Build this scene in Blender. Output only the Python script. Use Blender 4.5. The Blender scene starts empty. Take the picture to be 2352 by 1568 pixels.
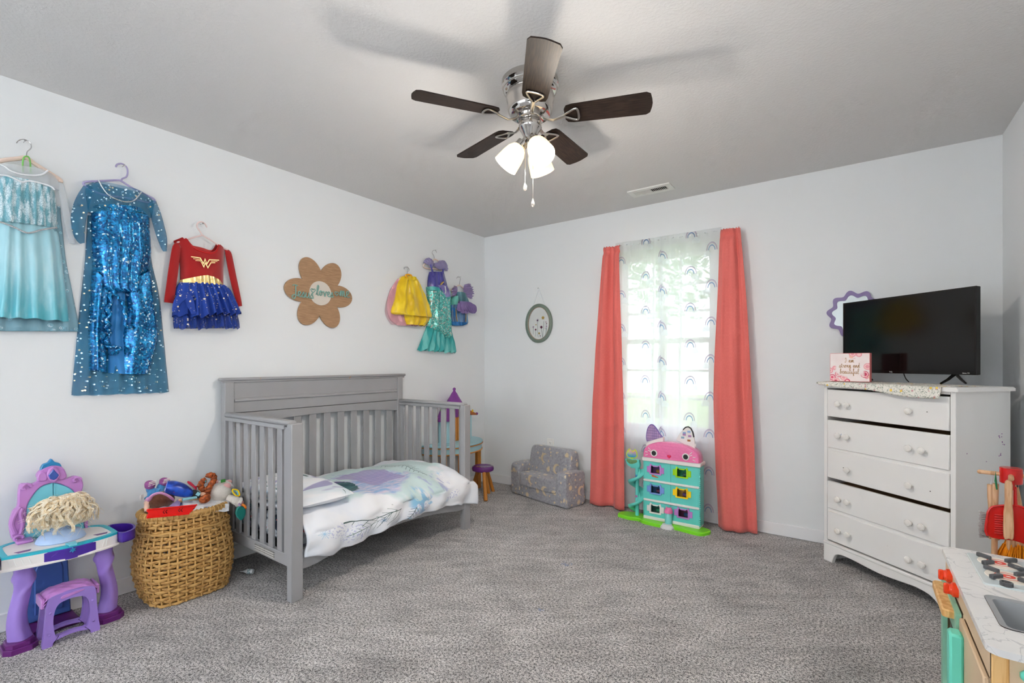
import bpy, bmesh, math, random
from math import sin, cos, pi, sqrt, radians, atan2
from mathutils import Vector, Matrix, noise as mnoise

scene = bpy.context.scene
COL = scene.collection
random.seed(7)

# ------------------------------------------------------------------ camera
FPX, HOR, CAMH = 1095.0, 833.0, 1.18          # focal length and horizon row of the 2352x1568 frame
YAW = math.atan2(794.0, FPX)
cam_d = bpy.data.cameras.new('camera'); cam = bpy.data.objects.new('camera', cam_d); COL.objects.link(cam)
cam_d.sensor_width = 36.0; cam_d.lens = 36.0 * FPX / 2352.0
cam_d.shift_y = (HOR - 784.0) / 2352.0
cam_d.clip_start = 0.02
cam.location = (0, 0, CAMH); cam.rotation_euler = (pi / 2, 0, YAW)
scene.camera = cam

# ------------------------------------------------------------------ world, daylight, exposure
world = bpy.data.worlds.new('world'); scene.world = world; world.use_nodes = True
wn = world.node_tree; wn.nodes.clear()
_bg = wn.nodes.new('ShaderNodeBackground'); _wo = wn.nodes.new('ShaderNodeOutputWorld')
_bg.inputs['Color'].default_value = (0.90, 0.96, 1.0, 1); _bg.inputs['Strength'].default_value = 3.0
wn.links.new(_bg.outputs[0], _wo.inputs[0])

def area_light(name, loc, rot, sx, sy, power, color):
    d = bpy.data.lights.new(name, 'AREA'); d.shape = 'RECTANGLE'; d.size = sx; d.size_y = sy
    d.energy = power; d.color = color
    o = bpy.data.objects.new(name, d); COL.objects.link(o)
    o.location = loc; o.rotation_euler = rot
    return o
# two fill lights added in made-up unseen windows, then daylight by the window in view
area_light('added_side_light', (0.66, -1.55, 1.5), (0, pi / 2, 0), 1.35, 2.0, 10, (0.965, 0.985, 1.0))
area_light('added_front_light', (-1.65, -3.22, 1.5), (-pi / 2, 0, 0), 2.2, 1.35, 330, (0.965, 0.985, 1.0))
area_light('daylight_back_window', (-1.22, 3.95, 1.35), (pi / 2, 0, 0), 0.8, 1.45, 14, (0.97, 0.99, 1.0))
# the photographer's flash, tilted up so that it bounces off the ceiling
_fd = bpy.data.lights.new('bounce_flash', 'SPOT'); _fd.energy = 82; _fd.spot_size = 2.3; _fd.spot_blend = 1.0; _fd.shadow_soft_size = 0.09; _fd.color = (1.0, 1.0, 1.0)
_fo = bpy.data.objects.new('bounce_flash', _fd); COL.objects.link(_fo); _fo.location = (0.03, -0.08, 1.36)
_fo.rotation_euler = Vector((-0.25, 0.35, 1.0)).to_track_quat('-Z', 'Y').to_euler()

vs = scene.view_settings
vs.view_transform = 'Standard'; vs.look = 'None'; vs.gamma = 1.0; vs.exposure = 0.21; vs.use_curve_mapping = False
scene.cycles.max_bounces = 8; scene.cycles.diffuse_bounces = 6; scene.cycles.glossy_bounces = 3; scene.cycles.transparent_max_bounces = 10
scene.cycles.use_adaptive_sampling = True; scene.cycles.adaptive_threshold = 0.12; scene.cycles.adaptive_min_samples = 16
scene.cycles.use_denoising = True
scene.cycles.sample_clamp_indirect = 6.0

# ------------------------------------------------------------------ positions read off the photograph
XL, YB, XR, YF, ZC = -3.04, 3.72, 0.648, -3.2, 2.44   # left wall, back wall, right wall, unseen wall set far back to even out the light, ceiling
_f = (-sin(YAW), cos(YAW)); _r = (cos(YAW), sin(YAW))
def ray(px, py):
    a = (px - 1176.0) / FPX
    return Vector((_f[0] + _r[0] * a, _f[1] + _r[1] * a, -(py - HOR) / FPX))
CAM = Vector((0, 0, CAMH))
def PX(px, py, X): r = ray(px, py); return CAM + r * (X / r.x)
def PY(px, py, Y): r = ray(px, py); return CAM + r * (Y / r.y)
def PZ(px, py, Z): r = ray(px, py); return CAM + r * ((Z - CAMH) / r.z)
def PL(px, py, o, n): r = ray(px, py); return CAM + r * ((Vector(o) - CAM).dot(Vector(n)) / r.dot(Vector(n)))
def frame(o, ax, ay, an):
    m = Matrix.Identity(4)
    for i in range(3):
        m[i][0], m[i][1], m[i][2], m[i][3] = ax[i], ay[i], an[i], o[i]
    return m
LW = frame((XL, 0, 0), (0, 1, 0), (0, 0, 1), (1, 0, 0))      # left wall: a = Y, b = Z, c = distance from wall
BW = frame((0, YB, 0), (1, 0, 0), (0, 0, 1), (0, -1, 0))     # back wall: a = X, b = Z, c = distance from wall
def lw(px, py, c=0.03): p = PX(px, py, XL + c); return (p.y, p.z)
def bw(px, py, c=0.03): p = PY(px, py, YB - c); return (p.x, p.z)

# ------------------------------------------------------------------ materials
def lin(c):
    o = []
    for v in c[:3]:
        v = v / 255.0
        o.append(v / 12.92 if v <= 0.04045 else ((v + 0.055) / 1.055) ** 2.4)
    return (o[0], o[1], o[2], 1.0)

class E:                                       # scalar node expression
    def __init__(s, nt, sock): s.nt = nt; s.s = sock
    def op(s, kind, *args, clamp=False):
        n = s.nt.nodes.new('ShaderNodeMath'); n.operation = kind; n.use_clamp = clamp
        for i, a in enumerate((s,) + args):
            if isinstance(a, E): s.nt.links.new(a.s, n.inputs[i])
            else: n.inputs[i].default_value = float(a)
        return E(s.nt, n.outputs[0])
    def __add__(s, o): return s.op('ADD', o)
    __radd__ = __add__
    def __sub__(s, o): return s.op('SUBTRACT', o)
    def __rsub__(s, o): return s.op('MULTIPLY', -1.0).op('ADD', o)
    def __mul__(s, o): return s.op('MULTIPLY', o)
    __rmul__ = __mul__
    def __truediv__(s, o): return s.op('DIVIDE', o)
    def __neg__(s): return s.op('MULTIPLY', -1.0)
    def sin(s): return s.op('SINE')
    def cos(s): return s.op('COSINE')
    def abs(s): return s.op('ABSOLUTE')
    def sqrt(s): return s.op('SQRT')
    def floor(s): return s.op('FLOOR')
    def mod(s, o): return s.op('FLOORED_MODULO', o)
    def frac(s): return s.op('FRACT')
    def lt(s, o): return s.op('LESS_THAN', o)
    def gt(s, o): return s.op('GREATER_THAN', o)
    def min(s, o): return s.op('MINIMUM', o)
    def max(s, o): return s.op('MAXIMUM', o)
    def pow(s, o): return s.op('POWER', o)
    def atan2(s, o): return s.op('ARCTAN2', o)
    def clamp(s): return s.op('ADD', 0.0, clamp=True)
    def ss(s, a, b):                           # smooth ramp a..b
        n = s.nt.nodes.new('ShaderNodeMapRange'); n.interpolation_type = 'SMOOTHSTEP'
        s.nt.links.new(s.s, n.inputs[0]); n.inputs[1].default_value = a; n.inputs[2].default_value = b
        return E(s.nt, n.outputs[0])

class T:                                       # toolkit handed to pattern functions
    def __init__(s, nt):
        s.nt = nt; tc = nt.nodes.new('ShaderNodeTexCoord')
        s.uvs = tc.outputs['UV']; s.obs = tc.outputs['Object']
        a = nt.nodes.new('ShaderNodeSeparateXYZ'); nt.links.new(s.uvs, a.inputs[0])
        s.u, s.v = E(nt, a.outputs[0]), E(nt, a.outputs[1])
        b = nt.nodes.new('ShaderNodeSeparateXYZ'); nt.links.new(s.obs, b.inputs[0])
        s.x, s.y, s.z = E(nt, b.outputs[0]), E(nt, b.outputs[1]), E(nt, b.outputs[2])
    def vec(s, x, y, z=0.0):
        n = s.nt.nodes.new('ShaderNodeCombineXYZ')
        for i, a in enumerate((x, y, z)):
            if isinstance(a, E): s.nt.links.new(a.s, n.inputs[i])
            else: n.inputs[i].default_value = a
        return n.outputs[0]
    def noise(s, scale, detail=2.0, vec=None, rough=0.5, dist=0.0):
        n = s.nt.nodes.new('ShaderNodeTexNoise'); n.inputs['Scale'].default_value = scale
        n.inputs['Detail'].default_value = detail; n.inputs['Roughness'].default_value = rough
        n.inputs['Distortion'].default_value = dist
        s.nt.links.new(vec if vec is not None else s.obs, n.inputs['Vector'])
        return E(s.nt, n.outputs[0])
    def vor(s, scale, vec=None, rnd=1.0, feature='F1'):
        n = s.nt.nodes.new('ShaderNodeTexVoronoi'); n.feature = feature
        n.inputs['Scale'].default_value = scale; n.inputs['Randomness'].default_value = rnd
        s.nt.links.new(vec if vec is not None else s.obs, n.inputs['Vector'])
        c = s.nt.nodes.new('ShaderNodeSeparateColor')
        if feature == 'F1': s.nt.links.new(n.outputs['Color'], c.inputs[0])
        return E(s.nt, n.outputs['Distance']), [E(s.nt, c.outputs[i]) for i in range(3)], n
    def mix(s, fac, a, b):
        n = s.nt.nodes.new('ShaderNodeMix'); n.data_type = 'RGBA'
        if isinstance(fac, E): s.nt.links.new(fac.s, n.inputs[0])
        else: n.inputs[0].default_value = fac
        for i, c in ((6, a), (7, b)):
            if isinstance(c, (tuple, list)): n.inputs[i].default_value = lin(c)
            else: s.nt.links.new(c, n.inputs[i])
        return n.outputs[2]
    def shade(s, col, fac):                    # multiply a colour by a scalar
        n = s.nt.nodes.new('ShaderNodeMix'); n.data_type = 'RGBA'; n.blend_type = 'MULTIPLY'; n.inputs[0].default_value = 1.0
        if isinstance(col, (tuple, list)): n.inputs[6].default_value = lin(col)
        else: s.nt.links.new(col, n.inputs[6])
        c = s.nt.nodes.new('ShaderNodeCombineColor')
        for i in range(3): s.nt.links.new(fac.s, c.inputs[i])
        s.nt.links.new(c.outputs[0], n.inputs[7])
        return n.outputs[2]

MATS = {}
def mat(name, col=(200, 200, 200), rough=0.5, metal=0.0, spec=0.5, coat=0.0, sheen=0.0, alpha=1.0, emis=None, emis_s=0.0,
        var=None, bump=None, trans=0.0, ior=1.45, pat=None, thin=0.0, sss=0.0):
    """pat(t) may return a colour socket or a dict with color / alpha / rough / metal / height"""
    if name in MATS: return MATS[name]
    m = bpy.data.materials.new(name); m.use_nodes = True; nt = m.node_tree; nt.nodes.clear()
    out = nt.nodes.new('ShaderNodeOutputMaterial'); b = nt.nodes.new('ShaderNodeBsdfPrincipled')
    nt.links.new(b.outputs[0], out.inputs[0])
    I = b.inputs
    I['Base Color'].default_value = lin(col); I['Roughness'].default_value = rough; I['Metallic'].default_value = metal
    I['Specular IOR Level'].default_value = spec; I['Coat Weight'].default_value = coat; I['Sheen Weight'].default_value = sheen
    I['Alpha'].default_value = alpha; I['Transmission Weight'].default_value = trans; I['IOR'].default_value = ior
    if sss: I['Subsurface Weight'].default_value = sss; I['Subsurface Scale'].default_value = 0.02
    if emis: I['Emission Color'].default_value = lin(emis); I['Emission Strength'].default_value = emis_s
    t = None; color = None; height = None; hd = 0.002; hs = 0.4
    if var or bump or pat: t = T(nt)
    if pat:
        r = pat(t)
        if not isinstance(r, dict): r = {'color': r}
        color = r.get('color')
        for k, nm in (('alpha', 'Alpha'), ('rough', 'Roughness'), ('metal', 'Metallic'), ('emis', 'Emission Strength')):
            if k in r: nt.links.new(r[k].s, I[nm])
        if 'height' in r: height = r['height']; hd = r.get('hd', 0.002); hs = r.get('hs', 0.4)
    if var:
        f = (t.noise(var[0], 4.0) - 0.5) * (2.0 * var[1]) + 1.0
        color = t.shade(color if color is not None else col, f)
    if color is not None:
        if isinstance(color, (tuple, list)): I['Base Color'].default_value = lin(color)
        else: nt.links.new(color, I['Base Color'])
    if bump and height is None:
        height = t.noise(bump[0], bump[3] if len(bump) > 3 else 3.0); hs = bump[1]; hd = bump[2] if len(bump) > 2 else 0.002
    if height is not None:
        bn = nt.nodes.new('ShaderNodeBump'); bn.inputs['Strength'].default_value = hs; bn.inputs['Distance'].default_value = hd
        nt.links.new(height.s, bn.inputs['Height']); nt.links.new(bn.outputs[0], I['Normal'])
    if thin:                                   # light shining through cloth
        tr = nt.nodes.new('ShaderNodeBsdfTranslucent'); mx = nt.nodes.new('ShaderNodeMixShader'); mx.inputs[0].default_value = thin
        if color is not None and not isinstance(color, (tuple, list)): nt.links.new(color, tr.inputs[0])
        else: tr.inputs[0].default_value = lin(col)
        nt.links.new(b.outputs[0], mx.inputs[1]); nt.links.new(tr.outputs[0], mx.inputs[2]); nt.links.new(mx.outputs[0], out.inputs[0])
        if pat and 'alpha' in r:
            tp = nt.nodes.new('ShaderNodeBsdfTransparent'); m2 = nt.nodes.new('ShaderNodeMixShader')
            I['Alpha'].default_value = 1.0
            for l in list(I['Alpha'].links): nt.links.remove(l)
            nt.links.new(r['alpha'].s, m2.inputs[0]); nt.links.new(tp.outputs[0], m2.inputs[1]); nt.links.new(mx.outputs[0], m2.inputs[2])
            nt.links.new(m2.outputs[0], out.inputs[0])
    MATS[name] = m
    return m

# ------------------------------------------------------------------ mesh building
ROOTM = {}
def catmull(pts, n, closed=False):
    """n samples per span through the points"""
    P = [tuple(p) for p in pts]; L = len(P); out = []
    spans = L if closed else L - 1
    for i in range(spans):
        if closed: p0, p1, p2, p3 = P[(i - 1) % L], P[i], P[(i + 1) % L], P[(i + 2) % L]
        else: p0, p1, p2, p3 = P[max(i - 1, 0)], P[i], P[i + 1], P[min(i + 2, L - 1)]
        for k in range(n):
            t = k / n
            out.append(tuple(0.5 * (2 * b + (c - a) * t + (2 * a - 5 * b + 4 * c - d) * t * t + (3 * b - a - 3 * c + d) * t ** 3)
                             for a, b, c, d in zip(p0, p1, p2, p3)))
    if not closed: out.append(P[-1])
    return out

class MB:
    def __init__(s, fr=None): s.v = []; s.f = []; s.uv = {}; s.fr = fr; s.mi = {}; s.cur = 0
    def add(s, vs, fs, uvs=None):
        o = len(s.v); s.v.extend(tuple(v) for v in vs)
        for f in fs:
            if s.cur: s.mi[len(s.f)] = s.cur
            s.f.append(tuple(i + o for i in f))
        if uvs:
            for i, u in enumerate(uvs): s.uv[o + i] = u
        return s
    def box(s, x0, x1, y0, y1, z0, z1, b=0.0, M=None):
        cx, cy, cz = (x0 + x1) / 2, (y0 + y1) / 2, (z0 + z1) / 2
        hx, hy, hz = abs(x1 - x0) / 2, abs(y1 - y0) / 2, abs(z1 - z0) / 2
        b = min(b, hx * .9, hy * .9, hz * .9)
        S = [(i, j, k) for i in (-1, 1) for j in (-1, 1) for k in (-1, 1)]
        if b <= 0:
            vs = [(cx + i * hx, cy + j * hy, cz + k * hz) for i, j, k in S]
            fs = [(0, 1, 3, 2), (4, 6, 7, 5), (0, 4, 5, 1), (2, 3, 7, 6), (0, 2, 6, 4), (1, 5, 7, 3)]
        else:
            vs = []; ix = {}
            for q in S:
                i, j, k = q
                ix[q] = len(vs)
                vs += [(cx + i * hx, cy + j * (hy - b), cz + k * (hz - b)), (cx + i * (hx - b), cy + j * hy, cz + k * (hz - b)),
                       (cx + i * (hx - b), cy + j * (hy - b), cz + k * hz)]
            fs = []
            for a in range(3):
                o1, o2 = [(1, 2), (2, 0), (0, 1)][a]
                for sg in (-1, 1):
                    loop = []
                    for p, q in ((-1, -1), (1, -1), (1, 1), (-1, 1)):
                        key = [0, 0, 0]; key[a] = sg; key[o1] = p; key[o2] = q
                        loop.append(ix[tuple(key)] + a)
                    fs.append(tuple(loop if sg > 0 else loop[::-1]))
                for p in (-1, 1):
                    for q in (-1, 1):
                        lo = [0, 0, 0]; hi = [0, 0, 0]
                        lo[o1] = hi[o1] = p; lo[o2] = hi[o2] = q; lo[a] = -1; hi[a] = 1
                        lo, hi = tuple(lo), tuple(hi)
                        quad = (ix[lo] + o1, ix[hi] + o1, ix[hi] + o2, ix[lo] + o2)
                        fs.append(quad if p * q < 0 else quad[::-1])
            for q in S:
                tri = (ix[q], ix[q] + 1, ix[q] + 2)
                fs.append(tri if q[0] * q[1] * q[2] > 0 else tri[::-1])
        if M is not None: vs = [tuple(M @ Vector(v)) for v in vs]
        return s.add(vs, fs)
    def ell(s, c, r, nu=16, nv=10, M=None, e1=1.0, e2=1.0):
        """ellipsoid, or a rounded box when the exponents are below 1"""
        R = (r, r, r) if isinstance(r, (int, float)) else r
        pw = lambda x, e: math.copysign(abs(x) ** e, x)
        vs = []; fs = []
        for j in range(1, nv):
            ph = -pi / 2 + pi * j / nv
            for i in range(nu):
                th = 2 * pi * i / nu
                vs.append((R[0] * pw(cos(ph), e1) * pw(cos(th), e2), R[1] * pw(cos(ph), e1) * pw(sin(th), e2), R[2] * pw(sin(ph), e1)))
        b = len(vs); vs += [(0, 0, -R[2]), (0, 0, R[2])]
        for j in range(nv - 2):
            for i in range(nu):
                k = (i + 1) % nu
                fs.append((j * nu + i, j * nu + k, (j + 1) * nu + k, (j + 1) * nu + i))
        for i in range(nu):
            k = (i + 1) % nu
            fs.append((b, k, i)); fs.append((b + 1, (nv - 2) * nu + i, (nv - 2) * nu + k))
        c = Vector(c)
        vs = [tuple(c + ((M @ Vector(v)) if M is not None else Vector(v))) for v in vs]
        return s.add(vs, fs)
    def tube(s, pts, r, n=8, closed=False, flat=1.0, up=None, caps=True):
        P = [Vector(p if len(p) == 3 else (p[0], p[1], 0)) for p in pts]; L = len(P)
        R = list(r) if isinstance(r, (list, tuple)) else [r] * L
        tang = []
        for i in range(L):
            a, b = (P[(i - 1) % L], P[(i + 1) % L]) if closed else (P[max(i - 1, 0)], P[min(i + 1, L - 1)])
            d = b - a; tang.append(d.normalized() if d.length > 1e-9 else Vector((0, 0, 1)))
        u = Vector(up) if up is not None else (Vector((0, 0, 1)) if abs(tang[0].z) < 0.9 else Vector((1, 0, 0)))
        vs = []; fs = []
        for i in range(L):
            t = tang[i]; u = u - t * u.dot(t)
            if u.length < 1e-6: u = t.orthogonal()
            u.normalize(); w = t.cross(u)
            for k in range(n):
                a = 2 * pi * k / n
                vs.append(tuple(P[i] + u * (cos(a) * R[i] * flat) + w * (sin(a) * R[i])))
        for i in range(L if closed else L - 1):
            j = (i + 1) % L
            for k in range(n):
                m = (k + 1) % n
                fs.append((i * n + k, i * n + m, j * n + m, j * n + k))
        if caps and not closed:
            fs.append(tuple(range(n))[::-1]); fs.append(tuple((L - 1) * n + k for k in range(n)))
        return s.add(vs, fs)
    def lathe(s, prof, c=(0, 0, 0), n=24, M=None, sx=1.0, sy=1.0, caps=True):
        vs = []; fs = []; L = len(prof); c = Vector(c)
        for r, z in prof:
            for k in range(n):
                a = 2 * pi * k / n
                p = Vector((r * cos(a) * sx, r * sin(a) * sy, z))
                vs.append(tuple(c + ((M @ p) if M is not None else p)))
        for i in range(L - 1):
            for k in range(n):
                m = (k + 1) % n
                fs.append((i * n + k, i * n + m, (i + 1) * n + m, (i + 1) * n + k))
        if caps: fs.append(tuple(range(n))[::-1]); fs.append(tuple((L - 1) * n + k for k in range(n)))
        return s.add(vs, fs)
    def prism(s, out, t0, t1, bev=0.0):
        """outline in the frame's plane, extruded from t0 to t1 along the frame's normal"""
        A = sum(out[i][0] * out[(i + 1) % len(out)][1] - out[(i + 1) % len(out)][0] * out[i][1] for i in range(len(out)))
        if A < 0: out = out[::-1]
        n = len(out); vs = [(x, y, t0) for x, y in out]; fs = [tuple(range(n))[::-1]]
        if bev:
            cx = sum(p[0] for p in out) / n; cy = sum(p[1] for p in out) / n
            ins = inset(out, bev)
            vs += [(x, y, t1 - bev) for x, y in out] + [(x, y, t1) for x, y in ins]
            for i in range(n):
                j = (i + 1) % n
                fs.append((i, j, n + j, n + i)); fs.append((n + i, n + j, 2 * n + j, 2 * n + i))
            fs.append(tuple(2 * n + i for i in range(n)))
        else:
            vs += [(x, y, t1) for x, y in out]
            for i in range(n): fs.append((i, (i + 1) % n, n + (i + 1) % n, n + i))
            fs.append(tuple(n + i for i in range(n)))
        return s.add(vs, fs)
    def ring(s, out, inn, t0, t1):
        """flat ring between two outlines of the same length"""
        n = len(out); vs = [(x, y, t) for t in (t0, t1) for o in (out, inn) for x, y in o]; fs = []
        for i in range(n):
            j = (i + 1) % n
            fs += [(i, j, 2 * n + j, 2 * n + i), (n + j, n + i, 3 * n + i, 3 * n + j),
                   (2 * n + i, 2 * n + j, 3 * n + j, 3 * n + i), (j, i, n + i, n + j)]
        return s.add(vs, fs)
    def grid(s, fn, nu, nv, cu=False, cv=False, uvf=None):
        vs = []; uvs = []; fs = []
        mu, mv = (nu if cu else nu + 1), (nv if cv else nv + 1)
        for j in range(mv):
            for i in range(mu):
                vs.append(tuple(fn(i / nu, j / nv)))
                if uvf: uvs.append(uvf(i / nu, j / nv))
        for j in range(nv):
            for i in range(nu):
                a, b = i, (i + 1) % mu; c, d = j, (j + 1) % mv
                fs.append((c * mu + a, c * mu + b, d * mu + b, d * mu + a))
        return s.add(vs, fs, uvs or None)
    def loft(s, rings, caps=True):
        n = len(rings[0]); vs = [p for r in rings for p in r]; fs = []
        for i in range(len(rings) - 1):
            for k in range(n):
                m = (k + 1) % n
                fs.append((i * n + k, i * n + m, (i + 1) * n + m, (i + 1) * n + k))
        if caps: fs.append(tuple(range(n))[::-1]); fs.append(tuple((len(rings) - 1) * n + k for k in range(n)))
        return s.add(vs, fs)
    def build(s, name, material, parent=None, label=None, sharp=38, flat=False, fix=True, kind=None, sub=0):
        me = bpy.data.meshes.new(name)
        W = s.fr if s.fr is not None else Matrix.Identity(4)
        inv = ROOTM.get(parent.name, Matrix.Identity(4)).inverted() if parent is not None else Matrix.Identity(4)
        X = inv @ W
        me.from_pydata([X @ Vector(v) for v in s.v], [], s.f)
        if s.mi:
            for k, m in s.mi.items(): me.polygons[k].material_index = m
        if fix:
            bm = bmesh.new(); bm.from_mesh(me); bmesh.ops.recalc_face_normals(bm, faces=bm.faces); bm.to_mesh(me); bm.free()
        me.update()
        uvl = me.uv_layers.new(name='UVMap'); V = s.v; D = [0.0] * (2 * len(me.loops))
        Winv = (W.inverted() @ inv.inverted()).to_3x3()
        for p in me.polygons:
            if s.uv and p.vertices[0] in s.uv:
                for li in p.loop_indices:
                    D[2 * li], D[2 * li + 1] = s.uv[me.loops[li].vertex_index]
            else:
                nn = Winv @ p.normal; ax = max(range(3), key=lambda q: abs(nn[q])); a, b = [(1, 2), (0, 2), (0, 1)][ax]
                for li in p.loop_indices:
                    c = V[me.loops[li].vertex_index]; D[2 * li], D[2 * li + 1] = c[a], c[b]
        uvl.data.foreach_set('uv', D)
        for m in (material if isinstance(material, (list, tuple)) else [material]): me.materials.append(m)
        if not flat:
            me.polygons.foreach_set('use_smooth', [True] * len(me.polygons))
            if sharp < 180: me.set_sharp_from_angle(angle=radians(sharp))
        o = bpy.data.objects.new(name, me); COL.objects.link(o)
        if parent is not None:
            o.parent = parent; ROOTM[o.name] = ROOTM.get(parent.name, Matrix.Identity(4))
        if label: o['label'] = label
        if kind: o['kind'] = kind
        if sub:
            md = o.modifiers.new('subdivision', 'SUBSURF'); md.levels = sub; md.render_levels = sub
        return o

def inset(out, d):
    n = len(out); r = []
    for i in range(n):
        a, b, c = Vector(out[i - 1]), Vector(out[i]), Vector(out[(i + 1) % n])
        e1 = (b - a).normalized() if (b - a).length > 1e-9 else Vector((1, 0)); e2 = (c - b).normalized() if (c - b).length > 1e-9 else e1
        n1, n2 = Vector((-e1.y, e1.x)), Vector((-e2.y, e2.x)); m = n1 + n2
        if m.length < 1e-6: m = n1
        m.normalize(); k = min(1.0 / max(m.dot(n1), 0.4), 2.0)
        r.append((b.x + m.x * d * k, b.y + m.y * d * k))
    return r

def thing(name, label, cat, loc=(0, 0, 0), group=None, rotz=0.0):
    o = bpy.data.objects.new(name, None); COL.objects.link(o); o.empty_display_size = 0.05
    o.location = loc; o.rotation_euler = (0, 0, rotz)
    ROOTM[o.name] = Matrix.Translation(Vector(loc)) @ Matrix.Rotation(rotz, 4, 'Z')
    o['label'] = label; o['category'] = cat
    if group: o['group'] = group
    return o
def tag(o, label, cat, group=None):
    o['label'] = label; o['category'] = cat
    if group: o['group'] = group
    return o
def struct(o): o['kind'] = 'structure'; return o
def single(mb, name, material, label, cat, group=None, origin=None, **k):
    """a thing that is one mesh, its origin moved to the given base point"""
    o = mb.build(name, material, None, **k)
    if origin is not None:
        o.data.transform(Matrix.Translation(-Vector(origin))); o.location = origin
    return tag(o, label, cat, group)
def oval(cx, cy, rx, ry, n=40, a0=0.0): return [(cx + rx * cos(a0 + 2 * pi * i / n), cy + ry * sin(a0 + 2 * pi * i / n)) for i in range(n)]
def rrect(x0, x1, y0, y1, r, n=5):
    p = []
    for cx, cy, a in ((x1 - r, y1 - r, 0), (x0 + r, y1 - r, pi / 2), (x0 + r, y0 + r, pi), (x1 - r, y0 + r, 1.5 * pi)):
        for k in range(n + 1): p.append((cx + r * cos(a + pi / 2 * k / n), cy + r * sin(a + pi / 2 * k / n)))
    return p
def N3(x, y, z): return mnoise.noise(Vector((x, y, z)))
# ================================================================== THE ROOM
def carpet_pat(t):
    n1 = t.noise(100, 4.0, rough=0.85); n2 = t.noise(340, 1.0); n3 = t.noise(170, 2.0, vec=t.vec(t.x + 3.1, t.y - 1.7, 0))
    f = (n1 * 0.62 + n2 * 0.38).ss(0.42, 0.57)
    c = t.mix(f, (24, 23, 28), (220, 217, 216))
    c = t.mix(n3.ss(0.56, 0.68) * 0.25, c, (146, 128, 118))
    c = t.mix(n3.ss(0.44, 0.32) * 0.3, c, (92, 98, 116))
    big = t.noise(2.6, 2.0, dist=1.2); br = t.noise(9.0, 2.0, vec=t.vec(t.x * 0.35 + t.y * 0.3, t.y * 1.4 - t.x, 0))
    k = (big - 0.5) * 0.8 + (br - 0.5) * 0.8 + 1.0
    c = t.shade(c, k)
    spot = ((t.x + 1.385).pow(2.0) + (t.y - 2.455).pow(2.0)).sqrt()     # faint blue paint spots
    spot2 = ((t.x + 1.23).pow(2.0) + (t.y - 1.93).pow(2.0)).sqrt()
    m = ((spot.lt(0.035) + spot2.lt(0.02)) * t.noise(60, 2.0).gt(0.52)).clamp()
    c = t.mix(m * 0.5, c, (70, 110, 165))
    return {'color': c, 'height': n1 * 0.7 + n2 * 0.5, 'hs': 0.9, 'hd': 0.006}
M_carpet = mat('carpet', rough=0.95, spec=0.15, sheen=0.2, pat=carpet_pat)
M_wall = mat('wall_paint', (231, 234, 236), rough=0.7, spec=0.25, bump=(240, 0.12, 0.001, 2.0))
def ceil_pat(t):
    n = t.noise(75, 3.0, rough=0.6)
    return {'color': (216, 215, 214), 'height': n.ss(0.42, 0.62), 'hs': 0.22, 'hd': 0.002}
M_ceil = mat('ceiling_paint', (216, 215, 214), rough=0.85, spec=0.2, pat=ceil_pat)
M_trim = mat('trim_paint', (236, 237, 239), rough=0.4, spec=0.4)
M_glass = mat('window_glass', (255, 255, 255), rough=0.0, trans=1.0, ior=1.02, alpha=0.25, spec=0.3)
M_white_plastic = mat('white_plastic', (240, 240, 238), rough=0.35)
M_dark = mat('painted_hole_shade', (14, 14, 15), rough=0.9)  # near-black paint standing in for the shade inside holes and the duct

struct(MB().box(XL - .14, XR + .14, YF - .14, YB + .14, -.12, 0).build('floor', M_carpet))
struct(MB().box(XL - .14, XR + .14, YF - .14, YB + .14, ZC, ZC + .12).build('ceiling', M_ceil))
struct(MB().box(XL - .14, XL, YF - .14, YB + .14, 0, ZC).build('wall_left', M_wall))
def wall_with_holes(name, y0, y1, holes, XL=XL, XR=XR, fr=None):
    """wall along X with rectangular openings (x0, x1, z0, z1) sorted by x"""
    m = MB(fr); x = XL
    for hx0, hx1, hz0, hz1 in holes:
        m.box(x, hx0, y0, y1, 0, ZC); m.box(hx0, hx1, y0, y1, 0, hz0); m.box(hx0, hx1, y0, y1, hz1, ZC); x = hx1
    m.box(x, XR, y0, y1, 0, ZC)
    return struct(m.build(name, M_wall))
WX0, WX1, WZ0, WZ1 = -1.64, -0.83, 0.60, 2.09
wall_with_holes('wall_back', YB, YB + .14, [(WX0, WX1, WZ0, WZ1)])
wall_with_holes('wall_front', YF - .14, YF, [(-2.75, -0.55, .8, 2.2)])  # opening added to bring in light from behind the camera
RW = frame((XR, 0, 0), (0, -1, 0), (1, 0, 0), (0, 0, 1))      # right wall: x runs towards -Y, y outward
wall_with_holes('wall_right', 0, .14, [(.55, 2.55, .8, 2.2)], -YB - .14, -YF + .14, RW)  # opening added out of view for the side light
def baseboard(name, x0, x1, y0, y1): struct(MB().box(x0, x1, y0, y1, 0, .083, .004).build(name, M_trim))
baseboard('baseboard_left', XL, XL + .014, YF, YB)
baseboard('baseboard_back', XL + .014, XR - .014, YB - .014, YB)
baseboard('baseboard_right', XR - .014, XR, YF, YB)
baseboard('baseboard_front', XL + .014, XR - .014, YF, YF + .014)

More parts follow.
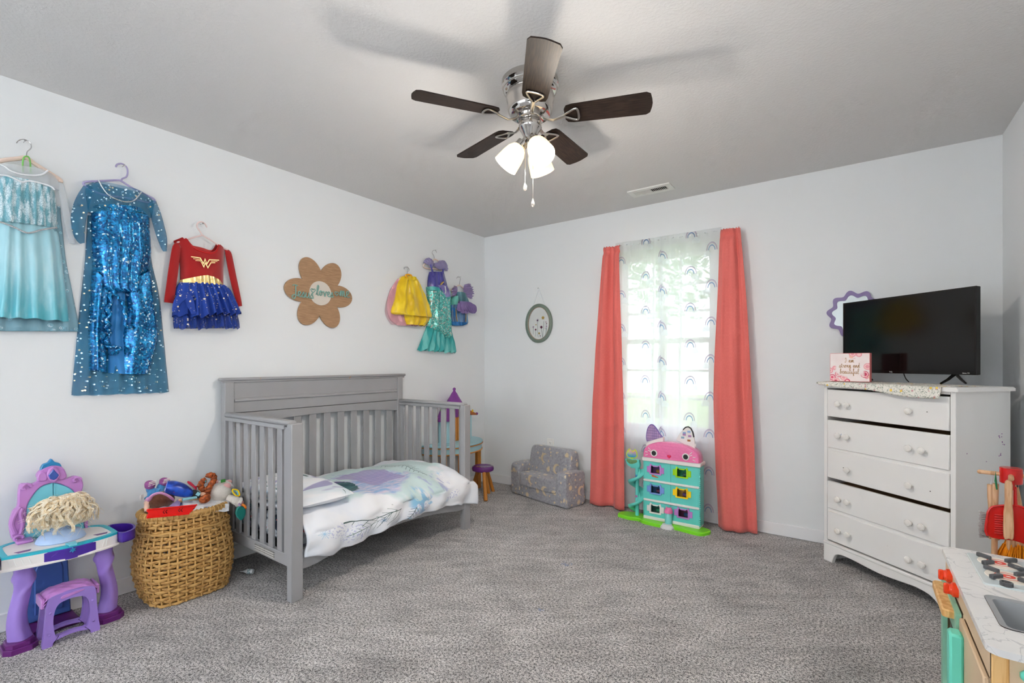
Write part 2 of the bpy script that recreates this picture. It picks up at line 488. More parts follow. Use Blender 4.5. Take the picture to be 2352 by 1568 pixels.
def window(name, x0, x1, z0, z1, y, cols, rows, sill=True, fr=None):
    """double-hung window set into the wall at depth y"""
    w = bpy.data.objects.new(name, None); COL.objects.link(w); w.location = (fr or Matrix.Identity(4)) @ Vector(((x0 + x1) / 2, y, z0))
    ROOTM[w.name] = Matrix.Translation(w.location); struct(w)
    f = .045; zm = (z0 + z1) / 2 - .01
    m = MB(fr); m.box(x0, x0 + f, y - .04, y + .04, z0, z1, .004); m.box(x1 - f, x1, y - .04, y + .04, z0, z1, .004)
    m.box(x0 + f, x1 - f, y - .04, y + .04, z1 - f, z1, .004); m.box(x0 + f, x1 - f, y - .04, y + .04, z0, z0 + f, .004)
    m.build('frame', M_trim, w)
    for k, (a, b, yy) in enumerate(((zm, z1 - f, y + .012), (z0 + f, zm + .04, y - .016))):
        m = MB(fr); s = .036; X0, X1 = x0 + f, x1 - f
        m.box(X0, X0 + s, yy - .014, yy + .014, a, b, .003); m.box(X1 - s, X1, yy - .014, yy + .014, a, b, .003)
        m.box(X0 + s, X1 - s, yy - .014, yy + .014, a, a + s + .004, .003); m.box(X0 + s, X1 - s, yy - .014, yy + .014, b - s, b, .003)
        sash = m.build('sash', M_trim, w)
        gx0, gx1, gz0, gz1 = X0 + s, X1 - s, a + s, b - s
        for i in range(1, cols): MB(fr).box(gx0 + (gx1 - gx0) * i / cols - .009, gx0 + (gx1 - gx0) * i / cols + .009, yy - .008, yy + .008, gz0, gz1).build('muntin', M_trim, sash)
        for j in range(1, rows): MB(fr).box(gx0, gx1, yy - .0075, yy + .0075, gz0 + (gz1 - gz0) * j / rows - .009, gz0 + (gz1 - gz0) * j / rows + .009).build('muntin', M_trim, sash)
        for i in range(cols):
            for j in range(rows):
                MB(fr).box(gx0 + (gx1 - gx0) * i / cols, gx0 + (gx1 - gx0) * (i + 1) / cols, yy - .002, yy + .002,
                         gz0 + (gz1 - gz0) * j / rows, gz0 + (gz1 - gz0) * (j + 1) / rows).build('pane', M_glass, sash)
    if sill:
        yi = y - .07
        MB(fr).box(x0 - .03, x1 + .03, YB - .035, YB + .06, z0 - .022, z0 + .002, .004).build('window_sill', M_trim, w)
        MB(fr).box(x0 - .015, x1 + .015, YB - .012, YB, z0 - .075, z0 - .022, .003).build('apron', M_trim, w)
    return w
window('window_1', WX0, WX1, WZ0, WZ1, YB + .09, 3, 3)
window('added_window_behind', -2.75, -0.55, .8, 2.2, YF - .1, 3, 1, sill=False)  # made-up window, out of view, added for the fill from behind
window('added_window_right', .55, 2.55, .8, 2.2, .1, 3, 1, sill=False, fr=RW)  # made-up window, out of view, added for the side fill

# ground and trees outside the window in view
def lawn_pat(t): return t.mix(t.noise(6, 4.0).ss(.35, .65), (120, 150, 90), (165, 185, 125))
struct(MB().box(-14, 12, YB + .2, 26, -.62, -.5).build('ground', mat('lawn', rough=.95, pat=lawn_pat)))
M_leaf = mat('tree_leaf', (110, 140, 92), rough=.6, var=(3, .25), thin=.35); M_bark = mat('tree_bark', (98, 84, 72), rough=.9, var=(9, .2))
def tree(x, y, h, r, label, seed):
    rnd = random.Random(seed); t = thing('tree', label, 'tree', (x, y, -.5))
    MB().tube([(x, y, -.5), (x + .1, y, h * .3), (x - .05, y, h * .62)], [.17, .13, .06], 8).build('trunk', M_bark, t)
    m = MB()
    for k in range(1500):
        d = Vector((rnd.gauss(0, 1), rnd.gauss(0, 1), rnd.gauss(0, 1))).normalized() * (rnd.random() ** .4)
        c = Vector((x, y, h * .66)) + Vector((d.x * r, d.y * r, d.z * h * .36))
        a = Vector((rnd.gauss(0, 1), rnd.gauss(0, 1), rnd.gauss(0, 1))).normalized(); b = a.orthogonal().normalized(); s = rnd.uniform(.09, .17)
        m.add([c - a * s, c + b * s * .6, c + a * s, c - b * s * .6], [(0, 1, 2, 3)])
    m.build('crown', M_leaf, t, fix=False, kind='stuff')
tree(-4.9, 14.5, 7.5, 2.6, 'leafy green tree beyond the window, the one with the wider crown', 3)
tree(-0.3, 16.0, 6.5, 2.2, 'smaller leafy tree beyond the window, rising beside the wider one', 5)

# wall socket, ceiling register
t = thing('wall_outlet', 'white double wall socket above the grey toddler sofa', 'outlet', (-2.262, YB, .433))
fr = BW @ Matrix.Translation((-2.262, .433, 0))
MB(fr).prism(rrect(-.036, .036, -.058, .058, .006), 0, .006, .002).build('plate', M_white_plastic, t)
for dz in (-.02, .02):
    o = MB(fr).prism(rrect(-.016, .016, dz - .014, dz + .014, .009), .005, .0085, .001).build('socket', M_white_plastic, t)
    m = MB(fr)
    for a, h in ((-.006, .005), (.006, .004)): m.prism([(a - .001, dz - h + .002), (a + .001, dz - h + .002), (a + .001, dz + h + .002), (a - .001, dz + h + .002)], .008, .0089)
    m.prism(oval(0, dz - .008, .0022, .0022, 10), .008, .0089)
    m.build('slot', M_dark, o)
M_vent = mat('vent_enamel', (226, 226, 222), rough=.45)
t = thing('ceiling_vent', 'white louvred air register in the ceiling near the window wall', 'vent', (-1.22, 3.405, ZC))
vx0, vx1, vy0, vy1 = -1.375, -1.065, 3.335, 3.475
m = MB(); m.ring(rrect(vx0, vx1, vy0, vy1, .004, 2), rrect(vx0 + .035, vx1 - .035, vy0 + .035, vy1 - .035, .002, 2), ZC - .009, ZC)
m.build('frame', M_vent, t)
MB().box(vx0 + .03, vx1 - .03, vy0 + .03, vy1 - .03, ZC - .0015, ZC - .0005).build('duct_shade_sheet', M_dark, t)  # dark sheet painted in place of the shaded duct behind the slats
nsl = 20
for k in range(nsl):
    x = vx0 + .035 + (vx1 - vx0 - .07) * (k + .5) / nsl; ang = radians(-38 if k < nsl / 2 else 38)
    MB(Matrix.Translation((x, 3.405, ZC - .006)) @ Matrix.Rotation(ang, 4, 'Y')).box(-.0055, .0055, -.036, .036, -.0006, .0006).build('slat', M_vent, t)
# ================================================================== TODDLER BED (crib with one side off)
M_crib = mat('grey_painted_wood', (156, 156, 158), rough=.42, spec=.4, bump=(60, .05, .001), var=(14, .03))
def crib_wear(t):
    w = t.noise(26, 3.0).gt(.70)
    return t.mix(w, (156, 156, 158), (176, 146, 112))
M_crib_worn = mat('grey_painted_wood_worn', rough=.42, spec=.4, pat=crib_wear)
M_scr = mat('dark_screw', (58, 56, 56), rough=.5, metal=.6)
bed = thing('toddler_bed', 'grey painted wooden crib bed with its front side taken off', 'bed', (-2.63, 1.925, 0))
CX0, CX1, CY0, CY1 = -3.015, -2.245, 1.258, 2.592
# headboard
hb = MB(); hb.box(CX0 + .012, CX0 + .042, CY0 + .05, CY1 - .05, .885, 1.07, .003)
head = hb.build('headboard', M_crib, bed)
m = MB(); m.box(CX0 - .008, CX0 + .055, CY0 - .016, CY1 + .03, 1.074, 1.092, .006); m.box(CX0 + .004, CX0 + .048, CY0 - .006, CY1 + .02, 1.062, 1.076, .004)
m.build('cap_rail', M_crib_worn, head)
MB().tube([(CX0 + .042, CY0 + .056, .957), (CX0 + .042, CY1 - .056, .957)], .009, 10).build('bead', M_crib, head)
MB().tube([(CX0 + .040, CY0 + .056, .975), (CX0 + .040, CY1 - .056, .975)], .003, 8).build('bead', M_crib, head)
def arch(y): return .80 + .035 * (1 - ((y - (CY0 + CY1) / 2) / .62) ** 2)
o = [(CY0 + .05, .882), (CY1 - .05, .882)] + [(CY1 - .05 - (CY1 - CY0 - .1) * k / 24, arch(CY1 - .05 - (CY1 - CY0 - .1) * k / 24)) for k in range(25)]
MB(frame((0, 0, 0), (0, 1, 0), (0, 0, 1), (1, 0, 0))).prism(o, CX0 + .010, CX0 + .040, .002).build('arched_rail', M_crib, head)
MB().box(CX0 + .012, CX0 + .040, CY0 + .05, CY1 - .05, .17, .235, .003).build('lower_rail', M_crib, head)
pitch = .1085
for k in range(11):
    y = 2.472 - pitch * k
    MB().box(CX0 + .018, CX0 + .032, y - .026, y + .026, .23, arch(y) + .01, .002).build('slat', M_crib, head)
for y0 in (CY0, CY1 - .052):
    MB().box(CX0, CX0 + .05, y0, y0 + .052, 0, 1.066, .003).build('leg', M_crib, bed)
# end panels
for y0, y1, s in ((CY0 + .004, CY0 + .034, -1), (CY1 - .034, CY1 - .004, 1)):
    ym = (y0 + y1) / 2
    p = MB().box(CX0 + .045, CX1 - .048, ym - .013, ym + .013, .165, .225, .003).build('end_panel', M_crib, bed)
    m = MB(); m.box(CX0 + .045, CX1 - .075, ym - .02, ym + .02, .846, .868, .003); m.box(CX0 + .045, CX1 - .03, ym - .027, ym + .027, .868, .892, .009)
    m.build('top_rail', M_crib, p)
    for k in range(8):
        x = -2.385 - .0895 * k + (.0 if s < 0 else -.02)
        if x < CX0 + .06: continue
        MB().box(x - .024, x + .024, ym - .007, ym + .007, .22, .85, .002).build('slat', M_crib, p)
    MB().box(CX1 - .088, CX1 - .05, ym - .012, ym + .012, .165, .86, .003).build('stile', M_crib, p)
    for z in (.835, .30):
        MB(frame((CX1 - .03, y0 if s < 0 else y1, z), (1, 0, 0), (0, 0, 1), (0, s, 0))).lathe([(.0001, 0), (.006, 0), (.006, .002), (.0001, .002)], n=10).build('screw', M_scr, p)
def sticker(t):
    l = ((t.v * 90).frac().gt(.5) * t.noise(180, 1.0, vec=t.vec(t.u, 0, 0)).gt(.42))
    return t.mix(l, (196, 194, 188), (120, 118, 116))
MB().box(-2.62, -2.42, CY0 + .0015, CY0 + .006, .178, .210, .0005).build('warning_label', mat('paper_label', rough=.7, pat=sticker), bed, label='pale paper warning label on the end rail')
for y0 in (CY0, CY1 - .062):
    MB().box(CX1 - .045, CX1, y0 - .001, y0 + .060, 0, .878, .003).build('leg', M_crib, bed)
# front rail with arched underside
o = [(CY0 + .058, .245), (CY1 - .06, .245)]
o += [(CY1 - .06 - (CY1 - CY0 - .118) * k / 30, .146 + .056 * max(0, sin(pi * min(1, max(0, (k / 30 - .06) / .88)))) ** .8) for k in range(31)]
MB(frame((0, 0, 0), (0, 1, 0), (0, 0, 1), (1, 0, 0))).prism(o, CX1 - .034, CX1 - .008, .002).build('front_rail', M_crib, bed)
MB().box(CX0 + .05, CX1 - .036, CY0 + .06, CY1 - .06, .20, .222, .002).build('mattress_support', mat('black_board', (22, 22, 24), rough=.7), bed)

# bedding
def sheet_pat(t):
    a = t.noise(7, 3.0, dist=.8); b = t.noise(13, 2.0)
    c = t.mix(a.ss(.46, .54), (30, 44, 62), (222, 228, 236))
    c = t.mix(b.ss(.60, .64), c, (72, 126, 142)); c = t.mix(b.ss(.36, .32), c, (150, 138, 184))
    return t.mix(t.noise(40, 2.0).gt(.68), c, (198, 66, 70))
single(MB().box(CX0 + .06, CX1 - .05, CY0 + .065, CY1 - .065, .224, .355, .03), 'mattress', mat('printed_sheet', rough=.8, pat=sheet_pat),
       'cot mattress in a dark printed fitted sheet inside the grey bed', 'mattress', origin=((CX0 + CX1) / 2, 1.925, .224))
def duvet_pat(t):
    # u = metres along the bed, v = metres across from the wall side to the front hem
    u, v = t.u, t.v
    wob = t.noise(5, 3.0, vec=t.uvs, dist=.5)
    c = t.mix(wob.ss(.35, .65), (236, 238, 243), (226, 231, 240))
    mint = (1.0 - ((u - .74) / .50).pow(2.0) - ((v - .40) / .40).pow(2.0) + (wob - .5) * 1.6).ss(.0, .3)
    c = t.mix(mint * .8, c, (188, 216, 216))
    lav = t.noise(6.5, 3.0, vec=t.vec(u + 7, v * 1.3), dist=1.0); fine = t.noise(20, 3.0, vec=t.vec(u * .5 + v, v * 2.2 - u * .6))
    band = (1.0 - ((u - .60 - (v - .5) * .15) / .34).pow(2.0) - ((v - .52) / .19).pow(2.0) + (lav - .5) * 1.4).ss(.15, .5)
    c = t.mix(band * .75, c, (176, 176, 214)); c = t.mix(band * fine.ss(.5, .6) * .8, c, (128, 170, 214)); c = t.mix(band * fine.ss(.45, .36) * .8, c, (222, 206, 222))
    blue = t.noise(12, 3.0, vec=t.vec(u * 1.6 + 3, v), dist=.6)
    c = t.mix((1.0 - ((u - .42) / .30).pow(2.0) - ((v - .25) / .16).pow(2.0)).ss(0, .6) * blue.ss(.48, .62) * .7, c, (156, 160, 206))
    gauze = (1.0 - ((u - .68 - (v - .42) * .2) / .14).abs().max(((v - .41) / .17).abs()) + (lav - .5) * .7).ss(0, .10)
    c = t.mix(gauze * .85, c, (152, 142, 190)); c = t.mix(gauze * ((u * 30 + (v * 20).sin() * .3).frac().lt(.1) + (v * 22).frac().lt(.06)).clamp() * .28, c, (206, 198, 224))
    dark = (1.0 - ((u - .425 + (v - .47) * .1) / .085).pow(2.0) - ((v - .465) / .125).pow(2.0) + (lav - .5) * .6 + (fine - .5) * 1.1)
    c = t.mix(dark.ss(.05, .15), c, t.mix(fine.ss(.4, .6), (28, 74, 86), (58, 112, 116))); c = t.mix(dark.ss(.05, .15) * ((v - .40) * -1.0).ss(0, .04), c, (82, 66, 126))
    bt = (1.0 - ((u - .77) / .12).pow(2.0) - ((v - .80) / .13).pow(2.0)).ss(0, .7)
    c = t.mix(bt * blue.ss(.46, .56) * .85, c, (126, 190, 228)); c = t.mix((1.0 - ((u - .98) / .15).pow(2.0) - ((v - .68) / .09).pow(2.0)).ss(0, .6) * blue.ss(.5, .6) * .7, c, (160, 170, 214))
    spk = t.noise(80, 1.0, vec=t.uvs).ss(.54, .60)
    for cu, cv, r in ((.75, .86, .10), (.28, .84, .12), (1.05, .82, .07), (.16, .78, .07)):
        c = t.mix((1.0 - ((u - cu) / r).pow(2.0) - ((v - cv) / (r * .6)).pow(2.0)).ss(0, .6) * spk * .65, c, (164, 168, 212))
    def flake(c, cu, cv, r, col, k=6):
        dx, dy = u - cu, v - cv; d = (dx * dx + dy * dy).sqrt(); a = dy.atan2(dx)
        ray_ = ((a * (k / 2.0)).sin().abs() * d).lt(.004) * d.lt(r)
        ray2 = ((a * (k / 2.0)).cos().abs() * d).lt(.003) * d.lt(r * .7)
        return t.mix((ray_ + ray2).clamp() * .85, c, col)
    c = flake(c, .468, .835, .030, (66, 132, 190)); c = flake(c, .09, .775, .036, (150, 196, 226)); c = flake(c, 1.10, .62, .03, (170, 210, 236)); c = flake(c, .66, .93, .025, (160, 200, 232)); c = flake(c, 1.0, .86, .03, (176, 212, 236))
    def branch(c, u0, v0, ang, L, nb, side, col, wl=.0028, one=0):
        ca, sa = cos(ang), sin(ang)
        p = (u - u0) * ca + (v - v0) * sa; q = (v - v0) * ca - (u - u0) * sa
        q = q + (p * 14.0).sin() * .006
        inb = p.gt(0) * p.lt(L)
        c = t.mix(inb * q.abs().lt(wl), c, col)
        sp = L / nb; loc = (p - q.abs() * .9 + sp * 8).mod(sp)
        tw = inb * loc.lt(wl * 2.0) * q.abs().lt(side) * (q.abs() - (p * -1.0 + L) * .4).lt(0)
        if one: tw = tw * (q * one).gt(0)
        return t.mix(tw * .85, c, col)
    c = branch(c, .60, .80, 3.25, .40, 5, .11, (78, 100, 100), .003, -1); c = branch(c, .56, .79, 2.95, .34, 8, .05, (98, 122, 120), .002)
    c = branch(c, .71, .84, 2.2, .13, 5, .03, (62, 86, 90), .002); c = branch(c, 1.0, .14, 1.60, .48, 12, .05, (92, 124, 128), .003); c = branch(c, .98, .2, 1.45, .3, 7, .06, (120, 150, 152), .002)
    return c
M_duvet = mat('printed_duvet', rough=.85, sheen=.15, pat=duvet_pat, bump=None)
def duvet_surf(u, v):
    y = 1.325 + u * (1.225 if v < .72 else 1.225 + .075 * min(1, (v - .72) / .12))
    # path across the bed: from the wall side over the top and down over the front rail
    W = .735; s = v * (W + .20)
    ztop = .385 + .035 * sin(pi * min(1, max(0, s / W))) * (0.6 + .4 * sin(2.2 * u + .4)) + .02 * u
    n = N3(y * 4.2, s * 5, 1.3) * .022 + N3(y * 9, s * 8, 4.1) * .010 + N3(y * 22, s * 9, 7) * .004
    xe = CX1 + .012
    if s < W:
        k = s / W; x = CX0 + .055 + k * (xe - CX0 - .055)
        z = ztop + n - .06 * max(0, (k - .82) / .18) ** 2
        x += .012 * max(0, (k - .8) / .2) * sin(y * 23)
    else:
        k = (s - W) / .20
        hang = .125 + .02 * sin(y * 5.1 + .6) + .012 * N3(y * 14, 0, 3) - .035 * max(0, .12 - u) / .12 + .02 * max(0, u - .85) / .15
        x = xe + .012 * sin(pi * k) + (.010 * sin(y * 31 + 2 * k) + .014 * N3(y * 11, k * 2, 9)) * (0.35 + k) - .006 * k
        z = ztop + n * (1 - k) - .06 - hang * k
    # ends sink
    if u > .93: z -= .06 * ((u - .93) / .07) ** 2 * (1 if s < W else .2)
    return (x, y, z)
m = MB(); m.grid(duvet_surf, 110, 84, uvf=lambda u, v: (u * 1.30, v * .935))
o = single(m, 'duvet', M_duvet, 'crumpled white duvet printed with wintry watercolour branches and snowflakes', 'duvet', origin=(-2.5, 1.97, .36), fix=False, sharp=180)
sm = o.modifiers.new('thickness', 'SOLIDIFY'); sm.thickness = .016; sm.offset = -1
def pillow_pat(t):
    a = t.noise(5, 3.0, vec=t.uvs, dist=.8)
    c = t.mix(a.ss(.4, .6), (236, 238, 243), (216, 228, 236))
    b = t.noise(6, 2.0, vec=t.vec(t.u + 4, t.v * 1.3), dist=.6)
    c = t.mix(b.ss(.58, .64) * .85, c, (152, 146, 192)); c = t.mix(b.ss(.40, .34) * .6, c, (150, 196, 226))
    e = t.noise(24, 3.0, vec=t.vec(t.u * 1.5, t.v * .4)).ss(.60, .64)
    c = t.mix(e * t.noise(3, 1.0, vec=t.uvs).gt(.5), c, (96, 122, 122))
    return c
m = MB()
def pil(u, v):
    a = 2 * pi * u; w = sin(pi * v) ** .45
    ww = abs(cos(a)) ** .55 * math.copysign(1, cos(a))
    hz = sin(a)
    x = -2.612 + .352 * (1 - 2 * v) * -1
    y = 1.478 + .172 * ww * (.86 + .14 * w)
    z = .462 + (.066 * hz * w) * (1 - .35 * abs(ww) ** 3) + .014 * N3(y * 8, x * 7, 2) * w - .02 * max(0, v - .7)
    return (x, y, z)
m.grid(pil, 40, 36, cu=True, uvf=lambda u, v: (abs(u - .5) * .8, v * .75))
pl = single(m, 'pillow', mat('printed_pillowcase', rough=.85, sheen=.15, pat=pillow_pat), 'plump printed pillow with blue and lavender marks at the headless end of the bed', 'pillow', origin=(-2.6, 1.497, .40), fix=True, sharp=180)
pl['label'] = 'plump white pillow with lavender and blue print on top of the duvet'
# ================================================================== LETTERING
CUR = {
 'e': (.75, [(0, .1), (.35, .45), (.6, .8), (.4, 1), (.15, .75), (.15, .3), (.4, 0), (.75, .12)]),
 's': (.75, [(0, .05), (.45, .98), (.5, .6), (.62, .25), (.4, -.02), (.14, .1), (.45, .02), (.75, .1)]),
 'u': (1.05, [(0, .1), (.2, .95), (.18, .3), (.4, 0), (.7, .3), (.78, .95), (.76, .3), (.9, 0), (1.05, .1)]),
 'l': (.7, [(0, .05), (.4, .9), (.62, 1.7), (.45, 2.0), (.28, 1.6), (.25, .5), (.4, 0), (.7, .12)]),
 'o': (.9, [(0, .1), (.45, .95), (.15, .8), (.08, .35), (.35, 0), (.65, .3), (.6, .8), (.42, .95), (.62, .78), (.9, .8)]),
 'v': (.9, [(0, .75), (.15, .92), (.35, .08), (.45, .02), (.68, .9), (.9, .8)]),
 'm': (1.15, [(0, .1), (.15, .9), (.17, .02), (.32, .8), (.46, .9), (.52, .02), (.67, .8), (.82, .9), (.88, .2), (1.0, 0), (1.15, .1)]),
 'n': (.85, [(0, .1), (.15, .9), (.17, .02), (.35, .8), (.5, .9), (.56, .2), (.68, 0), (.85, .1)]),
 'a': (.95, [(0, .1), (.55, .9), (.2, .85), (.08, .35), (.3, 0), (.55, .4), (.62, .92), (.6, .3), (.75, 0), (.95, .1)]),
 't': (.7, [(0, .1), (.3, .8), (.36, 1.65), (.3, .4), (.45, 0), (.7, .1)]),
 'r': (.8, [(0, .1), (.2, .9), (.25, 1.0), (.36, .8), (.56, .85), (.5, .3), (.65, 0), (.8, .1)]),
 'g': (.9, [(0, .1), (.5, .9), (.2, .85), (.08, .35), (.3, .05), (.55, .5), (.6, .9), (.58, -.5), (.35, -.95), (.15, -.6), (.5, -.1), (.9, .1)]),
 'd': (.95, [(0, .1), (.5, .9), (.2, .85), (.08, .35), (.3, 0), (.55, .5), (.68, 1.9), (.6, .3), (.75, 0), (.95, .1)]),
 'b': (.85, [(0, .1), (.3, 1.0), (.5, 1.8), (.32, 1.95), (.22, 1.4), (.22, .3), (.4, 0), (.65, .3), (.6, .8), (.42, .72), (.85, .7)]),
 'i': (.6, [(0, .1), (.2, .9), (.2, .3), (.35, 0), (.6, .1)]),
 'f': (.7, [(0, .1), (.35, 1.2), (.5, 1.9), (.32, 1.9), (.25, 1), (.25, -.6), (.4, -.8), (.5, -.3), (.32, .1), (.7, .15)]),
 'J': (1.1, [(.1, 1.95), (.6, 2.1), (1.1, 2.0), (.75, 1.95), (.74, .6), (.58, -.3), (.25, -.5), (.02, -.1), (.4, .25), (1.1, .15)]),
 'I': (.9, [(.1, 1.3), (.35, 1.85), (.62, 1.6), (.5, .4), (.25, -.02), (.02, .25)]),
}
EXTRA = {'t': [[(.05, 1.2), (.62, 1.25)]], 'i': [[(.24, 1.3), (.26, 1.36)]]}
def cursive(text, width, n=5):
    """joined handwriting as a list of 2-D strokes, scaled to the width"""
    x = 0.0; strokes = []; cur = []
    for ch in text:
        if ch == ' ':
            if cur: strokes.append(cur); cur = []
            x += .7; continue
        adv, pts = CUR[ch]
        cur += [(x + p[0], p[1]) for p in (pts if not cur else pts[1:])]
        for e in EXTRA.get(ch, []): strokes.append([(x + p[0], p[1]) for p in e])
        x += adv
        if ch in 'I': strokes.append(cur); cur = []
    if cur: strokes.append(cur)
    k = width / x
    return [[(p[0] * k, p[1] * k) for p in catmull(s, n)] for s in strokes], k

# ================================================================== CLOTHES ON THE LEFT WALL
def trace(pts, c, n=4, conv=None, closed=False):
    return [(a, b, c) for a, b in catmull([lw(*p, c) for p in ([conv(*q) for q in pts] if conv else pts)], n, closed)]
def rows_of(rows, conv, c=.03): return [(lw(*conv(*l), c), lw(*conv(*r), c)) for l, r in rows]
def cloth(rows, depth=.04, n=36, sub=8, pleats=5, amp=(.002, .012), c0=.010, seed=0, jag=0.0, back=.005, smooth=True, wr=.004):
    """garment panel: closed loft between left and right outlines listed from top to bottom"""
    rnd = random.Random(seed); ph = rnd.uniform(0, 6); ph2 = rnd.uniform(0, 6)
    flat = [l + r for l, r in rows]
    R = catmull(flat, sub); m = MB(LW); M = len(R) - 1; rings = []; uvs = []
    for j, (la, lb, ra, rb) in enumerate(R):
        t = j / M; A = amp[0] + (amp[1] - amp[0]) * t; D = depth if isinstance(depth, (int, float)) else depth[0] + (depth[1] - depth[0]) * t
        ring = []; uv = []
        for k in range(n + 1):
            s = k / n; a = la + (ra - la) * s; b = lb + (rb - lb) * s
            e = 1 - abs(2 * s - 1) ** 4
            w = sin(2 * pi * pleats * s + ph + .8 * sin(3 * s * pi + ph2) + t * .5)
            c = c0 + D * e + A * w * (.3 + .7 * e) + wr * N3(a * 9, b * 7, seed) * 2 + wr * N3(a * 26, b * 14, seed + 5)
            if jag and t > .8: b += jag * (w * .5 + N3(a * 12, 0, seed)) * (t - .8) / .2
            ring.append((a, b, max(c, back + .002))); uv.append((a, b))
        for k in range(n - 1, 0, -1):
            s = k / n; ring.append((la + (ra - la) * s, lb + (rb - lb) * s, back)); uv.append((la + (ra - la) * s, lb + (rb - lb) * s))
        rings.append(ring); uvs += uv
    m.loft(rings, caps=False)
    for i, u in enumerate(uvs): m.uv[i] = u
    return m
def strip(pts_w, conv=None, flat=.35, c=.03, n=10, sub=6):
    """sleeve or strap: tapered flattened tube through (x, y, halfwidth_px) in the photograph on the wall"""
    P = []
    for x, y, w in pts_w:
        q = conv(x, y) if conv else (x, y); q2 = conv(x + w, y) if conv else (x + w, y)
        a, b = lw(*q, c); a2, _ = lw(*q2, c); P.append((a, b, c, abs(a2 - a)))
    P = catmull(P, sub)
    m = MB(LW); m.tube([p[:3] for p in P], [max(p[3], .002) for p in P], n, flat=flat, up=(0, 0, 1))
    for i, v in enumerate(m.v): m.uv[i] = (v[0], v[1])
    return m
def hanger(name, label, hook, bars, mat_hook, mat_body, conv, c=.03, rh=.0022, rb=.006, group='clothes hangers on the wall'):
    a, b = lw(*conv(*hook[-1]), c)
    t = thing(name, label, 'hanger', (XL, a, b), group)
    MB(LW).tube(trace(hook, c, 5, conv), rh, 8).build('hook', mat_hook, t)
    for k, bar in enumerate(bars): MB(LW).tube(trace(bar, c, 5, conv), rb, 8).build('bar', mat_body, t)
    return t
M_nail = mat('steel', (170, 170, 172), rough=.25, metal=1)
def nail(px, py, what):
    a, b = lw(px, py, .015)
    m = MB(LW @ Matrix.Translation((a, b, 0))); m.lathe([(.0012, 0), (.0012, .034), (.004, .034), (.004, .036), (.0005, .037)], n=8)
    single(m, 'nail', M_nail, 'small steel nail in the wall holding ' + what, 'nail', 'wall nails', origin=(XL, a, b))
C1 = lambda x, y: (x * .4208, 290 + y * .4208)
C2 = lambda x, y: (360 + x * .19558, 490 + y * .19558)
C3 = lambda x, y: (860 + x * .18707, 550 + y * .18707)
M_beige = mat('beige_velvet_hanger', (226, 204, 190), rough=.6); M_chrome = mat('chrome', (205, 205, 208), rough=.12, metal=1)
M_lav = mat('lavender_plastic', (168, 160, 200), rough=.4); M_blush = mat('blush_plastic', (226, 202, 200), rough=.4)
M_green = mat('green_ribbon', (120, 190, 96), rough=.6)
# --- pale ice-blue dress
nail(*C1(132, 84), 'the pale blue dress')
h = hanger('clothes_hanger', 'beige hanger with a steel hook and green ribbon under the pale blue dress', [(90, 92), (105, 76), (135, 72), (165, 90), (170, 118), (148, 140), (144, 168)],
       [[(-50, 205), (20, 185), (100, 176), (144, 172), (190, 205), (260, 248), (325, 290), (330, 305)]], M_chrome, M_beige, C1, c=.035, rb=.009)
MB(LW).tube(trace([(126, 250), (124, 200), (132, 168), (155, 166), (165, 200), (168, 258)], .045, 5, C1), .003, 6).build('ribbon', M_green, h)
def satin_ice(t):
    g = (t.v - 1.36) / .42
    c = t.mix(g.ss(-.05, .75), (74, 176, 192), (160, 208, 220))
    return t.mix(t.noise(14, 3.0, vec=t.vec(t.u * 2, t.v * .6)).ss(.45, .75) * .35, c, (206, 232, 238))
def ice_bodice(t):
    d, c, n = t.vor(80, vec=t.vec(t.u * 1.7 + t.noise(30, 2.0) * .03, t.v, 0), feature='DISTANCE_TO_EDGE')
    w = t.noise(22, 4.0, vec=t.vec(t.u * 3.4, t.v * .7, 0)).ss(.42, .58)
    return t.mix(d.lt(.05) * .7, t.mix(w, (110, 168, 182), (208, 226, 232)), (66, 138, 156))
def lace(t):
    d, c, n = t.vor(30, vec=t.uvs); a = t.noise(60, 2.0, vec=t.uvs).ss(.5, .6)
    k = d.lt(.3) * (d * 60).sin().gt(0)
    return {'color': t.mix(k * a, (140, 190, 208), (230, 240, 246)), 'alpha': (k * .4 + .5).clamp()}
M_ice = mat('ice_satin', rough=.28, spec=.6, sheen=.3, pat=satin_ice); M_iceb = mat('ice_velvet', rough=.45, sheen=.5, pat=ice_bodice)
M_lace = mat('ice_lace', rough=.6, pat=lace); M_tulle = mat('white_tulle', (222, 228, 234), rough=.7, alpha=.38)
M_silver = mat('silver_trim', (205, 208, 212), rough=.25, metal=.8, bump=(220, .8, .003)); M_piping = mat('white_piping', (240, 243, 247), rough=.5)
a, b = lw(*C1(140, 560))
d = thing('costume_dress', 'pale ice blue satin costume dress with crackled bodice and sheer white sleeves', 'dress', (XL, a, b))
cloth(rows_of([((-75, 470), (335, 430)), ((-95, 760), (370, 745)), ((-130, 1085), (440, 1090)), ((-135, 1105), (432, 1102))], C1), .030, 40, 8, 6, (.003, .012), c0=.008, seed=2, jag=.012).build('lace_cape', M_lace, d, sharp=180)
cloth(rows_of([((-45, 515), (312, 556)), ((-60, 640), (330, 640)), ((-78, 850), (355, 850)), ((-110, 1038), (381, 1066))], C1), (.04, .055), 48, 8, 5, (.004, .012), c0=.022, seed=3, jag=.004, wr=.003).build('skirt', M_ice, d, sharp=180)
cloth(rows_of([((-10, 270), (275, 325)), ((-30, 310), (298, 355)), ((-42, 420), (312, 450)), ((-42, 520), (312, 560))], C1), (.045, .048), 44, 7, 8, (.002, .007), c0=.022, seed=4, wr=.005).build('bodice', M_iceb, d, sharp=180)
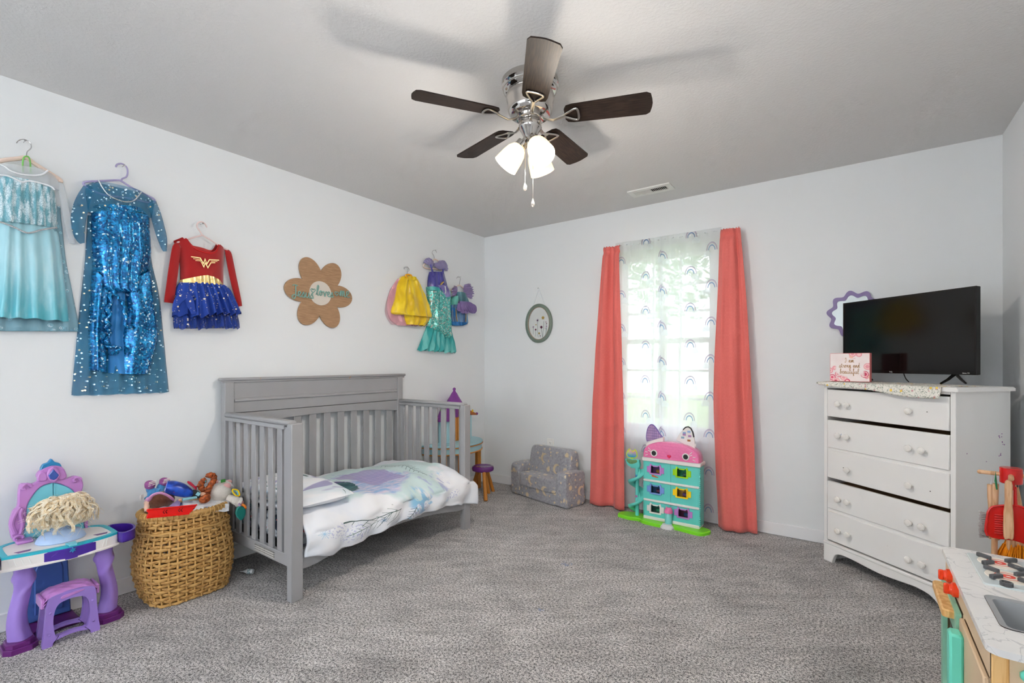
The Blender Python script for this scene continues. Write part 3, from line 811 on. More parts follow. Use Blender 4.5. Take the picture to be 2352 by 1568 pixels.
cloth(rows_of([((0, 205), (258, 244)), ((-20, 240), (320, 280)), ((-25, 290), (330, 350))], C1), .03, 30, 6, 2, (.001, .002), c0=.03, seed=5).build('yoke', M_tulle, d, sharp=180)
strip([(325, 290, 16), (345, 380, 20), (362, 480, 24), (385, 590, 20), (392, 640, 18)], C1, .3).build('sleeve', M_tulle, d, sharp=180)
MB(LW).tube(trace([(-20, 200), (20, 215), (60, 243), (120, 262), (190, 268), (235, 260), (262, 240)], .062, 5, C1), .0038, 6).build('neck_piping', M_piping, d)
MB(LW).tube(trace([(-5, 266), (40, 270), (90, 290), (122, 304), (160, 298), (230, 312), (280, 330), (298, 348)], .072, 5, C1), .0036, 6).build('bodice_piping', M_piping, d)
MB(LW).tube(trace([(-42, 512), (20, 528), (80, 552), (135, 578), (170, 580), (230, 564), (312, 552)], .074, 5, C1), .0042, 7).build('waist_trim', M_silver, d)
# --- long blue sequin dress
nail(*C1(672, 218), 'the long blue sequin dress')
hanger('clothes_hanger', 'lavender plastic hanger holding the long blue sequin dress', [(632, 222), (640, 208), (665, 204), (690, 222), (697, 250), (690, 275), (668, 286), (660, 300)],
       [[(470, 330), (455, 312), (475, 302), (560, 298), (640, 294), (664, 300), (720, 335), (790, 370), (838, 395), (842, 410), (820, 418)], [(470, 330), (560, 372), (690, 392), (820, 418)]], M_lav, M_lav, C1, c=.030, rh=.004, rb=.005)
def foil_dots(t, scale=34, r=.17):
    d, c, n = t.vor(scale, vec=t.uvs)
    return d.lt(r) * c[0].gt(.28), c
def seq(t):
    d, c, n = t.vor(150, vec=t.vec(t.u, t.v * .8, 0)); k, c2 = foil_dots(t, 58, .20)
    col = t.mix(c[0].ss(.2, .9), (2, 74, 130), (18, 136, 194)); col = t.mix((c[1].gt(.965) + k * .9).clamp(), col, (190, 222, 240))
    return {'color': col, 'rough': c[2] * .3 + .15, 'metal': (1.0 - k) * .55, 'height': c[0] * 2.0 + c[1], 'hs': .45, 'hd': .003}
def blue_tulle(t):
    k, c = foil_dots(t, 62, .24)
    return {'color': t.mix(k, t.mix(t.noise(5, 2.0, vec=t.uvs), (10, 98, 144), (36, 138, 178)), t.mix(c[1].gt(.75), (222, 240, 248), (230, 206, 170))), 'alpha': (k + .34 + t.noise(9, 2.0, vec=t.vec(t.u * 3, t.v * .4)) * .35).clamp(), 'metal': k * .6, 'rough': k * -.3 + .6}
M_seq = mat('blue_sequins', pat=seq, spec=.7); M_btulle = mat('blue_dotted_tulle', pat=blue_tulle); M_lining = mat('blue_lining', (32, 122, 190), rough=.5, sheen=.2)
a, b = lw(*C1(660, 900))
d = thing('costume_dress', 'long royal blue sequin gown with dotted sheer overskirt and sleeves', 'dress', (XL, a, b))
cloth(rows_of([((485, 480), (822, 500)), ((470, 720), (835, 720)), ((440, 1000), (882, 960)), ((396, 1472), (930, 1452))], C1), (.018, .03), 44, 8, 7, (.002, .010), c0=.006, seed=8, jag=.006, wr=.003).build('overskirt_back', M_btulle, d, sharp=180)
cloth(rows_of([((500, 462), (818, 490)), ((505, 640), (828, 690)), ((520, 860), (800, 870)), ((585, 905), (780, 905))], C1), (.055, .06), 44, 8, 5, (.002, .008), c0=.018, seed=9, wr=.006).build('bodice', M_seq, d, sharp=180)
cloth(rows_of([((505, 440), (810, 480)), ((540, 425), (780, 450)), ((545, 470), (770, 480))], C1), .055, 30, 5, 3, (.002, .003), c0=.016, seed=10).build('bodice_top', M_seq, d, sharp=180)
cloth(rows_of([((505, 780), (612, 880)), ((492, 950), (600, 1000)), ((486, 1100), (586, 1130)), ((490, 1330), (585, 1345))], C1), .045, 24, 7, 2, (.003, .008), c0=.014, seed=11).build('skirt', M_seq, d, sharp=180)
cloth(rows_of([((672, 860), (828, 780)), ((690, 1000), (850, 980)), ((660, 1150), (868, 1150)), ((650, 1350), (815, 1350))], C1), .052, 28, 7, 2, (.003, .008), c0=.014, seed=12).build('skirt', M_seq, d, sharp=180)
cloth(rows_of([((604, 890), (690, 900)), ((592, 1040), (690, 1060)), ((585, 1200), (690, 1200)), ((583, 1345), (780, 1358))], C1), .032, 24, 6, 2, (.003, .006), c0=.012, seed=13).build('lining', M_lining, d, sharp=180)
fr_ = [(618, 885), (600, 960), (592, 1040), (585, 1100), (598, 1120), (584, 1190), (610, 1205), (648, 1205), (640, 1228), (600, 1245)]
pts = trace(fr_, .062, 6, C1)
MB(LW).tube([(p[0] + .006 * sin(i * 1.3), p[1], p[2] + .006 * cos(i * 1.1)) for i, p in enumerate(pts)], [.009 + .003 * sin(i * .9) for i in range(len(pts))], 7).build('slit_ruffle', M_seq, d)
pts = trace([(612, 880), (640, 930), (668, 960), (680, 1010), (690, 1090), (720, 1100)], .066, 6, C1)
MB(LW).tube([(p[0] + .004 * sin(i * 1.3), p[1], p[2]) for i, p in enumerate(pts)], .008, 7).build('slit_ruffle', M_seq, d)
for lo in (((610, 1370), (755, 1480), (630, 1362), (712, 1482)),): pass
cloth(rows_of([((535, 300), (776, 356)), ((470, 330), (838, 410)), ((480, 470), (826, 500))], C1), .03, 30, 6, 3, (.001, .003), c0=.03, seed=14).build('yoke', M_btulle, d, sharp=180)
strip([(486, 325, 26), (455, 400, 40), (432, 480, 44), (425, 560, 40), (438, 615, 26), (450, 638, 14)], C1, .32).build('sleeve', M_btulle, d, sharp=180)
strip([(828, 405, 24), (848, 470, 30), (866, 540, 32), (885, 610, 28), (895, 660, 18), (900, 682, 10)], C1, .32).build('sleeve', M_btulle, d, sharp=180)
MB(LW).tube(trace([(538, 294), (560, 335), (590, 372), (640, 400), (695, 412), (735, 402), (772, 358)], .066, 6, C1), .0032, 6).build('neck_trim', M_silver, d)
# --- red and blue dress
nail(*C2(525, 125), 'the red and blue star dress')
hanger('clothes_hanger', 'thin blush pink hanger holding the red and blue star dress', [(590, 165), (560, 115), (515, 98), (478, 118), (476, 160), (510, 215), (535, 255)],
       [[(535, 255), (460, 275), (375, 300), (240, 340)], [(535, 255), (620, 305), (725, 372), (830, 430)]], M_blush, M_blush, C2, c=.032, rh=.004, rb=.0042)
M_redv = mat('red_velvet', (158, 4, 6), rough=.6, sheen=.7, spec=.2, var=(10, .12)); M_redd = mat('red_trim', (184, 10, 12), rough=.5)
M_gold = mat('gold_foil', (226, 198, 134), rough=.28, metal=.75, bump=(18, .5, .01))
def star_tulle(t):
    d, c, n = t.vor(40, vec=t.uvs); k = d.lt(.19) * c[0].gt(.35); d2, c2, n2 = t.vor(95, vec=t.uvs); k2 = d2.lt(.2) * c2[0].gt(.5)
    return {'color': t.mix((k + k2 * .7).clamp(), t.mix(t.noise(6, 2.0, vec=t.uvs), (12, 42, 126), (30, 72, 168)), (238, 220, 190)), 'metal': k * .6, 'rough': k * -.4 + .7}
def star_tulle_sheer(t):
    r = star_tulle(t); r['alpha'] = (t.noise(22, 1.0, vec=t.vec(t.u * 3, t.v * .3)) * .5 + .45).clamp(); return r
M_star = mat('blue_star_tulle', pat=star_tulle); M_star2 = mat('blue_star_tulle_sheer', pat=star_tulle_sheer)
a, b = lw(*C2(590, 800))
d = thing('costume_dress', 'red velvet costume dress with gold emblem, gold belt and blue starred skirt', 'dress', (XL, a, b))
cloth(rows_of([((280, 860), (820, 900)), ((225, 1050), (920, 1080)), ((205, 1250), (970, 1230)), ((215, 1350), (985, 1345))], C2), (.03, .07), 120, 7, 8, (.004, .016), c0=.018, seed=21, jag=.016, wr=.008).build('skirt_tier', M_star2, d, sharp=180)
cloth(rows_of([((285, 800), (815, 845)), ((235, 880), (880, 900)), ((205, 1040), (965, 1060)), ((190, 1215), (1015, 1180))], C2), (.045, .085), 130, 7, 9, (.006, .017), c0=.022, seed=22, jag=.014, wr=.010).build('skirt_tier', M_star, d, sharp=180)
pts = trace([(210, 1160), (240, 1050), (300, 985), (350, 975), (385, 1020), (410, 1100), (440, 1180)], .10, 6, C2)
MB(LW).tube(pts, [.012 + .012 * sin(pi * i / (len(pts) - 1)) for i in range(len(pts))], 8, flat=.5).build('skirt_fold', M_star, d)
rowsT = [((215, 345), (845, 430)), ((280, 420), (835, 480)), ((285, 600), (832, 640)), ((300, 745), (828, 790)), ((310, 805), (816, 845))]
# torso with a scooped neckline
R = catmull([l + r for l, r in rows_of(rowsT, C2)], 8); m = MB(LW); n = 40; rings = []
neck = [lw(*C2(*p), .05) for p in ((345, 288), (400, 365), (460, 415), (550, 448), (640, 460), (700, 430), (738, 362))]; nk = catmull(neck, 6)
def neck_z(a):
    for i in range(len(nk) - 1):
        if nk[i][0] <= a <= nk[i + 1][0]:
            q = (a - nk[i][0]) / (nk[i + 1][0] - nk[i][0] + 1e-9); return nk[i][1] + (nk[i + 1][1] - nk[i][1]) * q
    return None
sl, sr = lw(*C2(232, 334), .05), lw(*C2(838, 418), .05)
def torso_top(a):
    z = neck_z(a)
    if z is not None: return z
    if a < nk[0][0]: q = (a - sl[0]) / (nk[0][0] - sl[0]); return sl[1] + (nk[0][1] - sl[1]) * q
    q = (a - nk[-1][0]) / (sr[0] - nk[-1][0]); return nk[-1][1] + (sr[1] - nk[-1][1]) * q
wl, wr_ = lw(*C2(312, 800), .05), lw(*C2(816, 845), .05)
def torso(u, v):
    w = 1 - abs(2 * u - 1) ** 4
    top_a = sl[0] + (sr[0] - sl[0]) * u; bot_a = wl[0] + (wr_[0] - wl[0]) * u
    k = min(1, v * 1.6) ** .6
    a = top_a + (bot_a - top_a) * k
    z0 = torso_top(top_a); z1 = wl[1] + (wr_[1] - wl[1]) * u
    z = z0 + (z1 - z0) * v
    return (a, z, .012 + .05 * w + .004 * N3(a * 10, z * 8, 3) + .004 * sin(a * 60) * v)
m.grid(torso, 48, 24, uvf=lambda u, v: (u * .4, v * .4)); m.grid(lambda u, v: (torso(u, v)[0], torso(u, v)[1] + .012 * (1 - v), .006), 48, 8)
m.build('torso', M_redv, d, sharp=180, fix=False)
MB(LW).tube([(p[0], p[1] - .004, .062 - .02 * abs(2 * i / (len(nk) - 1) - 1) ** 2) for i, p in enumerate(nk)], .006, 8).build('neckband', M_redd, d)
m = MB(LW); m.grid(lambda u, v: (nk[0][0] + (nk[-1][0] - nk[0][0]) * u, (torso_top(nk[0][0] + (nk[-1][0] - nk[0][0]) * u) + .03 * v * sin(pi * u)) - .002, .02), 20, 4)
m.build('neck_back', M_redd, d, fix=False)
strip([(262, 352, 10), (244, 372, 40), (232, 410, 52), (214, 520, 56), (190, 700, 60), (165, 880, 60), (148, 1000, 60), (143, 1050, 60)], C2, .35, c=.032).build('sleeve', M_redv, d, sharp=60)
strip([(800, 430, 10), (822, 444, 30), (842, 480, 40), (866, 600, 42), (898, 760, 42), (930, 900, 40), (962, 1020, 32), (980, 1090, 24)], C2, .35, c=.030).build('sleeve', M_redv, d, sharp=60)
top = catmull([lw(*C2(*p), .07) for p in ((312, 772), (450, 745), (590, 726), (700, 758), (818, 822))], 6); bot = catmull([lw(*C2(*p), .07) for p in ((312, 802), (450, 815), (600, 830), (720, 838), (818, 852))], 6)
m = MB(LW); nn = len(top) - 1
m.grid(lambda u, v: (top[round(u * nn)][0] + (bot[round(u * nn)][0] - top[round(u * nn)][0]) * v, top[round(u * nn)][1] + (bot[round(u * nn)][1] - top[round(u * nn)][1]) * v,
       .016 + .058 * (1 - abs(2 * u - 1) ** 4) + .004 * sin(u * 40)), nn, 6)
m.build('belt', M_gold, d, sharp=180, fix=False)
def ribbon2d(mb, pts, w, c):
    """flat mitred stroke"""
    P = [Vector(p) for p in pts]; L = []; R_ = []
    for i in range(len(P)):
        e1 = (P[i] - P[i - 1]).normalized() if i else (P[1] - P[0]).normalized(); e2 = (P[i + 1] - P[i]).normalized() if i < len(P) - 1 else e1
        n1, n2 = Vector((-e1.y, e1.x)), Vector((-e2.y, e2.x)); mm = (n1 + n2); mm = mm.normalized() if mm.length > 1e-6 else n1
        k = min(w / max(mm.dot(n1), .35), w * 2.2); L.append(P[i] + mm * k); R_.append(P[i] - mm * k)
    for i in range(len(P) - 1):
        q = [L[i], L[i + 1], R_[i + 1], R_[i]]; A = mb.add([(v.x, v.y, c) for v in q] + [(v.x, v.y, c - .002) for v in q], [(0, 1, 2, 3), (4, 7, 6, 5), (0, 4, 5, 1), (1, 5, 6, 2), (2, 6, 7, 3), (3, 7, 4, 0)])
em = lambda L: [lw(*C2(*p), .074) for p in L]
m = MB(LW)
for L, w in (([(405, 506), (515, 522), (552, 588), (571, 535), (592, 592), (622, 542), (735, 548)], .0024), ([(515, 548), (557, 628), (573, 580), (604, 636), (640, 578), (690, 578)], .0023),
             ([(432, 530), (512, 540), (528, 572)], .0015), ([(458, 552), (515, 556)], .0014), ([(640, 560), (715, 563)], .0014)):
    ribbon2d(m, em(L), w, .071)
m.build('emblem', mat('gold_print', (232, 206, 150), rough=.4, metal=.3), d, label='pale gold winged double-w emblem on the chest')
# --- yellow and pink skirts
def satin(name, c1, c2, sc=7): return mat(name, rough=.3, spec=.5, sheen=.3, pat=lambda t: t.mix(t.noise(sc, 3.0, vec=t.vec(t.u * 2.4, t.v * .8), dist=.6).ss(.35, .68), c1, c2))
M_yel = satin('yellow_satin', (214, 174, 2), (244, 212, 18)); M_pinks = satin('pink_satin', (206, 146, 158), (228, 178, 186)); M_org = mat('orange_elastic', (240, 170, 10), rough=.5)
nail(*C3(388, 342), 'the yellow skirt'); 
hanger('clothes_hanger', 'small beige hanger holding the pink satin skirt behind the yellow one', [(372, 366), (366, 345), (385, 334), (410, 342), (412, 372), (404, 395), (402, 420)], [[(300, 500), (350, 452), (402, 425), (455, 455), (505, 500)]], M_chrome, M_beige, C3, c=.018, rb=.005)
hanger('clothes_hanger', 'small beige hanger holding the yellow satin skirt', [(362, 362), (362, 342), (392, 334), (420, 352), (424, 380), (408, 400), (404, 425)], [[(330, 490), (365, 450), (405, 430), (450, 460), (490, 490)]], M_chrome, M_beige, C3, c=.034, rb=.005)
a, b = lw(*C3(300, 800))
d = thing('costume_skirt', 'pink satin and tulle skirt hanging behind the yellow one', 'skirt', (XL, a, b))
cloth(rows_of([((308, 478), (500, 490)), ((225, 600), (560, 620)), ((178, 780), (620, 800)), ((200, 960), (600, 1000)), ((300, 1052), (560, 1060))], C3), (.02, .03), 36, 7, 4, (.002, .006), c0=.006, seed=31).build('skirt', M_pinks, d, sharp=180)
cloth(rows_of([((290, 510), (500, 510)), ((200, 640), (640, 700)), ((150, 880), (690, 900)), ((220, 1040), (640, 1060))], C3), .03, 30, 6, 5, (.002, .006), c0=.008, seed=33, jag=.02).build('tulle', mat('pink_tulle', (226, 176, 184), rough=.8, alpha=.3), d, sharp=180)
a, b = lw(*C3(450, 760))
d = thing('costume_skirt', 'bright yellow satin gathered skirt in front of a pink one', 'skirt', (XL, a, b))
cloth(rows_of([((345, 900), (640, 900)), ((365, 980), (672, 980)), ((385, 1042), (600, 1062))], C3), (.05, .05), 30, 6, 4, (.003, .010), c0=.03, seed=34).build('skirt_back', M_yel, d, sharp=180)
cloth(rows_of([((328, 462), (502, 478)), ((285, 560), (575, 580)), ((245, 740), (640, 740)), ((205, 890), (690, 935)), ((260, 925), (672, 962))], C3), (.035, .075), 48, 8, 4, (.006, .007), c0=.036, seed=35, wr=.008).build('skirt_front', M_yel, d, sharp=180)
cloth(rows_of([((335, 452), (492, 468)), ((330, 500), (500, 512))], C3), .045, 40, 5, 14, (.004, .004), c0=.04, seed=36).build('waistband', M_yel, d, sharp=180)
MB(LW).tube(trace([(400, 470), (385, 440), (420, 430), (455, 445), (430, 470), (460, 485)], .075, 6, C3), .007, 7).build('bow', M_org, d)
# --- mermaid dress
nail(*C3(735, 134), 'the teal mermaid dress')
hanger('clothes_hanger', 'beige loop hanger with a steel hook holding the teal mermaid dress', [(766, 158), (745, 133), (718, 138), (710, 168), (728, 195), (738, 235)],
       [[(738, 238), (700, 270), (620, 300), (602, 325), (640, 352), (740, 360), (850, 372), (880, 340), (840, 300), (780, 260), (738, 238)]], M_chrome, M_beige, C3, c=.024, rb=.006)
def teal_seq(t):
    d, c, n = t.vor(130, vec=t.vec(t.u, t.v * .8, 0))
    col = t.mix(c[0].ss(.1, .95), (52, 150, 146), (112, 206, 196)); col = t.mix(c[1].gt(.9), col, (206, 226, 220)); col = t.mix(c[2].gt(.93), col, (176, 158, 150))
    return {'color': col, 'rough': c[2] * .3 + .15, 'metal': c[0] * .4 + .1, 'height': c[0] + c[1], 'hs': .5, 'hd': .003}
M_tseq = mat('teal_sequins', pat=teal_seq, spec=.7); M_navy = satin('indigo_satin', (48, 44, 126), (84, 80, 166)); M_ttul = mat('teal_organza', rough=.4, pat=lambda t: {'color': t.mix(t.noise(9, 3.0, vec=t.vec(t.u * 3, t.v * .5)).ss(.4, .62), (40, 168, 168), (118, 206, 202)), 'alpha': (t.noise(8, 2.0, vec=t.vec(t.u * 3, t.v * .5)) * .3 + .7).clamp()})
M_lilac = mat('lilac_organza', (150, 142, 186), rough=.5, alpha=.8, var=(22, .2)); M_lsat = satin('lilac_satin', (112, 104, 166), (156, 148, 196))
a, b = lw(*C3(800, 800))
d = thing('costume_dress', 'teal sequin mermaid dress with indigo bodice and flared organza tail', 'dress', (XL, a, b))
cloth(rows_of([((690, 395), (860, 400)), ((672, 470), (885, 490)), ((665, 560), (915, 600)), ((680, 660), (925, 680))], C3), (.03, .04), 36, 7, 4, (.003, .006), c0=.02, seed=41).build('bodice', M_navy, d, sharp=180)
cloth(rows_of([((755, 560), (870, 560)), ((780, 620), (900, 640)), ((830, 715), (905, 700))], C3), .03, 24, 6, 2, (.002, .004), c0=.045, seed=42).build('bodice_insert', M_lsat, d, sharp=180)
cloth(rows_of([((655, 590), (935, 640)), ((660, 700), (945, 720)), ((665, 880), (950, 900)), ((655, 1060), (955, 1110)), ((760, 1130), (945, 1180)), ((850, 1205), (900, 1208))], C3), (.045, .05), 44, 7, 4, (.003, .008), c0=.022, seed=43, wr=.007).build('body', M_tseq, d, sharp=180)
cloth(rows_of([((655, 578), (768, 600)), ((655, 620), (765, 650))], C3), .03, 36, 5, 7, (.004, .005), c0=.052, seed=44).build('waist_ruffle', M_ttul, d, sharp=180)
cloth(rows_of([((660, 1050), (955, 1110)), ((630, 1130), (975, 1170)), ((585, 1250), (1005, 1280)), ((538, 1355), (1018, 1390))], C3), (.03, .05), 54, 7, 7, (.003, .016), c0=.014, seed=45, jag=.02).build('tail', M_ttul, d, sharp=180)
for L in ([(690, 300, 8), (700, 345, 9), (715, 400, 12), (725, 450, 14)], [(840, 315, 8), (846, 360, 10), (838, 410, 12), (820, 470, 14)]): strip(L, C3, .3, c=.05).build('strap', M_navy, d)
for L in ([(612, 280, 10), (640, 268, 26), (680, 275, 34), (700, 310, 26), (690, 345, 12)], [(735, 305, 12), (790, 320, 34), (840, 310, 40), (872, 340, 30), (882, 385, 12)]):
    m = strip(L, C3, .5, c=.042, n=24, sub=9); m.v = [(a_ + .006 * N3(a_ * 50, b_ * 80, 2), b_ + .005 * N3(a_ * 60, b_ * 90, 5), c_ + .008 * N3(a_ * 60, b_ * 100, 9)) for a_, b_, c_ in m.v]
    m.build('puff_sleeve', M_lilac, d, sharp=180)
strip([(808, 555, 5), (830, 535, 9), (850, 520, 5)], C3, .6, c=.088).build('brooch', mat('gold_metal', (212, 176, 100), rough=.25, metal=1), d)
MB(LW).tube(trace([(866, 570), (872, 620), (868, 665)], .08, 6, C3), .005, 6).build('trim', M_silver, d)
# --- small purple and blue dress
nail(*C3(1036, 462), 'the small blue and purple dress')
hanger('clothes_hanger', 'small beige hanger holding the short blue and purple ruffled dress', [(1010, 478), (1018, 460), (1038, 456), (1055, 480), (1048, 515), (1046, 555)],
       [[(945, 650), (938, 620), (960, 600), (1010, 575), (1046, 560), (1085, 590), (1120, 620)]], M_chrome, M_beige, C3, c=.026, rb=.005)
M_bsat = satin('steel_blue_satin', (48, 92, 142), (104, 142, 178)); M_pet = satin('petrol_satin', (46, 96, 112), (84, 138, 152)); M_rfl = mat('purple_organza', (138, 116, 172), rough=.5, alpha=.82, var=(30, .25)); M_bl = mat('bright_blue_lining', (24, 110, 178), rough=.5)
a, b = lw(*C3(1060, 850))
d = thing('costume_dress', 'short blue satin costume dress with purple ruffles, nearest the room corner', 'dress', (XL, a, b)); d['label'] = 'short blue satin costume dress with frilly purple shoulder ruffles'
cloth(rows_of([((950, 800), (1140, 860)), ((955, 950), (1158, 960)), ((962, 1040), (1158, 1030)), ((985, 1056), (1095, 1056))], C3), (.03, .04), 36, 7, 4, (.003, .007), c0=.012, seed=51).build('lining', M_bl, d, sharp=180)
cloth(rows_of([((955, 790), (1130, 830)), ((952, 900), (1150, 920)), ((960, 1005), (1160, 1026))], C3), (.04, .045), 40, 7, 5, (.003, .006), c0=.014, seed=52).build('skirt', M_bsat, d, sharp=180)
cloth(rows_of([((1018, 640), (1115, 665)), ((1025, 720), (1145, 745)), ((1015, 790), (1165, 800))], C3), .045, 28, 6, 3, (.002, .004), c0=.018, seed=53).build('bodice', M_pet, d, sharp=180)
cloth(rows_of([((1020, 760), (1160, 775)), ((1005, 830), (1215, 810)), ((1020, 880), (1228, 850)), ((1080, 905), (1215, 890))], C3), .04, 80, 7, 12, (.004, .010), c0=.05, seed=54, jag=.02, wr=.008).build('peplum', M_rfl, d, sharp=180)
cloth(rows_of([((960, 700), (1010, 690)), ((948, 750), (1018, 750)), ((955, 800), (1000, 800))], C3), .035, 20, 6, 2, (.002, .004), c0=.03, seed=55).build('rosette', mat('mint_satin', (98, 178, 166), rough=.4, sheen=.3), d, sharp=180)
def ruffle(inner, outer, c, waves, amp, sd):
    """pleated frill between an inner and an outer edge traced on the wall"""
    I = catmull([lw(*C3(*p), c) for p in inner], 16); O_ = catmull([lw(*C3(*p), c) for p in outer], 16); n_ = len(I) - 1; m = MB(LW)
    def f(u, v):
        i = round(u * n_); k = v ** .8; w = sin(u * waves * 2 * pi + sd) + .5 * sin(u * waves * 4.3 + sd * 2)
        return (I[i][0] + (O_[i][0] - I[i][0]) * k + .003 * w * v, I[i][1] + (O_[i][1] - I[i][1]) * k + .003 * v * sin(u * waves * 9), c + .012 * v + amp * w * v)
    m.grid(f, n_, 8, uvf=lambda u, v: (u, v)); return m
ruffle([(1105, 552), (1092, 600), (1098, 650), (1112, 695)], [(1150, 538), (1190, 585), (1205, 665), (1180, 735)], .045, 9, .009, 1).build('shoulder_ruffle', M_rfl, d, sharp=180, fix=False)
ruffle([(1015, 575), (1022, 610), (1015, 650), (995, 690)], [(975, 570), (945, 605), (940, 650), (948, 705)], .045, 8, .008, 2).build('shoulder_ruffle', M_rfl, d, sharp=180, fix=False)
ruffle([(1025, 775), (1070, 790), (1120, 785), (1165, 775)], [(1000, 860), (1070, 905), (1150, 900), (1232, 850)], .075, 9, .008, 3).build('peplum_frill', M_rfl, d, sharp=180, fix=False)
M_gtrim = mat('gold_cord', (190, 150, 70), rough=.35, metal=.8)
for L in ([(1000, 850), (1005, 920), (1018, 1005)], [(1128, 880), (1125, 950), (1118, 1005)]): MB(LW).tube(trace(L, .066, 6, C3), .0035, 6).build('gold_cord', M_gtrim, d)

# ================================================================== WOODEN FLOWER SIGN
def oak(t):
    g = t.noise(16, 4.0, vec=t.vec(t.u * 1.0, t.v * 14, 0), dist=.3)
    return t.mix(g.ss(.3, .7), (150, 116, 86), (178, 142, 108))
fc = lw(*C2(1922, 938), .012)
t = thing('flower_sign', 'six-petalled wooden flower sign with teal script lettering', 'sign', (XL, fc[0], fc[1]))
out = []
for i in range(180):
    th = 2 * pi * i / 180; best = .06; d2 = Vector((cos(th), sin(th)))
    for k in range(6):
        ph = radians(-2 + 60 * k); c_ = Vector((cos(ph), sin(ph))) * .148; ax = Vector((cos(ph), sin(ph))); ay = Vector((-ax.y, ax.x))
        A_, B_ = .110, .078
        dx, dy = d2.dot(ax) / A_, d2.dot(ay) / B_; ox, oy = -c_.dot(ax) / A_, -c_.dot(ay) / B_
        qa, qb, qc = dx * dx + dy * dy, 2 * (dx * ox + dy * oy), ox * ox + oy * oy - 1; ds = qb * qb - 4 * qa * qc
        if ds > 0: best = max(best, (-qb + sqrt(ds)) / (2 * qa))
    out.append((fc[0] + d2.x * best, fc[1] + d2.y * best))
MB(LW).prism(out, .004, .013, .001).build('petals', mat('oak_veneer', rough=.6, pat=oak), t)
MB(LW).prism(oval(fc[0], fc[1], .084, .084, 48), .013, .0155, .001).build('centre_disc', mat('cream_board', (214, 206, 196), rough=.6), t)
M_tealp = mat('teal_painted_board', (124, 166, 156), rough=.5); lt = MB(LW)
for word, (x0, y0), wd in (('Jesus', (1590, 985), .155), ('loves', (1872, 975), .135), ('me', (2150, 990), .082)):
    st, k = cursive(word, wd); a0, b0 = lw(*C2(x0, y0), .02); a1, b1 = lw(*C2(2270, 990), .02); sl_ = -.02
    for s_ in st: lt.tube([(a0 + p[0], b0 + p[1] * 1.0 + .012 + sl_ * p[0], .0185) for p in s_], .0036, 6)
for hx, hy in ((1838, 905), (2115, 940)):
    a0, b0 = lw(*C2(hx, hy), .02)
    lt.tube([(a0 + .0010 * 16 * sin(q) ** 3, b0 + .0010 * (13 * cos(q) - 5 * cos(2 * q) - 2 * cos(3 * q) - cos(4 * q)), .0185) for q in [2 * pi * i / 30 for i in range(30)]], .003, 6, closed=True)
lt.build('lettering', M_tealp, t, label='teal cut-out words reading Jesus loves me')
# ================================================================== WINDOW DRESSING
RODY, RODZ = YB - .062, 2.083
t = thing('curtain_rod', 'slim white curtain rod above the window under gathered cloth', 'curtain rod', (-1.17, YB, RODZ))
MB().tube([(-1.70, RODY, RODZ), (-.69, RODY, RODZ)], .004, 10).build('rod', M_white_plastic, t)
for x in (-1.695, -.695):
    MB().tube([(x, RODY, RODZ), (x, YB, RODZ)], .006, 8).build('bracket', M_white_plastic, t)
def coral(t):
    w = t.noise(420, 2.0, vec=t.vec(t.u, t.v * .15)); 
    return {'color': t.mix(w.ss(.3, .7), (232, 116, 108), (240, 128, 120)), 'height': t.noise(5, 2.0, vec=t.vec(t.u, t.v * 2.5)) + w * .02, 'hs': .25, 'hd': .02}
M_coral = mat('coral_curtain', rough=.6, spec=.3, sheen=.25, pat=coral, thin=.22)
def curtain(name, label, rows, prof, group, seed, material, ybase=RODY, amp=(.02, .05), header=.03, n=90, m_=60, double=True, cat='curtain', hem=True, uv0=0.0):
    """rows = (z, x left, x right) from top to bottom; prof = fold depths across the width"""
    R = catmull(rows, 12); pf = catmull([(i / (len(prof) - 1), d) for i, d in enumerate(prof)], 8); L = len(R) - 1
    def depth(s):
        q = s * (len(pf) - 1); i = min(int(q), len(pf) - 2); return pf[i][1] + (pf[i + 1][1] - pf[i][1]) * (q - i)
    width = max(r[2] - r[1] for r in rows) * 1.5
    def fn(u, v):
        q = v * L; i = min(int(q), L - 1); k = q - i
        z, a, b = [R[i][j] + (R[i + 1][j] - R[i][j]) * k for j in range(3)]
        A = amp[0] + (amp[1] - amp[0]) * v
        g = max(0.0, 1 - v * 11)                   # gathers at the rod pocket
        d = A * depth(u) * (1 - .6 * g) + g * .010 * sin(u * 46 + seed) + .006 * N3(u * 6, z * 3, seed)
        pinch = math.exp(-((z - RODZ) / .018) ** 2) * .6
        d = d * (1 - pinch)
        ztop = z + (.010 * sin(u * 40 + seed) * g if v < .03 else 0)
        return (a + (b - a) * u + .006 * N3(u * 5, z * 2.2, seed + 3) * min(1, v * 5), ybase - .012 - d, ztop)
    m = MB(); m.grid(fn, n, m_, uvf=lambda u, v: (u * width + uv0, fn(u, v)[2]))
    o = single(m, name, material, label, cat, group, origin=((rows[-1][1] + rows[-1][2]) / 2, ybase, max(rows[-1][0], 0)), fix=False, sharp=180)
    if double:
        s_ = o.modifiers.new('thickness', 'SOLIDIFY'); s_.thickness = .003; s_.offset = 1
    return o
pxz = lambda px, py, Y: PY(px, py, Y).x
curtain('curtain', 'coral curtain panel hanging between the grey toddler sofa and the window', [(2.125, pxz(1389, 575, 3.64), pxz(1426, 572, 3.64)), (2.06, pxz(1387, 590, 3.64), pxz(1425, 590, 3.64)),
        (1.55, pxz(1374, 740, 3.62), pxz(1428, 740, 3.62)), (.9, pxz(1363, 930, 3.61), pxz(1434, 930, 3.61)), (.012, pxz(1355, 1155, 3.60), pxz(1437, 1160, 3.60))],
        [.6, .8, .95, .8, .25, .2, .75, .95, .8], 'coral window curtains', 1, M_coral, ybase=RODY - .004, amp=(.03, .08))
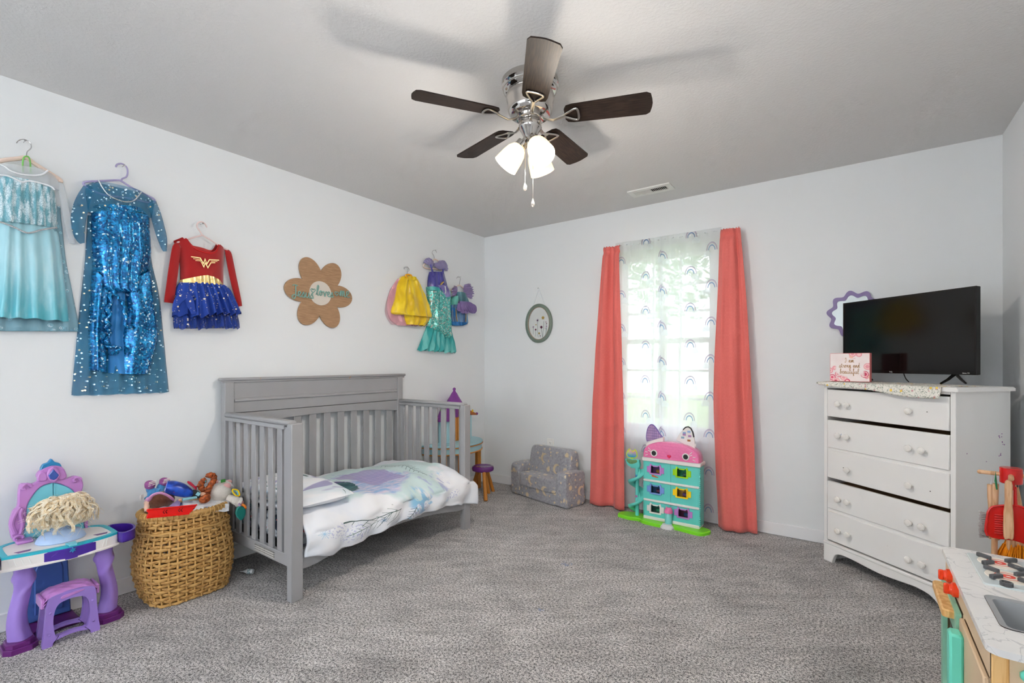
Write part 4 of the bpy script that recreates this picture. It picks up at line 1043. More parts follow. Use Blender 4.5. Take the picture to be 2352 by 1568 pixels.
curtain('curtain', 'coral curtain panel hanging between the window and the white dresser', [(2.125, pxz(1657, 540, 3.64), pxz(1700, 530, 3.64)), (2.06, pxz(1655, 560, 3.64), pxz(1703, 556, 3.64)),
        (1.55, pxz(1645, 720, 3.61), pxz(1716, 720, 3.63)), (.9, pxz(1637, 950, 3.60), pxz(1728, 950, 3.63)), (.012, pxz(1648, 1213, 3.59), pxz(1741, 1213, 3.64))],
        [.3, .75, 1.0, .9, .8, .85, .7, .2, .35, .25], 'coral window curtains', 2, M_coral, ybase=RODY - .004, amp=(.03, .08))
def sheer(t):
    u, v = t.u, t.v
    def tile(cx, off, flip):
        p = u - cx; q = (v + off).mod(.272) - .136
        d = (p * p + (q + .012) * (q + .012)).sqrt(); up = (q + .012).gt(0)
        arc1 = (d - .058).abs().lt(.0035) * up; arc2 = (d - .052).abs().lt(.0035) * up; arc3 = (d - .036).abs().lt(.0045) * up
        cl = ((p - flip * .047).pow(2.0) + (q + .034).pow(2.0)).sqrt().lt(.024).max(((p - flip * .072).pow(2.0) + (q + .042).pow(2.0)).sqrt().lt(.018)).max(((p - flip * .022).pow(2.0) + (q + .042).pow(2.0)).sqrt().lt(.017))
        return arc1, arc2, arc3, cl
    c = t.mix(t.noise(120, 1.0, vec=t.vec(u * 3, v * 3)), (244, 246, 248), (236, 239, 243)); al = None
    for cx, off, fl in ((.075, .05, 1.0), (.40, .19, 1.0), (.62, .03, -1.0)):
        a1, a2, a3, cl = tile(cx, off, fl)
        c = t.mix(cl * .6, c, (214, 220, 226)); c = t.mix(a1 * .75, c, (150, 132, 168)); c = t.mix(a2 * .6, c, (208, 190, 208)); c = t.mix(a3 * .8, c, (96, 134, 186))
        s_ = (a1 + a3 + cl * .7).clamp(); al = s_ if al is None else al.max(s_)
    return {'color': c, 'alpha': (al * .25 + .74).clamp()}
M_sheer = mat('sheer_rainbow_print', rough=.8, spec=.2, pat=sheer, thin=.55)
gath = [.2, .5, .3, .6, .2, .5, .25, .55, .2, .8, .1, .9, .2]
curtain('sheer_curtain', 'sheer white rainbow-print panel beside the curtain next to the toddler sofa', [(2.125, -1.60, -1.215), (2.07, -1.60, -1.21), (1.2, -1.60, -1.215), (.03, -1.61, -1.20)], gath, 'sheer rainbow curtains', 3, M_sheer, ybase=RODY + .005, amp=(.006, .014), double=False)
curtain('sheer_curtain', 'sheer white rainbow-print panel beside the curtain next to the dresser', [(2.125, -1.235, -.79), (2.07, -1.235, -.79), (1.2, -1.24, -.80), (.03, -1.24, -.82)], gath[::-1], 'sheer rainbow curtains', 4, M_sheer, ybase=RODY + .005, amp=(.006, .014), double=False, uv0=.05)

# ================================================================== OVAL FLOWER PICTURE
ox, oz = -2.385, 1.545; fr = BW @ Matrix.Translation((ox, oz, 0))
t = thing('oval_picture', 'oval sage green frame with pressed-flower art hung on a ribbon', 'picture', (ox, YB, oz))
M_sage = mat('sage_frame', (112, 126, 116), rough=.5)
m = MB(fr); n = 56; prof = [(0, .004), (.0, .016), (.006, .020), (.024, .020), (.031, .014), (.031, .004)]
m.grid(lambda u, v: ((.146 - prof[round(v * 5)][0]) * cos(2 * pi * u), (.180 - prof[round(v * 5)][0]) * sin(2 * pi * u), prof[round(v * 5)][1]), n, 5, cu=True)
m.build('frame', M_sage, t)
MB(fr).ring(oval(0, 0, .117, .151, n), oval(0, 0, .113, .147, n), .008, .0155).build('inner_rim', mat('brown_rim', (150, 126, 104), rough=.5), t)
art = MB(fr).prism(oval(0, 0, .116, .150, n), .003, .007).build('art_panel', mat('white_art_board', (212, 216, 216), rough=.3), t)
M_stem = mat('green_stem', (84, 116, 112), rough=.6); fl = []
C3b = lambda x, y: (860 + x * .18707, 550 + y * .18707)
def ap(x, y): a, b = bw(*C3b(x, y), .01); return (a - ox, b - oz)
for (x0, y0), (x1, y1) in (((1945, 1165), (1948, 1080)), ((1998, 1190), (2000, 1000)), ((1972, 1190), (1975, 1110)), ((2015, 1200), (2020, 1150)), ((2060, 1200), (2048, 1090)), ((2065, 1205), (2078, 1000)), ((2095, 1190), (2108, 1070)), ((2110, 1160), (2105, 1030)), ((2035, 1200), (2034, 1180))):
    a, b = ap(x0, y0), ap(x1, y1)
    MB(fr).tube([(a[0], a[1], .0072), ((a[0] + b[0]) / 2 + .002, (a[1] + b[1]) / 2, .0072), (b[0], b[1], .0072)], .0013, 6).build('stem', M_stem, art)
def flower(x, y, r, npet, cp, cc):
    a, b = ap(x, y); m = MB(fr)
    for k in range(npet):
        th = 2 * pi * k / npet + .3; m.prism(oval(a + r * .6 * cos(th), b + r * .6 * sin(th), r * .42, r * .42, 10), .0068, .0082)
    o = m.build('flower', mat('petal_%d_%d_%d' % cp, cp, rough=.6), art)
    MB(fr).prism(oval(a, b, r * .34, r * .34, 10), .008, .0092).build('flower_centre', mat('petal_%d_%d_%d' % cc, cc, rough=.6), art)
W_, P_, O_ = (206, 196, 214), (128, 72, 100), (168, 142, 72)
for f in ((2000, 992, .013, 8, W_, (70, 40, 60)), (2068, 960, .016, 5, O_, (140, 96, 40)), (1948, 1072, .010, 8, W_, P_), (2110, 1065, .010, 8, W_, P_), (1978, 1105, .009, 7, P_, (96, 50, 78)), (2048, 1075, .013, 8, P_, (96, 50, 78)),
          (2020, 1150, .010, 5, O_, (120, 110, 60)), (2104, 1012, .005, 5, P_, P_), (2112, 1030, .005, 5, P_, P_), (2095, 1090, .006, 5, W_, P_), (2036, 1180, .005, 5, P_, P_), (1982, 1045, .006, 5, O_, O_)): flower(*f)
m = MB(fr)
for s in (-1, 1): m.tube([(s * .066, .155, .010), (s * .03, .25, .008), (0, .323, .012)], .0022, 6, flat=1.8)
m.build('ribbon', M_piping, t)
a_ = MB(BW @ Matrix.Translation((ox, oz + .323, 0))); a_.lathe([(.0012, 0), (.0012, .02), (.004, .02), (.004, .022), (.0005, .023)], n=8)
single(a_, 'nail', M_nail, 'small steel nail in the wall holding the oval picture', 'nail', 'wall nails', origin=(ox, YB, oz + .323))

# ================================================================== SCALLOPED MIRROR
mc = bw(1964, 721, .02); mr = .150; fr = BW @ Matrix.Translation((mc[0], mc[1], 0))
t = thing('scalloped_mirror', 'purple scalloped round wall mirror partly behind the television', 'mirror', (mc[0], YB, mc[1]))
def scal(r, amp, n=160): return [((r + amp * cos(10 * (q - radians(173)))) * cos(q), (r + amp * cos(10 * (q - radians(173)))) * sin(q)) for q in [2 * pi * i / n for i in range(n)]]
M_pur = mat('mauve_frame', (128, 112, 156), rough=.45)
MB(fr).ring(scal(mr - .010, .012), scal(mr - .037, .010), 0, .018).build('frame', M_pur, t)
MB(fr).prism(scal(mr - .034, .010), .002, .008).build('glass', mat('mirror_glass', (225, 228, 228), rough=.03, metal=1), t)

# ================================================================== CEILING FAN
FX, FY = -1.185, 1.772; fo = Vector((FX, FY, 0))
t = thing('ceiling_fan', 'five-blade ceiling fan with chrome housing and three lit glass shades', 'ceiling fan', (FX, FY, ZC))
M_nick = mat('polished_nickel', (196, 192, 188), rough=.10, metal=1); M_brn = mat('brushed_nickel', (190, 186, 180), rough=.28, metal=1)
P = [(.001, 2.4395), (.122, 2.4395), (.127, 2.434), (.127, 2.412), (.122, 2.408), (.118, 2.400), (.120, 2.392), (.115, 2.384), (.104, 2.378), (.108, 2.368), (.106, 2.352), (.100, 2.335), (.101, 2.31), (.097, 2.295), (.088, 2.283), (.072, 2.279), (.001, 2.279)]
MB(Matrix.Translation(fo)).lathe(P, n=48, caps=False).build('motor_housing', M_nick, t)
MB(Matrix.Translation(fo)).lathe([(.001, 2.281), (.060, 2.281), (.060, 2.262), (.050, 2.258), (.001, 2.258)], n=36, caps=False).build('flywheel', M_nick, t)
kit = MB(Matrix.Translation(fo)).lathe([(.001, 2.259), (.046, 2.259), (.050, 2.254), (.052, 2.228), (.048, 2.222), (.040, 2.21), (.030, 2.19), (.022, 2.178), (.001, 2.176)], n=36, caps=False).build('light_kit', M_nick, t)
def walnut(tt): return tt.mix(tt.noise(14, 4.0, vec=tt.vec(tt.u * 1.0, tt.v * 14, 0)).ss(.4, .62), (30, 23, 21), (50, 38, 32))
M_wal = mat('dark_walnut_blade', rough=.5, spec=.22, pat=walnut)
bl = [(.155, -.030), (.165, -.048), (.19, -.054), (.50, -.063), (.517, -.052), (.524, -.02), (.526, 0), (.524, .02), (.517, .052), (.50, .063), (.19, .054), (.165, .048), (.155, .030)]
blp = bl
for k in range(5):
    fr = Matrix.Translation((FX, FY, 2.268)) @ Matrix.Rotation(radians(21.5 + 72 * k), 4, 'Z') @ Matrix.Rotation(radians(-12), 4, 'X')
    b = MB(fr).prism(blp, 0, .006).build('blade', M_wal, t)
    m = MB(fr)
    m.tube([(.050, 0, .006), (.080, 0, -.012), (.105, 0, -.020), (.135, 0, -.012), (.158, 0, -.006)], [.010, .009, .0085, .009, .010], 8, flat=.45)
    lp = catmull([(.150, 0, -.005), (.170, -.016, -.005), (.208, -.034, -.005), (.216, 0, -.005), (.208, .034, -.005), (.170, .016, -.005)], 5, closed=True)
    m.tube(lp, .0052, 8, closed=True, flat=.7)
    m.build('blade_arm', M_brn, b)
M_shade = mat('lit_frosted_glass', (255, 236, 200), rough=.4, emis=(255, 226, 176), emis_s=1.1, alpha=1.0)
M_bulb = mat('bulb', (255, 246, 226), emis=(255, 236, 200), emis_s=14.0)
for k, az in enumerate((-28, 92, 212)):
    fr = Matrix.Translation((FX, FY, 2.205)) @ Matrix.Rotation(radians(az), 4, 'Z') @ Matrix.Rotation(radians(180 - 38), 4, 'Y')
    arm = MB(fr).lathe([(.001, .02), (.013, .02), (.013, .045), (.026, .05), (.028, .075), (.024, .08), (.001, .08)], n=24, caps=False).build('lamp_socket', M_nick, t)
    prof = [(.024, .072), (.034, .082), (.044, .100), (.050, .125), (.054, .155), (.0565, .180), (.0545, .180), (.052, .155), (.048, .125), (.042, .101), (.032, .084), (.022, .074)]
    MB(fr).lathe(prof, n=32, caps=False).build('lamp_shade', M_shade, t)
    MB(fr).lathe([(.010, .080), (.013, .095), (.026, .120), (.029, .138), (.024, .156), (.010, .166), (.001, .168)], n=20).build('bulb', M_bulb, arm)
    d = bpy.data.lights.new('fan_bulb', 'POINT'); d.energy = 17.0; d.color = (1.0, .92, .82); d.shadow_soft_size = .045
    lo = bpy.data.objects.new('fan_bulb', d); COL.objects.link(lo); lo.location = (fr @ Vector((0, 0, .176)))
for (px, y1), rr in (((1206, 430), .030), ((1224, 467), .034)):
    a = ray(px, 300); dd = (FX * _f[0] + FY * _f[1]) - .045; x, y = a.x * dd, a.y * dd
    z1 = CAMH - (y1 - HOR) * dd / FPX
    ch = MB().tube([(x, y, 2.232), (x, y, z1 + .02)], .0011, 6).build('pull_chain', M_brn, t)
    MB(Matrix.Translation((x, y, z1))).lathe([(.001, -.016), (.006, -.012), (.0085, -.004), (.007, .006), (.003, .016), (.001, .021)], n=14, caps=False).build('pendant', mat('clear_pendant', (230, 226, 222), rough=.08, trans=.7, ior=1.45), ch)
# ================================================================== WHITE DRESSER ACROSS THE CORNER
dax, dan = Vector((.764, -.645, 0)), Vector((-.645, -.764, 0))
D0 = Vector((-.153, 3.436, 0)) + dan * .012
DW, DD, DH = .690, .352, 1.046
DF = frame(D0, dax, (0, 0, 1), dan)            # a along the front, b up, c out of the front
def dfp(px, py, c=0.0): p = PL(px, py, D0 + dan * c, dan); return ((p - D0).dot(dax), p.z)
def worn_white(t):
    s = t.noise(7, 4.0).ss(.66, .84) * .2; c = t.mix(s, (240, 240, 239), (212, 210, 206))
    sc = t.noise(34, 2.0, vec=t.vec(t.x * 1, t.y * 1, t.z * .35)).ss(.79, .84)
    return t.mix(sc * .4, c, (168, 160, 162))
M_dr = mat('worn_white_paint', rough=.45, spec=.4, pat=worn_white, bump=None); M_knob = mat('white_ceramic', (238, 236, 232), rough=.2, coat=.3)
dr = thing('dresser', 'worn white five-drawer chest with arched plinth standing across the corner', 'dresser', tuple(D0 + dax * DW / 2 - dan * DD / 2))
m = MB(DF)
m.box(0, .018, .0, DH, -DD, 0, .002); m.box(DW - .018, DW, 0, DH, -DD, 0, .002)           # sides
m.box(.018, DW - .018, .11, DH, -DD, -DD + .008); m.box(.018, DW - .018, .108, .122, -DD, -.004); m.box(.018, DW - .018, DH - .014, DH, -DD, 0)
m.build('carcass', M_dr, dr)
for x0, x1 in ((-.002, .02), (DW - .02, DW + .002)): MB(DF).box(x0, x1, .10, DH, -.012, .004, .002).build('stile', M_dr, dr)
TF = frame(D0 + Vector((0, 0, DH)), dax, -dan, (0, 0, 1))
MB(TF).prism(rrect(-.026, DW + .022, -.024, DD, .008), 0, .020, .007).build('top', M_dr, dr)
Z = [(.862, 1.022), (.678, .842), (.500, .663), (.318, .479), (.130, .300)]; outl = [(.0, .0), (0, .004), (.004, .006), (0, .0), (0, .0)]
knobs = [[(.106, .941), (.162, .941), (.497, .939)], [(.106, .758), (.162, .758), (.497, .753), (.558, .752)], [(.164, .571), (.498, .567)], [(.106, .388), (.164, .388), (.498, .381), (.559, .381)], [(.106, .206), (.166, .205), (.497, .197), (.559, .197)]]
for i, (z0, z1) in enumerate(Z):
    o = MB(DF).box(.023, DW - .023, z0, z1, -.014, .006, .003).build('drawer', M_dr, dr)
    MB(DF).box(.03, DW - .03, z0 + .01, z1 - .018, -DD + .03, -.014).build('drawer_box', mat('raw_pine', (176, 146, 110), rough=.7, var=(12, .1)), o)
    for a, b in knobs[i]:
        MB(DF @ Matrix.Translation((a, b, .006))).lathe([(.007, 0), (.006, .006), (.007, .012), (.0155, .016), (.0175, .022), (.014, .028), (.006, .0305), (.0005, .031)], n=20).build('knob', M_knob, o)
for a, b, i in ((.572, .942, 0), (.128, .577, 2), (.586, .561, 2)):
    MB(DF @ Matrix.Translation((a, b, .0))).lathe([(.0025, 0), (.0025, .0064), (.0005, .0066)], n=8).build('screw_hole', M_dark, dr)
for za, zb in ((.663, .678), (.300, .318)): MB(DF).box(.018, DW - .018, za - .003, zb + .003, -.02, -.004, .001).build('divider', M_dr, dr)
ap = [(0, 0), (.055, 0)] + catmull([(.058, .012), (.075, .05), (.11, .068), (.17, .070), (.25, .064), (.345, .058), (.44, .064), (.52, .070), (.58, .062), (.615, .04), (.633, .012)], 4) + [(.636, 0), (DW, 0), (DW, .108), (0, .108)]
MB(DF).prism(ap, -.014, .010, .003).build('plinth', M_dr, dr)
MB(DF).box(0, DW, .104, .122, -.012, .014, .005).build('plinth_moulding', M_dr, dr)
# purple scribbles on the side
sd = frame(D0 + dax * DW, (-dan), (0, 0, 1), dax); m = MB(sd); rnd = random.Random(4)
for cx, cz, k in ((.285, .835, 5), (.30, .80, 3), (.275, .74, 3), (.20, .72, 1), (.08, .755, 1)):
    for q in range(k):
        a, b = cx + rnd.uniform(-.012, .012), cz + rnd.uniform(-.012, .012)
        m.prism(oval(a, b, rnd.uniform(.0015, .004), rnd.uniform(.0015, .004), 7), 0, .0006)
m.build('crayon_mark', mat('purple_crayon', (150, 96, 160), rough=.7), dr)
m = MB(DF)
for L in ([(.07, .762), (.074, .748), (.08, .756)], [(.098, .764), (.104, .75), (.116, .77)]): m.tube([(a, b, .0062) for a, b in L], .0011, 5)
m.build('crayon_mark', mat('blue_crayon', (90, 126, 196), rough=.7), dr)

# floral runner on top, hanging over the front edge
def floral(t):
    d, c, n = t.vor(58, vec=t.uvs); d2, c2, n2 = t.vor(38, vec=t.vec(t.u + 5, t.v + 2))
    a = t.noise(110, 2.0, vec=t.uvs, dist=1.5)
    col = t.mix((a.ss(.54, .60)) * .8, (236, 234, 226), (128, 142, 128))
    col = t.mix(d.lt(.30) * c[0].gt(.62), col, (214, 168, 170)); col = t.mix(d.lt(.13) * c[0].gt(.62), col, (178, 120, 130))
    return t.mix(d2.lt(.30) * c2[0].gt(.74), col, (240, 204, 84))
M_flor = mat('floral_cotton', rough=.8, pat=floral)
def runner(u, v):
    a = -.022 + u * .672; L = .30; hang = .012 + .040 * min(1, u * 1.5) ** 1.2 + .006 * sin(u * 9)
    s = v * (L + hang); z = DH + .0215; edge = .0285
    if s < L: return tuple(D0 + dax * a + dan * (edge - L + s) + Vector((0, 0, z + .0012 * sin(s * 40 + a * 20))))
    k = s - L; return tuple(D0 + dax * (a + .004 * sin(k * 60)) + dan * (edge + .004 + .010 * sin(min(1, k / max(hang, .001)) * 1.6) + .002 * sin(a * 30)) + Vector((0, 0, z - k)))
m = MB(); m.grid(runner, 60, 40, uvf=lambda u, v: (u * .672, v * .36))
o = single(m, 'table_runner', M_flor, 'floral print cloth with yellow flowers draped over the dresser top', 'cloth', origin=tuple(D0 + dax * .31 + Vector((0, 0, DH + .02))), fix=False, sharp=180)
s_ = o.modifiers.new('thickness', 'SOLIDIFY'); s_.thickness = .0016; s_.offset = 0

# ================================================================== TELEVISION
zt = DH + .0235
TVW, TVH = .712, .437
tl = PL(1937, 775, D0 - dan * .250, dan); ta = (tl - D0).dot(dax)
TVF = frame(D0 + dax * ta - dan * .250, dax, (0, 0, 1), dan); zb = 1.120
tv = thing('television', 'black flat-screen television on splayed feet on the white dresser', 'television', tuple(D0 + dax * (ta + TVW / 2) - dan * .27 + Vector((0, 0, zt))))
M_tvb = mat('black_gloss_plastic', (12, 12, 13), rough=.25); M_scr_ = mat('dark_screen', (9, 9, 10), rough=.12, spec=.5)
MB(TVF).box(0, TVW, zb, zb + TVH, -.03, 0, .003).build('cabinet', M_tvb, tv)
MB(TVF).prism([(.14, zb + .03), (TVW - .14, zb + .03), (TVW - .17, zb + .28), (.17, zb + .28)], -.062, -.029).build('rear_housing', mat('black_matt_plastic', (18, 18, 19), rough=.6), tv)
MB(TVF).box(.008, TVW - .008, zb + .016, zb + TVH - .008, -.002, .0006).build('screen', M_scr_, tv)
MB(TVF).ring([(0, zb), (TVW, zb), (TVW, zb + TVH), (0, zb + TVH)], [(.008, zb + .016), (TVW - .008, zb + .016), (TVW - .008, zb + TVH - .008), (.008, zb + TVH - .008)], -.002, .0022).build('bezel', M_tvb, tv)
for a in (.105, .60):
    for s in (-1, 1):
        MB(TVF).tube([(a + .012, zb + .006, -.016), (a + .008, (zb + zt) / 2, -.016 + s * .045), (a + .002, zt + .005, -.016 + s * .085)], [.010, .008, .006], 8, flat=.7).build('foot', M_tvb, tv)
def text_mesh(s, size, fr, material, parent, name, label=None, ext=.0004):
    cu = bpy.data.curves.new(name, 'FONT'); cu.body = s; cu.size = size; cu.align_x = 'CENTER'; cu.align_y = 'CENTER'; cu.extrude = ext
    tmp = bpy.data.objects.new(name, cu); me = bpy.data.meshes.new_from_object(tmp); me.name = name; bpy.data.objects.remove(tmp); bpy.data.curves.remove(cu)
    me.transform(ROOTM[parent.name].inverted() @ fr); me.materials.clear(); me.materials.append(material)
    o = bpy.data.objects.new(name, me); COL.objects.link(o); o.parent = parent
    if label: o['label'] = label
    return o
M_ltr = mat('white_print', (225, 225, 228), rough=.5)
text_mesh('TCL', .0105, TVF @ Matrix.Translation((.300, zb + .008, .0024)), M_ltr, tv, 'brand_lettering', 'small white maker name on the lower bezel')
text_mesh('Roku TV', .0085, TVF @ Matrix.Translation((TVW - .042, zb + .008, .0024)), M_ltr, tv, 'brand_lettering', 'small white system name on the lower bezel corner')
p0 = TVF @ Vector((.335, zb - .0, -.045)); cb = MB().tube(catmull([tuple(p0), tuple(p0 + Vector((.01, .0, -.03))), tuple(p0 + Vector((.022, -.012, zt - p0.z + .003)))], 6), .0025, 6).build('cable', M_tvb, tv)

# ================================================================== PINK BOX SIGN
bn = Vector((-.26, -.965, 0)).normalized(); bx = Vector((-bn.y, bn.x, 0)); 
bb = PL(1951, 873, D0 - dan * .07, dan); bb.z = zt + .001
BF = frame(bb, bx, (0, 0, 1), bn); bw_, bh = .198, .166
def blooms(t):
    u, v = t.u, t.v
    d, c, n = t.vor(26, vec=t.uvs); w = t.noise(20, 3.0, vec=t.uvs)
    edge = (u / .099).abs().max(((v - .083) / .083).abs())
    k = (edge + (w - .5) * .7).ss(.58, .74)
    petal = t.mix(c[0].ss(.3, .8), (238, 160, 172), (214, 66, 108)); petal = t.mix(d.lt(.16), petal, (196, 50, 84)); petal = t.mix((d - .36).abs().lt(.06), petal, (250, 206, 206))
    petal = t.mix(c[1].gt(.7), petal, (246, 196, 176))
    return t.mix(k * (d.lt(.52)), t.mix(w, (250, 246, 244), (244, 222, 222)), petal)
bs = thing('box_sign', 'pink floral box sign with gold script standing beside the television', 'sign', tuple(bb))
MB(BF).box(-bw_ / 2, bw_ / 2, 0, bh, -.034, 0, .001).build('box', mat('pink_painted_wood', (226, 130, 130), rough=.6), bs)
fcx = MB(BF).prism([(-bw_ / 2 + .002, .002), (bw_ / 2 - .002, .002), (bw_ / 2 - .002, bh - .002), (-bw_ / 2 + .002, bh - .002)], -.0005, .0008).build('printed_face', mat('bloom_print', rough=.6, pat=blooms), bs)
M_gp = mat('gold_script', (178, 130, 62), rough=.4, metal=.4); m = MB(BF)
for txt, z, wd in (('I am', .112, .046), ('strong and', .082, .104), ('beautiful', .046, .096)):
    st, k = cursive(txt, wd, 4)
    for s in st: m.tube([(p[0] - wd / 2, z + p[1] * 1.15, .001) for p in s], .0010, 5)
m.build('script', M_gp, fcx, label='gold words reading I am strong and beautiful')
# ================================================================== TODDLER SOFA
def foil(t):
    d, c, n = t.vor(6.2, vec=t.uvs, rnd=.85)
    px = n.outputs['Position']; sp = t.nt.nodes.new('ShaderNodeSeparateXYZ'); t.nt.links.new(px, sp.inputs[0])
    sc = 1.0
    x, y = (t.u - E(t.nt, sp.outputs[0]) ), (t.v - E(t.nt, sp.outputs[1]))
    r = (x * x + y * y).sqrt(); a = y.atan2(x)
    th = c[2] * 6.28
    mx, my = x - th.cos() * .019, y - th.sin() * .019
    moon = r.lt(.042) * (1.0 - (mx * mx + my * my).sqrt().lt(.034)) * c[0].gt(.62)
    star = (r - ((a * 10.0).sin() * .005 + .019)).lt(0) * (1.0 - c[0].gt(.62))
    d2, c2, n2 = t.vor(15, vec=t.vec(t.u + 3.3, t.v + 1.1)); p2 = n2.outputs['Position']; s2 = t.nt.nodes.new('ShaderNodeSeparateXYZ'); t.nt.links.new(p2, s2.inputs[0])
    x2, y2 = t.u + 3.3 - E(t.nt, s2.outputs[0]), t.v + 1.1 - E(t.nt, s2.outputs[1]); r2 = (x2 * x2 + y2 * y2).sqrt()
    star2 = (r2 - ((y2.atan2(x2) * 6.0).sin() * .0025 + .0085)).lt(0) * c2[0].gt(.45) * d.gt(.25)
    k = (moon + star + star2).clamp()
    pile = t.noise(60, 4.0, vec=t.vec(t.x, t.y, t.z)); base = t.mix(pile.ss(.3, .7), (138, 138, 145), (168, 167, 173))
    return {'color': t.mix(k, base, (224, 206, 172)), 'metal': k * .35, 'rough': k * -.45 + .9, 'height': pile * 1.0 - k * .4, 'hs': .5, 'hd': .008}
M_plush = mat('grey_plush_gold_moons', pat=foil, sheen=.4, spec=.3)
sA, sB = PZ(1172, 1132, 0), PZ(1298, 1171, 0)
sx = Vector((sB.x - sA.x, sB.y - sA.y, 0)); SW = sx.length; sx.normalize(); sn = Vector((sx.y, -sx.x, 0))
if sn.y > 0: sn = -sn
SF = frame(sA, sx, (0, 0, 1), sn)             # a along the front, b up, c out towards the room
sofa = thing('toddler_sofa', 'grey plush toddler sofa printed with gold moons and stars', 'sofa', tuple(sA + sx * SW / 2 - sn * .17))
def soft(fr, x0, x1, y0, y1, z0, z1, e=.28, nu=36, nv=22, wob=.006, seed=1):
    m = MB(fr); m.ell(((x0 + x1) / 2, (y0 + y1) / 2, (z0 + z1) / 2), ((x1 - x0) / 2, (y1 - y0) / 2, (z1 - z0) / 2), nu, nv, e1=e, e2=e)
    m.v = [(x + wob * N3(x * 9, y * 9, z * 9 + seed), y + wob * N3(x * 8 + 4, y * 8, z * 8 + seed), z + wob * N3(x * 8, y * 8 + 5, z * 8 + seed)) for x, y, z in m.v]
    return m
SD = .245
soft(SF, .0, .125, .0, .285, -SD, 0, .24, seed=1).build('armrest', M_plush, sofa, sharp=180)
soft(SF, SW - .115, SW + .01, .0, .285, -SD, 0, .24, seed=2).build('armrest', M_plush, sofa, sharp=180)
soft(SF, .10, SW - .10, .0, .13, -SD + .02, -.004, .2, seed=3).build('base', M_plush, sofa, sharp=180)
soft(SF, .108, SW - .098, .10, .215, -SD + .08, .012, .28, wob=.008, seed=4).build('seat_cushion', M_plush, sofa, sharp=180)
bf = SF @ Matrix.Translation((0, .16, -SD + .085)) @ Matrix.Rotation(radians(-8), 4, 'X')
soft(bf, .095, SW - .075, -.12, .285, -.085, .04, .26, wob=.008, seed=5).build('backrest', M_plush, sofa, sharp=180)

# ================================================================== CAT-FACED DOLLHOUSE
hA, hB = PZ(1479, 1187, .03), PZ(1606, 1213, .03)
hx = Vector((hB.x - hA.x, hB.y - hA.y, 0)); HW = hx.length; hx.normalize(); hn = Vector((hx.y, -hx.x, 0))
if hn.y > 0: hn = -hn
hA.z = 0
HF = frame(hA, hx, (0, 0, 1), hn); HD = .10
house = thing('dollhouse', 'turquoise toy dollhouse with a pink cat-eared roof below the window', 'dollhouse', tuple(hA + hx * HW / 2 - hn * HD / 2))
M_turq = mat('turquoise_plastic', (98, 206, 196), rough=.35, coat=.2); M_pinkp = mat('pink_glitter_plastic', (236, 120, 172), rough=.25, coat=.5, var=(90, .12)); M_wp = mat('milky_plastic', (236, 232, 230), rough=.35)
M_lime = mat('lime_plastic', (122, 214, 40), rough=.35); M_limef = mat('lime_frame', (158, 216, 16), rough=.35); M_lilp = mat('lilac_plastic', (190, 128, 200), rough=.35); M_perp = mat('periwinkle_plastic', (118, 150, 216), rough=.35); M_yelp = mat('yellow_plastic', (246, 206, 10), rough=.35); M_blk = mat('black_plastic', (36, 36, 40), rough=.3)
zs = [.035, .165, .31, .452]
CD = lambda x, y: (1410 + x * .17857, 960 + y * .17857)
def hp(x, y, c=0.0): p = PL(*CD(x, y), hA + hn * c, hn); return ((p - hA).dot(hx), p.z)
# lawn base
TFh = frame(hA, hx, hn, (0, 0, -1))
lawn = catmull([(-.19, -.06), (-.20, .02), (-.10, .045), (-.03, .03), (.02, .06), (.13, .07), (HW * .5, .05), (HW * .72, .055), (HW + .01, .07), (HW + .055, .03), (HW + .05, -.05), (HW * .5, -.10), (-.08, -.10)], 5, True)
MB(frame(hA, hx, -hn, (0, 0, 1))).prism([(a, -b) for a, b in lawn], .0, .024, .006).build('lawn_base', M_lime, house)
# windows: traced centres in the facade
wins = [((535, 662), M_lilp), ((875, 703), M_limef), ((537, 915), M_perp), ((875, 963), M_yelp), ((535, 1165), M_wp), ((893, 1222), M_lilp)]
wc = []
for (x, y), mt in wins: wc.append((hp(x, y)[0], hp(x, y)[1], mt))
floors = [(zs[2] + .008, zs[3] - .0), (zs[1] + .008, zs[2] - .004), (zs[0], zs[1] - .004)]
ww, wh = .034, .026
def catwin(cx, cz, s=1.0, n=0):
    return [(cx + a * s, cz + b * s) for a, b in ((-.036, -.03), (.036, -.03), (.036, .022), (.030, .034), (.018, .024), (-.018, .024), (-.030, .034), (-.036, .022))]
# facade slabs around the openings
fa = MB(HF)
for (z0, z1), row in zip(floors, ((0, 1), (2, 3), (4, 5))):
    xs = [0.0]
    for w in row:
        cx, cz, mt = wc[w]; fa.box(xs[-1], cx - .036, z0, z1, -.006, 0); fa.box(cx - .036, cx + .036, z0, cz - .03, -.006, 0); fa.box(cx - .036, cx + .036, cz + .03, z1, -.006, 0); xs.append(cx + .036)
    fa.box(xs[-1], HW, z0, z1, -.006, 0)
fa.build('facade', M_turq, house)
for x0 in (-.004, HW - .006): MB(HF).box(x0, x0 + .010, zs[0], zs[3], -HD, .002, .002).build('side_wall', M_turq, house)
MB(HF).box(.006, HW - .006, zs[0], zs[3], -HD, -HD + .005).build('back_wall', mat('teal_inside', (30, 110, 110), rough=.6), house)
m = MB(HF)
for k in range(28): m.box(HW + .002, HW + .009, zs[0] + .01 + k * .0147, zs[0] + .0185 + k * .0147, -.012, .003, .001)
m.build('hinge_teeth', M_turq, house)
for z in (zs[1], zs[2]): MB(HF).box(-.002, HW + .002, z - .008, z + .009, -HD, .008, .004).build('floor_band', M_wp, house)
MB(HF).box(-.002, HW + .002, zs[0] - .012, zs[0] + .012, -HD, .008, .004).build('plinth_band', M_wp, house)
